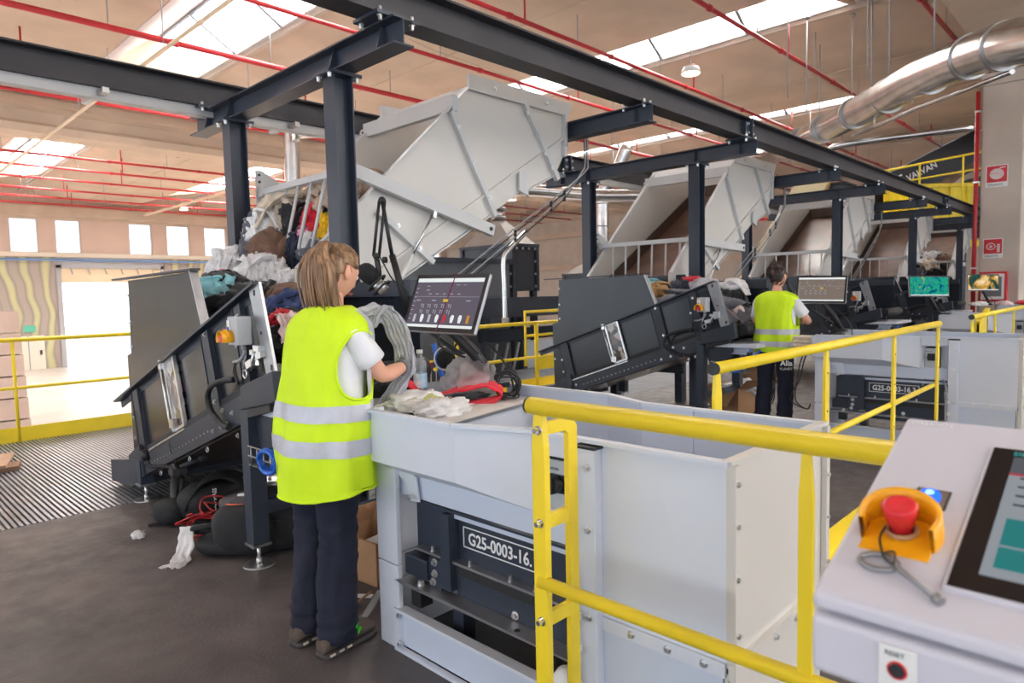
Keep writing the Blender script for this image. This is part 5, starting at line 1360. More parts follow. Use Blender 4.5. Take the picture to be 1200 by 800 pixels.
# ================================================================== CLOTH AND LOOSE THINGS
def cloth_mat(name, col, rough=0.9):
    if name in bpy.data.materials: return bpy.data.materials[name]
    return mat(name, col, rough, 0, 0.12, 14, 0.25, 90, sheen=0.15)
def crumple(mb, c, size, seed, amp=0.35, sub=3, squash=0.0, sc=2.2):
    bm = bmesh.new()
    bmesh.ops.create_icosphere(bm, subdivisions=sub, radius=1)
    off = Vector((seed*7.13, seed*3.7, seed*1.9))
    for v in bm.verts:
        d = v.co.normalized()
        wq = Vector((noise.noise(d*1.7+off), noise.noise(d*1.7-off), noise.noise(d*1.5+off*2)))*0.45
        a = noise.noise(d*sc*0.55 + off)
        q1 = 1-abs(noise.noise((d+wq)*sc*0.95 + off*1.3)); q2 = 1-abs(noise.noise((d+wq*1.5)*sc*2.1 + off*0.7))
        rr = 1 + amp*(0.85*a + 1.1*(q1**3-0.45) + 0.55*(q2**4-0.4))
        v.co = d*rr
        if squash and v.co.z < -squash: v.co.z = -squash
    rot = Euler((seed*1.1 % 0.6, seed*0.7 % 0.6, seed*2.3 % 6.28)).to_matrix() if not squash else Euler((0,0,seed*2.3 % 6.28)).to_matrix()
    vs = [Vector(c) + Vector((q.x*size[0], q.y*size[1], q.z*size[2])) for q in [rot @ v.co for v in bm.verts]]
    fs = [tuple(v.index for v in f.verts) for f in bm.faces]
    bm.free()
    mb.add(vs, fs, True)
    return mb
def drape(mb, pts, wdir, wid, seed, fold=0.02, n=18, th=0.006, taper=1.0):
    """strip of cloth following a path, with folds across its width"""
    P = spline(pts, 6); wd = Vector(wdir).normalized(); m = len(P)
    top, bot = [], []
    for i, p in enumerate(P):
        tt = (P[min(i+1, m-1)] - P[max(i-1, 0)]).normalized()
        nr = tt.cross(wd).normalized()
        w_ = wid*(1 + (taper-1)*i/(m-1))
        r1, r2 = [], []
        for j in range(n+1):
            s = (j/n-0.5)*w_
            f = fold*(math.sin(j*1.35 + seed + i*0.10) + 0.8*noise.noise(Vector((j*0.5, i*0.25, seed))))
            q = p + wd*s + nr*f + wd*0.02*noise.noise(Vector((i*0.3, j*0.4, seed*2)))
            r1.append(q + nr*th/2); r2.append(q - nr*th/2)
        top.append(r1 + r2[::-1])
    mb.loft(top, True, True)
    return mb
GP = 'loose clothes on the first hopper and conveyor'
cw, ccream, cblk, cnav, cbrn, cred, cyel, cpnk, cgry, cteal, cden = (cloth_mat('white_cotton', s2l(236,234,234)), cloth_mat('cream_cotton', s2l(224,208,188)), cloth_mat('black_cotton', s2l(34,34,38)), cloth_mat('navy_cotton', s2l(40,46,66)),
    cloth_mat('brown_wool', s2l(116,86,70)), cloth_mat('red_cotton', s2l(206,30,52)), cloth_mat('yellow_cotton', s2l(242,192,32)), cloth_mat('pink_cotton', s2l(236,150,176)), cloth_mat('grey_cotton', s2l(104,104,112)), cloth_mat('pale_teal_cotton', s2l(136,196,206)), cloth_mat('denim', s2l(52,66,110)))
def swags(mb, c, size, seed, n=3):
    rq = random.Random(seed)
    c = Vector(c)
    for k in range(n):
        a = math.pi*1.25 + rq.uniform(-1.3, 1.3)
        dv = Vector((math.cos(a), math.sin(a), 0)); sv = Vector((-dv.y, dv.x, 0))
        o = sv*rq.uniform(-0.5, 0.5)*size[0]
        ln = rq.uniform(0.95, 1.3)
        pts = [c + o + Vector((dv.x*size[0]*t_, dv.y*size[1]*t_, size[2]*(1.02-1.15*max(0, t_)**2))) for t_ in (-0.35, 0.15, 0.6, 0.92, 1.08*ln)]
        drape(mb, pts, sv + Vector((0,0,rq.uniform(-.3,.3))), size[0]*rq.uniform(0.7, 1.2), seed+k, size[0]*0.10, 14, 0.006, rq.uniform(0.8, 1.25))
    return mb
def garment(name, mt, c, size, seed, label, group=GP, amp=0.38, sub=4, squash=0.0, sc=1.9, cat='garment', sw=None):
    mb = crumple(MB(), c, size, seed, amp, sub, squash, sc)
    if sw is None: sw = 0 if (squash or min(size) < 0.075) else 3
    if sw: swags(mb, c, size, seed, sw)
    o = mb.build(name, mt)
    return tag(o, label, cat, group)
G0 = [
 ('white_sheet', cw, (2.40,4.96,1.62), (0.19,0.16,0.15), 1, 'big white cloth heaped just above the nearest conveyor guard'),
 ('white_shirt', cw, (2.46,5.63,1.73), (0.19,0.17,0.13), 2, 'white shirt at the left end of the heap on the nearest conveyor'),
 ('red_striped_cloth', cred, (2.40,5.52,1.64), (0.13,0.13,0.06), 3, 'flat bit of red cloth under the white shirt on the nearest conveyor'),
 ('black_shirt', cblk, (2.06,4.88,1.55), (0.16,0.20,0.09), 4, 'black shirt lying behind the guard of the nearest conveyor'),
 ('pale_teal_shirt', cteal, (1.95,4.78,1.52), (0.17,0.17,0.08), 5, 'pale teal shirt hanging over the rail of the nearest conveyor'),
 ('dark_jacket', cblk, (2.05,4.45,1.40), (0.24,0.28,0.14), 6, 'dark jacket lying low on the belt of the nearest conveyor'),
 ('brown_coat', cbrn, (2.62,5.19,1.78), (0.17,0.16,0.19), 7, 'brown coat in the middle of the heap in the big pale hopper'),
 ('navy_trousers', cnav, (2.73,5.02,1.74), (0.10,0.10,0.22), 8, 'navy trousers hanging beside the brown coat in the big pale hopper'),
 ('dark_grey_coat', cgry, (2.57,5.46,1.87), (0.10,0.09,0.24), 9, 'dark grey coat at the left edge of the heap in the big pale hopper'),
 ('white_blouse', cw, (2.69,5.38,2.01), (0.17,0.17,0.17), 10, 'white blouse behind the left bars of the raised white gate'),
 ('cream_sheet_cloth', ccream, (2.87,5.40,2.19), (0.24,0.20,0.15), 11, 'cream sheet at the top left of the heap in the big pale hopper'),
 ('beige_blanket', cloth_mat('beige_wool', s2l(200,178,160)), (3.24,5.0,2.30), (0.34,0.34,0.17), 12, 'beige blanket at the top of the heap under the gate bar'),
 ('black_sweater', cblk, (2.83,5.18,2.03), (0.15,0.14,0.18), 13, 'black sweater behind the middle bars of the raised white gate'),
 ('red_sweater', cred, (2.88,4.94,2.05), (0.13,0.11,0.15), 14, 'bright red sweater behind the right bars of the raised white gate'),
 ('pink_shirt', cpnk, (2.78,4.96,1.97), (0.07,0.07,0.07), 15, 'pink shirt below the red sweater in the big pale hopper'),
 ('yellow_black_shirt', cyel, (2.91,4.83,2.00), (0.10,0.09,0.13), 16, 'yellow shirt at the right end of the heap, beside the portal post'),
 ('black_cap_cloth', cblk, (2.97,4.86,2.10), (0.10,0.09,0.10), 17, 'black cloth lying on the yellow shirt beside the portal post'),
 ('white_tee', cw, (2.79,4.89,1.85), (0.10,0.09,0.12), 18, 'white tee shirt below the red sweater, in front of the portal post'),
 ('brown_fleece', cloth_mat('tan_fleece', s2l(150,116,92)), (2.83,5.03,1.75), (0.12,0.12,0.14), 19, 'tan fleece between the black sweater and the navy trousers'),
 ('grey_scarf', cloth_mat('pale_grey_wool', s2l(190,190,196)), (2.53,5.29,1.88), (0.07,0.07,0.07), 20, 'pale grey scarf between the dark grey coat and the brown coat'),
 ('pink_sock', cloth_mat('magenta_cotton', s2l(196,70,150)), (2.55,5.27,1.95), (0.04,0.04,0.04), 21, 'small magenta sock under the white blouse in the big pale hopper'),
 ('white_vest_top', cw, (2.46,4.68,1.58), (0.11,0.10,0.08), 22, 'white vest top at the right end of the white heap on the nearest conveyor'),
 ('dark_green_coat', cloth_mat('dark_green_wool', s2l(50,60,52)), (2.93,6.05,1.88), (0.11,0.07,0.20), 23, 'dark green coat at the far left rim of the big pale hopper'),
 ('denim_jeans', cden, (2.12,4.02,1.36), (0.18,0.16,0.12), 24, 'blue checked shirt in the upper end of the nearest conveyor'),
 ('red_white_towel', cred, (1.92,3.76,1.26), (0.09,0.10,0.11), 25, 'red towel in the upper end of the nearest conveyor beside the woman'),
 ('pale_pink_towel', cloth_mat('pale_pink_cotton', s2l(232,206,206)), (1.94,3.66,1.22), (0.10,0.09,0.13), 26, 'pale pink towel beside the red towel in the nearest conveyor'),
 ('black_trousers', cblk, (2.05,3.85,1.20), (0.28,0.28,0.14), 27, 'black trousers on the belt at the upper end of the nearest conveyor'),
 ('brown_bag_cloth', cbrn, (2.20,4.22,1.40), (0.20,0.18,0.12), 28, 'dark brown cloth under the dark beam on the nearest conveyor'),
 ('beige_bundle', cloth_mat('beige_wool', s2l(200,178,160)), (3.45,5.1,2.36), (0.22,0.26,0.14), 29, 'beige bundle right of the portal post in the big pale hopper'),
]
for g in G0: garment(g[0], g[1], g[2], g[3], g[4], g[5])
# more support under the heap so it lies on something
garment('mixed_laundry', cgry, (3.02,5.0,1.66), (0.36,0.44,0.26), 31, 'grey laundry at the bottom of the heap in the big pale hopper')
G1 = 'loose clothes on the second conveyor'
for g in [('tan_jacket', cloth_mat('tan_cotton', s2l(180,140,88)), (7.16,4.36,1.43), (0.16,0.22,0.10), 41, 'tan jacket on the second conveyor next to its guard'),
          ('teal_cloth', cteal, (7.30,4.55,1.50), (0.13,0.12,0.08), 42, 'small teal cloth behind the tan jacket on the second conveyor'),
          ('navy_shirt', cnav, (7.20,4.10,1.46), (0.17,0.22,0.09), 43, 'navy shirt in the middle of the pile on the second conveyor'),
          ('red_shirt', cred, (7.28,4.00,1.51), (0.14,0.14,0.08), 44, 'dull red shirt on the pile of the second conveyor'),
          ('grey_shirt', cloth_mat('pale_grey_wool', s2l(190,190,196)), (7.15,3.80,1.47), (0.16,0.17,0.09), 45, 'pale grey shirt at the right of the pile on the second conveyor'),
          ('white_bundle', cw, (7.24,3.50,1.47), (0.13,0.14,0.08), 46, 'white bundle beside the end plate of the second conveyor'),
          ('black_handbag', cblk, (7.16,3.46,1.27), (0.16,0.17,0.17), 47, 'black bag at the head of the second conveyor'),
          ('pale_pink_shirt', cloth_mat('pale_pink_cotton', s2l(232,206,206)), (7.02,3.34,1.17), (0.06,0.06,0.11), 48, 'pale pink strap of cloth below the black bag'),
          ('brown_shoe_cloth', cbrn, (6.92,3.36,1.10), (0.10,0.09,0.07), 49, 'dark brown cloth at the lip of the second conveyor'),
          ('khaki_cap', cloth_mat('khaki_cotton', s2l(170,152,124)), (7.05,3.22,1.08), (0.10,0.07,0.045), 50, 'khaki cap at the lip of the second conveyor, near the second woman'),
          ('dark_laundry', cgry, (7.1,3.95,1.28), (0.30,0.62,0.15), 51, 'dark laundry under the pile on the second conveyor')]:
    garment(*g[:6], group=G1, sub=3)
for i, (c, m_, lb) in enumerate((((22.9,4.75,1.95), cblk, 'black'), ((22.7,5.05,1.80), cgry, 'grey'), ((23.3,4.7,2.15), cbrn, 'brown'), ((23.0,5.25,1.98), cblk, 'black'), ((23.4,5.2,2.22), cnav, 'navy'), ((22.6,4.7,1.72), cblk, 'black'), ((23.3,4.98,2.25), cw, 'white'), ((22.8,4.9,2.0), ccream, 'cream'))):
    garment('dark_garment', m_, c, (0.33,0.26,0.14), 61+i, ['first','second','third','fourth','fifth','sixth','seventh','eighth'][i] + ' %s garment of the heap in the farthest pale hopper' % lb, 'heap in the farthest hopper', sub=3)

# worktop finds
GW = 'finds on the near worktop'
Z = 0.957
garment('white_pile_cloth', cw, (1.80,2.36,Z+0.025), (0.14,0.10,0.05), 71, 'crumpled white cloth at the edge of the near worktop, beside the woman', GW, 0.34, 4, 0.6)
garment('white_lace_cloth', cw, (1.80,2.16,Z+0.018), (0.12,0.09,0.045), 72, 'crumpled white lace cloth lying nearest on the near worktop', GW, 0.36, 4, 0.6, 3.0)
garment('grey_white_cloth', cloth_mat('off_white_cotton', s2l(216,212,206)), (1.74,2.27,Z+0.022), (0.08,0.07,0.032), 73, 'off white ball of cloth between the two white cloths on the near worktop', GW, 0.4, 3, 0.6)
garment('green_print_cloth', cloth_mat('green_print_cotton', s2l(196,196,120)), (1.84,2.30,Z+0.03), (0.06,0.06,0.035), 74, 'small green and yellow printed cloth on the near worktop', GW, 0.5, 3, 0.6)
garment('brown_sock', cbrn, (1.88,2.26,Z+0.02), (0.07,0.05,0.022), 75, 'small brown sock beside the printed cloth on the near worktop', GW, 0.4, 3, 0.6)
garment('black_sock', cblk, (1.73,2.215,Z+0.012), (0.05,0.04,0.018), 76, 'small black sock hanging at the edge of the near worktop', GW, 0.5, 3, 0.6)
garment('black_tights', cblk, (1.98,2.30,Z+0.018), (0.16,0.05,0.022), 77, 'long black tights in front of the red felt on the near worktop', GW, 0.6, 4, 0.5)
garment('black_glove', cblk, (1.95,2.68,Z+0.05), (0.12,0.08,0.06), 78, 'black glove at the back left of the near worktop', GW, 0.5, 3, 0.6)
o = drape(MB(), [(1.93,2.72,Z+0.02), (1.95,2.62,Z+0.085), (1.98,2.53,Z+0.03), (2.01,2.44,Z+0.02), (2.09,2.34,Z+0.06), (2.16,2.24,Z+0.075), (2.19,2.19,Z+0.035), (2.12,2.20,Z+0.006), (2.0,2.27,Z+0.004)], (0.75,0.62,0.25), 0.085, 3, 0.0016, 10, 0.005).build('red_felt', cloth_mat('red_felt', s2l(222,26,52)))
tag(o, 'strip of bright red felt curling across the near worktop', 'cloth', GW)
t = thing('water_bottle', (2.02,2.58,Z), 'clear plastic water bottle with blue label on the near worktop', 'bottle')
pr = [(0.0,0.030),(0.004,0.033),(0.05,0.033),(0.055,0.031),(0.06,0.033),(0.12,0.033),(0.128,0.031),(0.15,0.033),(0.17,0.030),(0.195,0.017),(0.205,0.013),(0.215,0.013)]
cx, cy = 2.02, 2.58
MB().loft([[(cx+r_*math.cos(a), cy+r_*math.sin(a), Z+0.001+z) for a in [2*math.pi*j/20 for j in range(20)]] for z, r_ in pr]).build('bottle_body', M['bottle'], t)
MB().loft([[(cx+r_*math.cos(a), cy+r_*math.sin(a), Z+0.001+z) for a in [2*math.pi*j/20 for j in range(20)]] for z, r_ in ((0.05,0.0338),(0.118,0.0338))], True, False).build('label_band', mat('blue_label', s2l(150,204,236), 0.4, 0, 0, 26, col2=s2l(226,242,250)), t)
MB().cyl((cx,cy,Z+0.214), (cx,cy,Z+0.232), 0.0155, 16).build('cap', M['white'], t)
o = crumple(MB(), (2.20,2.42,Z+0.075), (0.11,0.14,0.105), 81, 0.30, 4, 0.75, 1.9).build('plastic_bag', M['bag'])
tag(o, 'crumpled clear plastic bag behind the red felt on the near worktop', 'bag')
t = thing('cable_coil', (2.17,2.28,Z), 'loose coil of black cables on the near worktop', 'cable')
mc_ = MB()
for k in range(6):
    a0 = k*1.1; r_ = 0.055+0.012*(k % 3)
    mc_.tube([(2.24+r_*0.55*math.cos(a)+0.01*k, 2.20-r_*0.6*math.cos(a)+0.012*k, Z+0.065+0.8*r_*math.sin(a)+0.006*math.sin(3*a+k)) for a in [a0+2*math.pi*j/24 for j in range(22)]], 0.005, 6)
mc_.tube(spline([(2.1,2.3,Z+0.01),(2.16,2.24,Z+0.012),(2.2,2.16,Z+0.01),(2.25,2.14,Z+0.015),(2.28,2.2,Z+0.05)],5), 0.005, 6)
mc_.build('cable', M['black'], t)
MB().box(2.19,2.22,2.185,2.21,Z+0.001,Z+0.022).build('plug', M['black'], t, 0.003)
t = thing('blue_lead', (2.2,2.75,Z), 'blue lead hanging behind the water bottle', 'cable')
MB().tube(spline([(2.24,2.74,Z+0.24),(2.25,2.72,Z+0.15),(2.27,2.70,Z+0.05),(2.30,2.68,Z+0.01)],5), 0.012, 8).build('lead', M['blue'], t)
for i, (x, y, m_, lb) in enumerate(((17.0,2.35,cloth_mat('pale_pink_cotton', s2l(232,206,206)),'pale pink cloth on the farthest trough below the beach monitor'), (17.35,2.0,cred,'red and white cloth at the right end of the farthest trough'), (16.7,2.7,cw,'white cloth at the left end of the farthest trough'))):
    garment('worktop_cloth', m_, (x, y, 1.02), (0.22,0.16,0.06), 91+i, lb, 'clothes on the farthest worktop', 0.4, 3, 0.5)
t = thing('stack_of_cloths', (6.65,2.45,0.845), 'stack of cream folded cloths between the second woman and the second trough', 'cloths')
for k in range(4): MB().box(6.56,6.78,2.38,2.56,0.845+0.034*k,0.876+0.034*k).build('folded_cloth', ccream, t, 0.008)
MB().box(6.54,6.62,2.338,2.375,0.80,0.985).build('end_board', M['hopper'], t)
t = thing('loose_cables', (6.6,2.4,0.3), 'black cables hanging between the second woman and the second trough', 'cable')
for k in range(2): MB().tube(spline([(6.62,2.40,0.95),(6.60,2.46+0.03*k,0.75),(6.58,2.50+0.02*k,0.55),(6.57,2.58-0.05*k,0.36),(6.56,2.42,0.28),(6.55,2.38,0.34)],5), 0.006, 6).build('cable', M['black'], t)

# floor finds
o = crumple(MB(), (1.29,4.49,0.018), (0.032,0.038,0.026), 101, 0.5, 3, 0.6).build('paper_scrap', cw); tag(o, 'small crumpled white tissue on the floor left of the bags', 'paper')
o = drape(MB(), [(1.40,3.98,0.16), (1.38,3.95,0.10), (1.34,3.90,0.03), (1.30,3.86,0.008), (1.24,3.83,0.006)], (0.6,-0.75,0.1), 0.09, 5, 0.008, 12, 0.004, 1.3).build('white_rag', cw); tag(o, 'limp white rag on the floor in front of the black backpack', 'rag')
o = MB().sheet([(5.1,2.12,0.002),(5.35,2.0,0.002),(5.25,1.86,0.002),(5.0,1.98,0.002)], 0.003).build('paper_sheet', M['paper']); tag(o, 'white paper sheet on the floor behind the corner of the big trough', 'paper')
t = thing('card_strip', (1.75,2.78,0), 'long white card strip on the floor before the open cardboard box', 'strip')
MB().bar((1.60,2.93,0.006), (1.78,2.70,0.006), 0.035, 0.004).build('strip', M['paper'], t)
t = thing('metal_strip', (1.68,2.6,0), 'thin grey metal strip leaning on the floor behind the right shoe', 'strip')
MB().bar((1.62,2.53,0.012), (1.78,2.63,0.05), 0.03, 0.012).build('strip', M['conduit'], t)
o = MB().tube(spline([(1.57,2.56,0.01),(1.66,2.66,0.02),(1.76,2.68,0.04)],5), 0.006, 6).build('cord', M['cardboard']); tag(o, 'thin brown cord on the floor beside the metal strip', 'cord')
def carton(name, c, lx, ly, h, rz, label, fl):
    t = thing(name, c, label, 'box')
    m_ = M['cardboard']; ca, sa = math.cos(rz), math.sin(rz)
    def W(a, b, z): return Vector((c[0]+a*ca-b*sa, c[1]+a*sa+b*ca, c[2]+z))
    th = 0.006
    for nm, q in (('side_wall', [W(-lx,-ly,0),W(lx,-ly,0),W(lx,-ly,h),W(-lx,-ly,h)]), ('side_wall', [W(lx,ly,0),W(-lx,ly,0),W(-lx,ly,h),W(lx,ly,h)]), ('end_wall', [W(lx,-ly,0),W(lx,ly,0),W(lx,ly,h),W(lx,-ly,h)]), ('end_wall', [W(-lx,ly,0),W(-lx,-ly,0),W(-lx,-ly,h),W(-lx,ly,h)])):
        MB().sheet(q, -th).build(nm, m_, t)
    MB().sheet([W(-lx,-ly,0.002),W(lx,-ly,0.002),W(lx,ly,0.002),W(-lx,ly,0.002)], 0.004).build('bottom', m_, t)
    for (e0, e1, o) in fl: MB().sheet([W(*e0,h), W(*e1,h), W(e1[0]+o[0], e1[1]+o[1], h+o[2]), W(e0[0]+o[0], e0[1]+o[1], h+o[2])], 0.005).build('flap', m_, t)
    return t
bx = carton('cardboard_box', (1.97,2.95,0.0), 0.13, 0.17, 0.22, 0.1, 'open brown cardboard box on the floor between the woman and the big trough', [((-0.13,-0.17),(-0.13,0.17),(0.10,0.0,-0.05)), ((0.13,-0.17),(0.13,0.17),(0.06,0,0.10)), ((-0.13,0.17),(0.13,0.17),(0,-0.05,0.11))])
o = MB().sheet([(1.90,2.93,0.13),(2.02,2.90,0.15),(2.04,3.0,0.17),(1.92,3.02,0.15)], 0.003).build('box_paper', M['paper']); tag(o, 'white paper sheet inside the open cardboard box', 'paper')
bx2 = carton('cardboard_box', (7.62,3.60,0.0), 0.22, 0.28, 0.30, -0.5, 'tipped brown cardboard box with white plastic, left of the second woman', [((-0.22,-0.28),(-0.22,0.28),(-0.16,0,-0.20)), ((-0.22,-0.28),(0.22,-0.28),(0,-0.16,0.12)), ((0.22,-0.28),(0.22,0.28),(0.08,0,0.18))])
o = crumple(MB(), (7.56,3.52,0.27), (0.19,0.19,0.10), 111, 0.5, 3, 0.7).build('plastic_wrap', cloth_mat('pale_plastic_wrap', s2l(226,228,236), 0.3)); tag(o, 'white plastic wrap spilling from the tipped cardboard box', 'wrap')
t = thing('wooden_pallet_board', (0.9,7.4,0), 'worn brown board lying on the grating at the left edge', 'board')
MB().obox((0.72,7.52,0.05), Vector((0.42,-0.05,0)), Vector((0.08,0.30,0)), Vector((0,0,0.012))).build('board', mat('worn_brown_board', s2l(186,150,124), 0.7, 0, 0.15, 4, stretch=(1,6,1)), t)
MB().obox((0.72,7.35,0.02), Vector((0.46,-0.05,0)), Vector((0.03,0.12,0)), Vector((0,0,0.02))).build('lower_board', mat('dark_brown_board', s2l(134,100,78), 0.7), t)

# backpack, camera bag, tripod
t = thing('black_backpack', (1.78,3.75,0), 'big black backpack with orange piping lying under the nearest conveyor', 'backpack')
bk = M['rubber']; fab = mat('black_nylon', s2l(30,30,33), 0.75, 0, 0.2, 20, 0.15, 150)
def pack(mb, c, hl, hw, hh, rz, p=3.2, n=26, m=14):
    rg = []
    for i in range(m+1):
        f = -math.pi/2 + math.pi*i/m
        cz = abs(math.sin(f))**(2/p)*math.copysign(1, math.sin(f)); cr = abs(math.cos(f))**(2/p)
        row = []
        for j in range(n):
            a = 2*math.pi*j/n
            x = abs(math.cos(a))**(2/p)*math.copysign(1, math.cos(a))*cr*hl; y = abs(math.sin(a))**(2/p)*math.copysign(1, math.sin(a))*cr*hw
            k = 1 + 0.03*noise.noise(Vector((x*6, y*6, cz*2)))
            x *= k; y *= k
            row.append((c[0]+x*math.cos(rz)-y*math.sin(rz), c[1]+x*math.sin(rz)+y*math.cos(rz), c[2]+cz*hh))
        rg.append(row)
    return mb.loft(rg)
rz = -0.8
pack(MB(), (1.80,3.74,0.165), 0.29, 0.20, 0.165, rz, 3.4).build('main_body', fab, t)
pack(MB(), (1.66,3.74,0.15), 0.20, 0.15, 0.15, rz, 3.0).build('front_pocket', fab, t)
pack(MB(), (1.64,3.80,0.06), 0.25, 0.16, 0.058, rz, 3.0).build('hip_pad', fab, t)
pack(MB(), (1.66,3.80,0.275), 0.14, 0.11, 0.05, rz, 2.4).build('top_pocket', mat('charcoal_nylon', s2l(70,66,72), 0.7, 0, 0.1, 20), t)
cz = math.cos(rz); sz = math.sin(rz)
op = [(1.66+0.135*math.cos(a)*cz-0.105*math.sin(a)*sz, 3.80+0.135*math.cos(a)*sz+0.105*math.sin(a)*cz, 0.293) for a in [2*math.pi*j/28 for j in range(28)]]
MB().tube(op, 0.005, 6, closed=True).build('orange_piping', mat('orange_piping', s2l(236,96,52), 0.5), t)
pp = [(1.80+0.297*math.cos(a)*cz-0.207*math.sin(a)*sz, 3.74+0.297*math.cos(a)*sz+0.207*math.sin(a)*cz, 0.22+0.02*math.sin(2*a)) for a in [2*math.pi*j/28 for j in range(28)]]
MB().tube(pp, 0.007, 6, closed=True).build('zip', M['black'], t)
MB().tube(spline([(1.56,3.92,0.10),(1.45,3.98,0.12),(1.42,3.92,0.16),(1.50,3.84,0.17),(1.58,3.84,0.12)],5), 0.018, 8).build('strap', fab, t)
MB().tube(spline([(1.92,3.48,0.10),(1.95,3.36,0.06),(1.88,3.30,0.02),(1.75,3.34,0.015)],5), 0.014, 8).build('strap', fab, t)
MB().tube(spline([(2.0,3.7,0.28),(2.06,3.62,0.31),(2.06,3.52,0.28),(2.0,3.5,0.2)],5), 0.016, 8).build('strap', fab, t)
MB().obox((1.635,3.785,0.325), Vector((0.018,-0.012,0.002)), Vector((0.008,0.012,0.006)), Vector((0,0,0.002))).build('badge', M['white'], t)
t = thing('black_camera_bag', (1.95,4.45,0), 'slumped black camera bag with white lettering behind the backpack', 'bag')
pack(MB(), (1.78,4.58,0.125), 0.24, 0.15, 0.125, 0.45, 2.8).build('body', fab, t)
pack(MB(), (1.53,4.63,0.08), 0.09, 0.12, 0.08, 0.3, 2.4).build('side_pocket', fab, t)
drape(MB(), [(1.62,4.56,0.10),(1.66,4.54,0.20),(1.74,4.52,0.275),(1.84,4.50,0.285),(1.94,4.48,0.23)], (0.5,0.86,0.0), 0.24, 7, 0.008, 12, 0.012).build('flap', fab, t)
text('lettering', 'COMPASS', 0.036, (1.735,4.40,0.08), (0.05,-0.03,1), (-0.72,0.69,0.0), M['whitetext'], t, 0.0008, off=0.01, width=0.15)
o = t
t = thing('tripod_head', (1.600,4.680,0), 'folded black tripod with pan handle standing before the camera bag', 'tripod')
MB().tube([(1.560,4.660,0.0),(1.590,4.680,0.30)], 0.030, 10).build('leg', M['black'], t)
MB().tube([(1.590,4.680,0.0),(1.620,4.660,0.28)], 0.022, 10).build('leg', M['black'], t)
MB().ball((1.600,4.680,0.31), 0.045, 12, 8).box(1.56,1.65,4.64,4.72,0.30,0.345).build('fluid_head', M['rubber'], t)
MB().tube(spline([(1.600,4.680,0.33),(1.540,4.740,0.36),(1.480,4.800,0.36),(1.460,4.830,0.42)],5), 0.014, 8).tube([(1.465,4.825,0.40),(1.455,4.835,0.47)], 0.024, 10).build('pan_handle', M['black'], t)
MB().tube([(1.600,4.680,0.34),(1.590,4.740,0.52)], 0.011, 8).tube([(1.595,4.710,0.44),(1.590,4.735,0.50)], 0.016, 8).build('grip_arm', M['black'], t)
MB().tube([(1.620,4.660,0.35),(1.720,4.580,0.40)], 0.020, 8).ball((1.730,4.570,0.405), 0.032, 10, 6).build('knob_arm', M['rubber'], t)
MB().bar((1.400,4.660,0.012),(1.580,4.610,0.012),0.02,0.012).build('spreader', M['black'], t)
t = thing('red_rope', (1.8,4.35,0), 'tangle of red cord between the tripod and the backpack', 'cord')
mr_ = MB()
rq = random.Random(3)
for k in range(7):
    c_ = Vector((1.60+rq.uniform(-.06,.08), 4.22+rq.uniform(-.07,.07), 0.05+0.02*k))
    mr_.tube([c_ + Vector((0.10*math.cos(a)*(1+.2*math.sin(2*a+k)), 0.09*math.sin(a), 0.045*math.sin(a+k))) for a in [k+2*math.pi*j/20 for j in range(19)]], 0.005, 6)
mr_.build('cord', M['redpipe'], t)

# ================================================================== PEOPLE
SKIN = mat('skin', s2l(224,168,142), 0.55, 0, 0.05, 9, 0.05, 150)
HIVIS = mat('fluorescent_yellow_cloth', (0.68, 0.94, 0.012), 0.75, 0, 0.04, 5, 0.40, 8)
REFL = mat('silver_reflective_tape', s2l(196,198,208), 0.45, 0.15, 0.05, 20)
TEE = mat('white_tee_cloth', s2l(236,236,240), 0.85, 0, 0.03, 8, 0.40, 12)
NAVY = mat('navy_work_cloth', s2l(25,29,48), 0.85, 0, 0.15, 8, 0.6, 11)

def skin_mesh(verts, edges, roots):
    me = bpy.data.meshes.new('skin_tmp')
    me.from_pydata([v[:3] for v in verts], edges, [])
    ob = bpy.data.objects.new('skin_tmp', me); COL.objects.link(ob)
    m = ob.modifiers.new('s', 'SKIN'); m.use_smooth_shade = True
    sv = me.skin_vertices[0].data
    for i, v in enumerate(verts):
        r_ = v[3] if isinstance(v[3], tuple) else (v[3], v[3])
        sv[i].radius = r_; sv[i].use_root = i in roots
    s_ = ob.modifiers.new('u', 'SUBSURF'); s_.levels = 2; s_.render_levels = 2
    dg = bpy.context.evaluated_depsgraph_get()
    out = bpy.data.meshes.new_from_object(ob.evaluated_get(dg))
    vs = [v.co.copy() for v in out.vertices]; fs = [tuple(p.vertices) for p in out.polygons]
    bpy.data.objects.remove(ob); bpy.data.meshes.remove(me); bpy.data.meshes.remove(out)
    return vs, fs

def head_pt(th, ph):
    """point of a head surface: th azimuth (0 = face), ph elevation"""
    d = Vector((math.cos(ph)*math.cos(th), math.cos(ph)*math.sin(th), math.sin(ph)))
    x, y, z = d.x*0.094, d.y*0.074, d.z*0.114
    t = max(0, -z/0.114)
    y *= 1 - 0.30*t**1.3
    if x < 0:
        x *= 1 - 0.50*t**0.9
        x *= 1.04
    else: x *= 1 - 0.06*t
    if x > 0:
        g = lambda cy, cz, sy, sz: math.exp(-((y-cy)/sy)**2 - ((z-cz)/sz)**2)
        x += 0.022*g(0, -0.018, 0.011, 0.018) + 0.008*g(0, 0.006, 0.009, 0.022)
        x -= 0.009*(g(0.030, 0.010, 0.016, 0.012) + g(-0.030, 0.010, 0.016, 0.012))
        x += 0.004*(g(0.028, 0.032, 0.024, 0.008) + g(-0.028, 0.032, 0.024, 0.008))
        x += 0.006*g(0, -0.050, 0.020, 0.006) + 0.006*g(0, -0.062, 0.018, 0.006) + 0.010*g(0, -0.094, 0.022, 0.016)
        x -= 0.003*g(0, -0.056, 0.022, 0.003)
    return Vector((x, y, z))
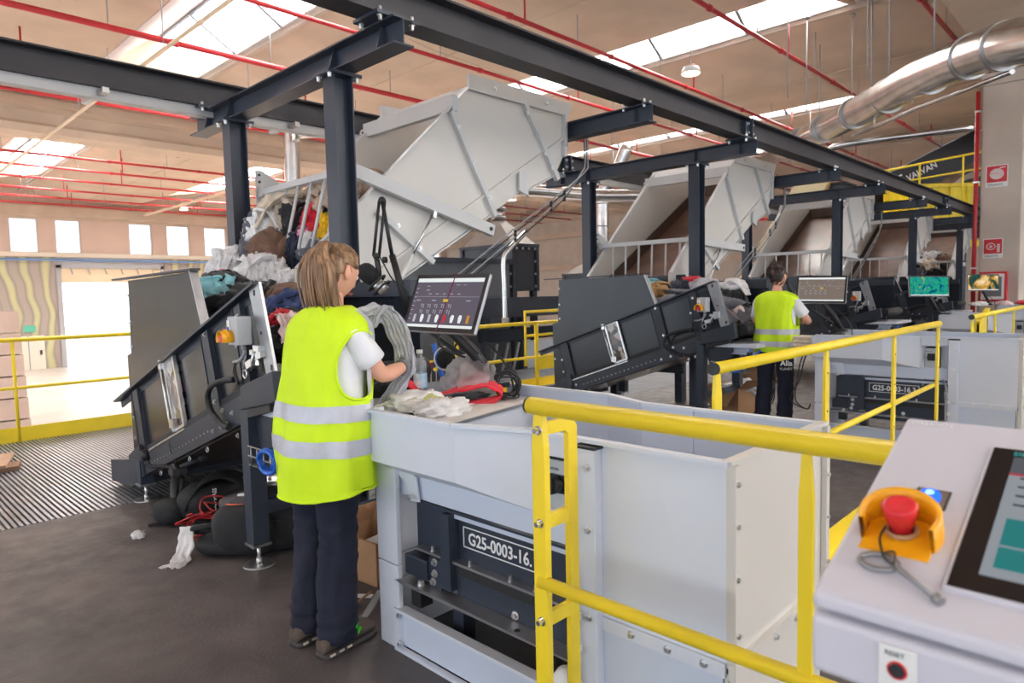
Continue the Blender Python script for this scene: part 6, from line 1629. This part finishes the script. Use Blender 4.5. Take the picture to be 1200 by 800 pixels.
def head_mesh(mb, T, nu=44, nv=34):
    vs = []
    for i in range(nv+1):
        ph = -math.pi/2 + math.pi*i/nv
        for j in range(nu): vs.append(T @ head_pt(2*math.pi*j/nu, ph))
    fs = [(i*nu+j, i*nu+(j+1) % nu, (i+1)*nu+(j+1) % nu, (i+1)*nu+j) for i in range(nv) for j in range(nu)]
    mb.add(vs, fs, True)
    for s in (-1, 1):      # ears
        rg = []
        for k in range(9):
            f = -math.pi/2 + math.pi*k/8
            rg.append([T @ Vector((-0.012 + 0.018*math.cos(f)*math.cos(a) - 0.006*math.sin(f), s*(0.072 + 0.007*math.cos(f)*math.sin(a) + 0.005*math.cos(f)), -0.006+0.031*math.sin(f))) for a in [2*math.pi*j/12 for j in range(12)]])
        mb.loft(rg)
        mb.tube([T @ Vector((-0.012+0.017*math.cos(a)-0.004*math.sin(a), s*0.081, -0.004+0.028*math.sin(a))) for a in [0.2+math.pi*1.25*j/12 for j in range(13)]], 0.0035, 6)
def hand(mb, wrist, d, nrm, side, curl, thumb=1):
    """palm and five fingers; d along the hand, nrm out of the palm, side towards the thumb"""
    d, nrm = Vector(d).normalized(), Vector(nrm).normalized()
    sd = d.cross(nrm).normalized()*side
    w_ = Vector(wrist)
    rg = []
    for s, hw, th in ((-0.01, 0.024, 0.019), (0.02, 0.033, 0.018), (0.055, 0.040, 0.015), (0.082, 0.040, 0.012), (0.094, 0.034, 0.008)):
        rg.append([w_ + d*s + sd*hw*math.cos(a) + nrm*th*math.sin(a) for a in [2*math.pi*j/14 for j in range(14)]])
    mb.loft(rg)
    for k, (off, ln) in enumerate(((0.030, 0.072), (0.010, 0.080), (-0.010, 0.075), (-0.029, 0.058))):
        p = w_ + d*0.080 + sd*off; a = curl*(0.55+0.06*k)
        pts = [p - d*0.02, p]; dd = d.copy()
        for seg, fr in enumerate((0.44, 0.31, 0.25)):
            dd = (dd*math.cos(a) + nrm*math.sin(a)).normalized()
            nn_ = (nrm - dd*nrm.dot(dd)); p = p + dd*ln*fr; pts.append(p.copy()); a = curl*0.75
            # rotate the palm normal with the finger
            nrm_k = nn_.normalized() if nn_.length > 1e-4 else nrm
        P = spline(pts, 3)
        mb.tube(P, [0.0095 - 0.0025*i/len(P) for i in range(len(P)-1)] + [0.005], 8)
    p = w_ + d*0.02 + sd*0.028
    pts = [p - d*0.01, p + d*0.028 + sd*0.022 + nrm*0.010, p + d*0.052 + sd*0.022 + nrm*0.026, p + d*0.070 + sd*0.012 + nrm*0.040]
    P = spline(pts, 3)
    mb.tube(P, [0.013 - 0.004*i/len(P) for i in range(len(P)-1)] + [0.006], 8)

def person(name, org, yaw, label, arms, feet, head_rot, vest_hem, hair, glove=None, lean=0.03, vw=1.0, tape_z=((0.965,1.03),(0.83,0.895))):
    t = thing(name, (org[0], org[1], 0), label, 'person')
    W = Matrix.Translation(Vector((org[0], org[1], 0))) @ Matrix.Rotation(yaw, 4, 'Z')
    def L(p): return W @ Vector(p)
    lx = lambda z: lean*max(0, z-0.9)/0.5       # torso leans forward a little
    # --- body
    V = [(0,0,0.93,(0.12,0.10)), (lx(1.08),0,1.08,(0.105,0.085)), (lx(1.25),0,1.25,(0.12,0.09)), (lx(1.38),0,1.385,(0.065,0.06)), (lx(1.42)+0.012,0,1.44,(0.046,0.048)), (lx(1.46)+0.022,0,1.50,(0.045,0.045))]
    E_ = [(0,1),(1,2),(2,3),(3,4),(4,5)]
    for s, (sh, el, wr) in zip((-1, 1), arms):
        i = len(V); V += [(*sh,0.050), (*(Vector(sh).lerp(Vector(el),0.5)),0.043), (*el,0.037), (*(Vector(el).lerp(Vector(wr),0.35)),0.038), (*wr,(0.024,0.026))]
        E_ += [(2,i),(i,i+1),(i+1,i+2),(i+2,i+3),(i+3,i+4)]
    for s, (ank, toe) in zip((-1, 1), feet):
        i = len(V); kn = (ank[0]*0.5+0.025, ank[1]*0.95, 0.49)
        V += [(0,s*0.085,0.84,0.085), (*kn,0.058), (ank[0],ank[1],0.10,0.034), (ank[0]+(toe[0]-ank[0])*0.55,ank[1]+(toe[1]-ank[1])*0.55,0.045,(0.020,0.026))]
        E_ += [(0,i),(i,i+1),(i+1,i+2),(i+2,i+3)]
    vs, fs = skin_mesh(V, E_, {0})
    mb = MB(); mb.add([L(v) for v in vs], fs, True)
    hc = Vector((lx(1.5)+0.035, 0, 1.555))
    HT = W @ Matrix.Translation(hc) @ Euler((head_rot[0], head_rot[1], head_rot[2])).to_matrix().to_4x4()
    head_mesh(mb, HT)
    gl = MB()
    for s, (sh, el, wr), cfg in zip((-1, 1), arms, ((arms[0], 1.0), (arms[1], 1.0))):
        d = (Vector(wr)-Vector(el)).normalized()
        nrm = Vector((0, -s*0.8, -0.3)) if True else None
        nrm = (nrm - d*nrm.dot(d)).normalized()
        Wr = W.to_3x3()
        tgt = gl if (glove and s == -1) else mb
        hand(tgt, L(wr), Wr @ d, Wr @ nrm, 1 if s == -1 else -1, 0.75)
        if glove and s == -1:
            gl.tube([L(Vector(wr)-d*0.035), L(Vector(wr)-d*0.005)], [0.035, 0.033], 12)
    body = mb.build('body', SKIN, t)
    if glove: gl.build('glove', glove, t)
    ey = MB()
    for s in (-1, 1): ey.ball(HT @ Vector((0.078, s*0.030, 0.010)), 0.011, 10, 8)
    ey.build('eyes', M['white'], t)
    ir = MB()
    for s in (-1, 1): ir.ball(HT @ Vector((0.0865, s*0.030, 0.010)), 0.0045, 8, 6)
    ir.build('irises', M['black'], t)
    lp = MB()
    lp.tube([HT @ Vector((0.103-0.9*abs(q)*0.55, q, -0.056)) for q in (-0.022,-0.012,0,0.012,0.022)], [0.002,0.005,0.006,0.005,0.002], 6)
    lp.build('lips', mat('lip_colour', s2l(196,112,104), 0.5) if 'lip_colour' not in bpy.data.materials else bpy.data.materials['lip_colour'], t)
    # --- torso garments, all from one surface function
    zs = [(vest_hem,0.235,0.165),(0.80,0.232,0.165),(0.95,0.222,0.155),(1.10,0.215,0.145),(1.22,0.215,0.14),(1.30,0.222,0.132),(1.335,0.222,0.122),(1.362,0.205,0.112),(1.388,0.165,0.100),(1.408,0.115,0.088),(1.420,0.082,0.078)]
    def dims(z):
        for (z0,a0,b0),(z1,a1,b1) in zip(zs, zs[1:]):
            if z <= z1:
                f = (z-z0)/(z1-z0); return a0+(a1-a0)*f, b0+(b1-b0)*f
        return zs[-1][1:]
    sd = org[0]*3.1
    def surf(th, z, off=0.0, fold=1.0, k=1.0):
        a, b = dims(max(z, vest_hem)); a *= vw*k; b *= k
        c, s = math.cos(th), math.sin(th)
        px, py = abs(c)**0.85*math.copysign(1, c)*b, abs(s)**0.85*math.copysign(1, s)*a
        low = max(0, min(1, (1.28-z)/0.35))
        f = fold*(0.012*low*math.sin(th*5+sd+2*noise.noise(Vector((z*3, sd, 0)))) + 0.024*low*noise.noise(Vector((c*2.2, s*2.2, z*2.6+sd))) + 0.007*noise.noise(Vector((c*5, s*5, z*7+sd))))
        # belly hang: the back falls straight
        r_ = math.hypot(px, py); g = (r_ + off + f)/r_
        zz = z + (0.018*math.sin(th*2+sd) if z < vest_hem+0.02 else 0)
        return L((lx(z) + px*g, py*g, zz))
    def hole(th, z):
        for s in (-1, 1):
            d = (th - s*math.pi/2 + math.pi) % (2*math.pi) - math.pi
            cz, rz_, ra = 1.185, 0.135, 0.60
            if ((z-cz)/rz_)**2 + (d/ra)**2 < 1: return True
        return False
    nth, nz = 120, 84
    zl = [vest_hem + (1.418-vest_hem)*i/nz for i in range(nz+1)]
    vs = [surf(2*math.pi*j/nth, z) for z in zl for j in range(nth)]
    fs = []
    for i in range(nz):
        for j in range(nth):
            if hole(2*math.pi*(j+0.5)/nth, (zl[i]+zl[i+1])/2): continue
            fs.append((i*nth+j, i*nth+(j+1) % nth, (i+1)*nth+(j+1) % nth, (i+1)*nth+j))
    vm = MB(); vm.add(vs, fs, True)
    vest = vm.build('safety_vest', HIVIS, t)
    so = vest.modifiers.new('thickness', 'SOLIDIFY'); so.thickness = 0.004; so.offset = -1
    pm = MB()
    for s in (-1, 1):
        pm.tube([surf(s*math.pi/2 + 0.60*math.cos(a), 1.185+0.135*math.sin(a), 0.001) for a in [2*math.pi*j/60 for j in range(60)]], 0.006, 6, closed=True)
    pm.tube([surf(2*math.pi*j/80, vest_hem+0.004, 0.0005) for j in range(80)], 0.005, 6, closed=True)
    pm.build('vest_piping', HIVIS, vest)
    tp = MB()
    for z0, z1 in tape_z:
        n = 110
        o = [[surf(2*math.pi*j/n, z0+(z1-z0)*q/4, 0.0035) for j in range(n)] for q in range(5)]
        tp.loft(o, True, False)
    for s in (-1, 1):      # bands over the shoulders
        for th0 in (s*1.22,):
            pts = []
            for q in range(14):
                z = 1.06 + (1.40-1.06)*q/13
                pts.append([surf(th0-0.17, z, 0.008), surf(th0, z, 0.008), surf(th0+0.17, z, 0.008)])
            tp.loft(pts, False, False)
    tape = tp.build('reflective_tape', REFL, vest)
    if vest_hem < 0.7:
        pk = MB(); o = []
        for q in range(6):
            o.append([surf(math.pi-0.75+0.42*j/10, vest_hem+0.045+0.06*q/5, 0.004) for j in range(11)])
        pk.loft(o, False, False); pk.build('clear_label', mat('yellow_label_patch', (0.58,0.82,0.05), 0.35), vest)
    # tee shirt: trunk under the vest and the two sleeves
    tm = MB()
    zl2 = [0.98 + (1.40-0.98)*i/24 for i in range(25)]
    tm.loft([[surf(2*math.pi*j/60, z, -0.016, 0.8, 0.94) for j in range(60)] for z in zl2], True, True)
    for s, (sh, el, wr) in zip((-1, 1), arms):
        sh, el = Vector(sh), Vector(el); d = (el-sh).normalized(); q = d.orthogonal().normalized(); q2 = d.cross(q)
        rg = []
        for f, r_ in ((-0.15, 0.030), (0.0, 0.050), (0.12, 0.056), (0.30, 0.057), (0.50, 0.059), (0.66, 0.061), (0.665, 0.056), (0.58, 0.050)):
            c = sh + (el-sh)*f
            rg.append([L(c + (q*math.cos(a)+q2*math.sin(a))*(r_ + 0.005*noise.noise(Vector((math.cos(a)*2, math.sin(a)*2, f*6+s))))) for a in [2*math.pi*j/28 for j in range(28)]])
        tm.loft(rg, True, True)
    tm.build('tee_shirt', TEE, t)
    # trousers
    tr = MB()
    tr.loft([[L((bx_*math.cos(a)+0.0, ax_*math.sin(a), z)) for a in [2*math.pi*j/40 for j in range(40)]] for z, ax_, bx_ in ((0.74,0.155,0.105),(0.80,0.178,0.122),(0.88,0.180,0.125),(0.98,0.165,0.115),(1.02,0.155,0.105))], True, True)
    for s, (ank, toe) in zip((-1, 1), feet):
        hp_, kn, an = Vector((-0.005, s*0.088, 0.86)), Vector((ank[0]*0.5+0.022, ank[1]*0.95, 0.49)), Vector((ank[0]+0.012, ank[1], 0.055))
        rg = []
        N = 44
        for i in range(N+1):
            f = i/N
            c = hp_.lerp(kn, f*2) if f < 0.5 else kn.lerp(an, f*2-1)
            r_ = 0.096 - 0.020*min(1, f*2) if f < 0.5 else 0.076 - 0.002*(f*2-1)
            rx = r_*(1.08 if f < 0.4 else 1.06)
            row = []
            for j in range(36):
                a = 2*math.pi*j/36
                ca, sa = math.cos(a), math.sin(a)
                fo = 0.012*noise.noise(Vector((ca*1.6+s, sa*1.6, c.z*5.5+sd))) + 0.010*(0.3-abs(noise.noise(Vector((ca*1.1+c.z*3, sa*1.4+s*3, c.z*9+sd)))))
                if f > 0.86: fo += 0.007*math.sin(f*95 + ca*1.8)
                if 0.42 < f < 0.6: fo += 0.004*math.sin(f*85 + sa*2)
                row.append(L((c.x + (rx+fo)*ca, c.y + (r_+fo)*sa, c.z)))
            rg.append(row)
        tr.loft(rg[::-1], True, True)
    trous = tr.build('trousers', NAVY, t)
    # shoes
    for s, (ank, toe) in zip((-1, 1), feet):
        a0 = Vector((ank[0], ank[1], 0)); dv = (Vector((toe[0], toe[1], 0)) - a0).normalized(); lv = Vector((-dv.y, dv.x, 0))
        up, so_ = [], []
        for q, hw, z1 in ((-0.075,0.020,0.050),(-0.068,0.034,0.085),(-0.03,0.040,0.105),(0.03,0.040,0.105),(0.08,0.043,0.085),(0.13,0.048,0.078),(0.17,0.045,0.070),(0.195,0.032,0.058),(0.205,0.016,0.042)):
            up.append([L(a0 + dv*q + lv*hw*math.cos(a) + Vector((0,0,0.020 + (z1-0.020)*(0.5+0.5*math.sin(a))))) for a in [2*math.pi*j/18 for j in range(18)]])
            so_.append([L(a0 + dv*q*1.02 + lv*(hw+0.005)*math.cos(a) + Vector((0,0,0.0135 + 0.013*math.copysign(abs(math.sin(a))**0.4, math.sin(a))))) for a in [2*math.pi*j/18 for j in range(18)]])
        shoe = MB().loft(up).build('shoe', mat('taupe_suede', s2l(86,74,66), 0.85, 0, 0.1, 20) if 'taupe_suede' not in bpy.data.materials else bpy.data.materials['taupe_suede'], t)
        MB().loft(so_).build('sole', mat('dark_sole', s2l(66,62,62), 0.7) if 'dark_sole' not in bpy.data.materials else bpy.data.materials['dark_sole'], shoe)
        if vest_hem < 0.7:
            g = MB()
            for q, z, ln in ((0.055,0.080,0.016),(0.085,0.064,0.016),(0.075,0.092,0.012)):
                for sg in (-1,):
                    g.bar(L(a0 + dv*q + lv*sg*0.043 + Vector((0,0,z-0.012))), L(a0 + dv*(q+ln) + lv*sg*0.042 + Vector((0,0,z+0.012))), 0.010, 0.008)
            g.build('green_flash', mat('green_flash', s2l(60,220,40), 0.5) if 'green_flash' not in bpy.data.materials else bpy.data.materials['green_flash'], shoe)
            h = MB()
            for q in (-0.045, 0.0, 0.04): h.obox(L(a0 + dv*q + lv*-0.044 + Vector((0,0,0.018))), (W.to_3x3() @ dv)*0.012, (W.to_3x3() @ lv)*0.003, Vector((0,0,0.004)))
            h.build('sole_insert', ccream, shoe)
    # hair
    hm, style = hair
    cap = MB(); nu, nv = 56, 40; vs = []; keep = {}
    for i in range(nv+1):
        ph = -math.pi/2 + math.pi*i/nv
        for j in range(nu):
            th = 2*math.pi*j/nu
            p = head_pt(th, ph)
            if p.x > 0: p.x = min(p.x, 0.094*math.cos(ph)*math.cos(th)*1.0)
            face = (p.x > 0.038 - 0.25*max(0, p.z-0.02) and p.z < 0.074) or (p.x > -0.028 and p.z < 0.026) or p.z < -0.062 - 0.25*p.x*0
            keep[(i, j)] = not face
            n_ = p.normalized()
            q = p + n_*(0.010 + 0.0022*math.sin(th*26 + ph*3))
            vs.append(HT @ q)
    fs = [(i*nu+j, i*nu+(j+1) % nu, (i+1)*nu+(j+1) % nu, (i+1)*nu+j) for i in range(nv) for j in range(nu) if all(keep[k] for k in ((i,j),(i,(j+1) % nu),(i+1,(j+1) % nu),(i+1,j)))]
    cap.add(vs, fs, True)
    co = cap.build('hair', hm, t)
    so = co.modifiers.new('thickness', 'SOLIDIFY'); so.thickness = 0.012; so.offset = -1
    rnd = random.Random(7)
    # combed strands over the cap, converging on the tie
    tie = Vector((-0.088, 0.0, 0.058)) if style == 'ponytail' else Vector((-0.060, 0.0, 0.082))
    st = MB()
    for k in range(150):
        th = rnd.uniform(0.9, 2*math.pi-0.9); ph = rnd.uniform(-0.45, 1.1)
        p0 = head_pt(th, ph)
        if (p0.x > 0.04 and p0.z < 0.07) or (p0.x > -0.03 and p0.z < 0.02) or p0.z < -0.06: continue
        pts = []
        for q in range(7):
            f = q/6
            v = p0.lerp(tie, f); n_ = v.normalized()
            tt = math.atan2(v.y, v.x); pp = math.asin(max(-1, min(1, n_.z)))
            sfc = head_pt(tt, math.atan2(v.z/0.114, math.hypot(v.x/0.094, v.y/0.074)))
            pts.append(HT @ (sfc + sfc.normalized()*(0.0115 + 0.003*f)))
        st.tube(pts, [0.0022]*6 + [0.0035], 4)
    stuff(st.build('hair_strands', hm, co))
    if style == 'ponytail':
        MB().tube([HT @ (tie + Vector((-0.012, 0.020*math.cos(a), 0.010+0.020*math.sin(a)))) for a in [2*math.pi*j/16 for j in range(16)]], 0.006, 6, closed=True).build('hair_tie', hm, co)
        pt = MB()
        tw = HT @ tie; Wr3 = W.to_3x3()
        for k in range(230):
            a, b2 = rnd.gauss(0, 1), rnd.gauss(0, 1)
            a = max(-1.7, min(1.7, a)); b2 = max(-1.7, min(1.7, b2))
            ln = rnd.uniform(0.84, 1.06)
            pts = [(0.02, a*0.008, b2*0.008), (-0.022+b2*0.008, a*0.016, 0.022+b2*0.008), (-0.046+b2*0.014, a*0.027, -0.02),
                   (-0.050+b2*0.020, a*0.046, -0.09*ln), (-0.040+b2*0.022, a*0.048+0.004, -0.175*ln), (-0.022+b2*0.024, a*0.046, -0.262*ln)]
            P = spline([tw + Wr3 @ Vector(q) for q in pts], 3)
            m_ = len(P)
            pt.tube(P, [0.0060]*(m_-6) + [0.0056, 0.005, 0.0045, 0.0036, 0.0024, 0.0008], 5)
        rg = [[tw + Wr3 @ Vector((-0.022-0.02*math.sin(min(1.5,-z*8)) + r_*0.5*math.cos(a), r_*1.35*math.sin(a), z+0.012)) for a in [2*math.pi*j/14 for j in range(14)]] for z, r_ in ((0.0,0.016),(-0.02,0.030),(-0.10,0.045),(-0.18,0.044),(-0.245,0.028))]
        pt.loft(rg)
        pt.build('ponytail', hm, t)
    else:
        bn = MB()
        crumple(bn, HT @ (tie + Vector((-0.012, 0, 0.018))), (0.046,0.052,0.038), 5, 0.3, 3)
        for k in range(70):
            a = rnd.uniform(0, 2*math.pi); e_ = rnd.uniform(-0.6, 1.3); r_ = 0.043
            c = tie + Vector((-0.012, 0, 0.018)); d0 = Vector((math.cos(a)*math.cos(e_), math.sin(a)*math.cos(e_), math.sin(e_)))
            d1 = (d0 + Vector((rnd.uniform(-.8,.8), rnd.uniform(-.8,.8), rnd.uniform(-.5,.8)))).normalized()
            bn.tube([HT @ (c + d0*r_*0.7), HT @ (c + d0*r_*1.12), HT @ (c + (d0+d1*0.5).normalized()*r_*1.25), HT @ (c + d1*r_*rnd.uniform(1.15, 1.5))], [0.004,0.004,0.003,0.001], 4)
        for k in range(16):
            y = rnd.uniform(-0.05, 0.05)
            p = head_pt(math.pi + y*14, -0.55)
            bn.tube([HT @ (p*1.06), HT @ (p*1.08 + Vector((-0.004, y*0.1, -0.02))), HT @ (p*1.05 + Vector((0.002, y*0.3, -0.04)))], [0.003,0.002,0.0008], 4)
        stuff(bn.build('hair_bun', hm, t))
    return t, L, HT

hair1 = mat('dark_blond_hair', s2l(108,80,58), 0.45, 0, 0, 70, col2=s2l(170,132,98), stretch=(1,1,0.10))
hair2 = mat('dark_brown_hair', s2l(40,28,28), 0.5, 0, 0, 40, col2=s2l(74,52,48), stretch=(1,1,0.2))
GLV = cloth_mat('grey_knit_glove', s2l(128,128,134))
p1, L1, H1 = person('person', (1.43, 2.475), R(4), 'woman with dark blond ponytail and fluorescent vest, holding grey knitwear at the near trough',
    (((0.02,-0.172,1.315), (0.145,-0.205,1.125), (0.330,-0.130,1.145)), ((0.02,0.172,1.315), (0.16,0.235,1.14), (0.31,0.185,1.285))),
    (((-0.045,-0.075), (0.18,-0.06)), ((-0.06,0.095), (0.165,0.115))),
    (0.05, 0.40, 0.14), 0.665, (hair1, 'ponytail'), GLV, 0.05)
p2, L2, H2 = person('person', (6.89, 2.86), R(2), 'woman with dark hair bun and fluorescent vest, back turned, at the second trough',
    (((0.0,-0.180,1.315), (0.12,-0.285,1.10), (0.32,-0.19,1.10)), ((0.0,0.180,1.315), (0.05,0.235,1.06), (0.28,0.18,1.05))),
    (((-0.06,-0.11), (0.15,-0.15)), ((-0.10,0.10), (0.12,0.13))),
    (-0.05, 0.32, -0.12), 0.78, (hair2, 'bun'), None, 0.02, 1.0, ((0.975,1.03),(0.85,0.905)))
# white lettering on the second woman's trousers
xd_ = Vector((0.42,-0.9,0))
text('trouser_lettering', 'Alia', 0.075, L2((-0.103,-0.085,0.660)), xd_, (0,0,1), M['whitetext'], p2, 0.001, off=0.016, bold=0.002)
text('trouser_lettering', 'PLANET', 0.034, L2((-0.103,-0.080,0.615)), xd_, (0,0,1), M['whitetext'], p2, 0.001, off=0.016)

# knitwear held by the first woman
kn = cloth_mat('pale_grey_knit', s2l(176,176,186))
kb = MB()
drape(kb, [(1.70,2.56,1.30), (1.735,2.54,1.375), (1.765,2.525,1.39), (1.80,2.495,1.345), (1.807,2.437,1.249), (1.785,2.375,1.146), (1.75,2.39,1.065), (1.68,2.41,0.968)], (0.66,-0.70,0.28), 0.105, 4, 0.005, 26, 0.022, 0.75)
drape(kb, [(1.57,2.58,1.32), (1.63,2.56,1.345), (1.69,2.55,1.36), (1.755,2.53,1.375)], (0.25,-0.25,0.95), 0.105, 9, 0.007, 14, 0.018)
o = kb.build('grey_knitwear', kn)
tag(o, 'pale grey ribbed knitwear held up by the ponytailed woman', 'garment')
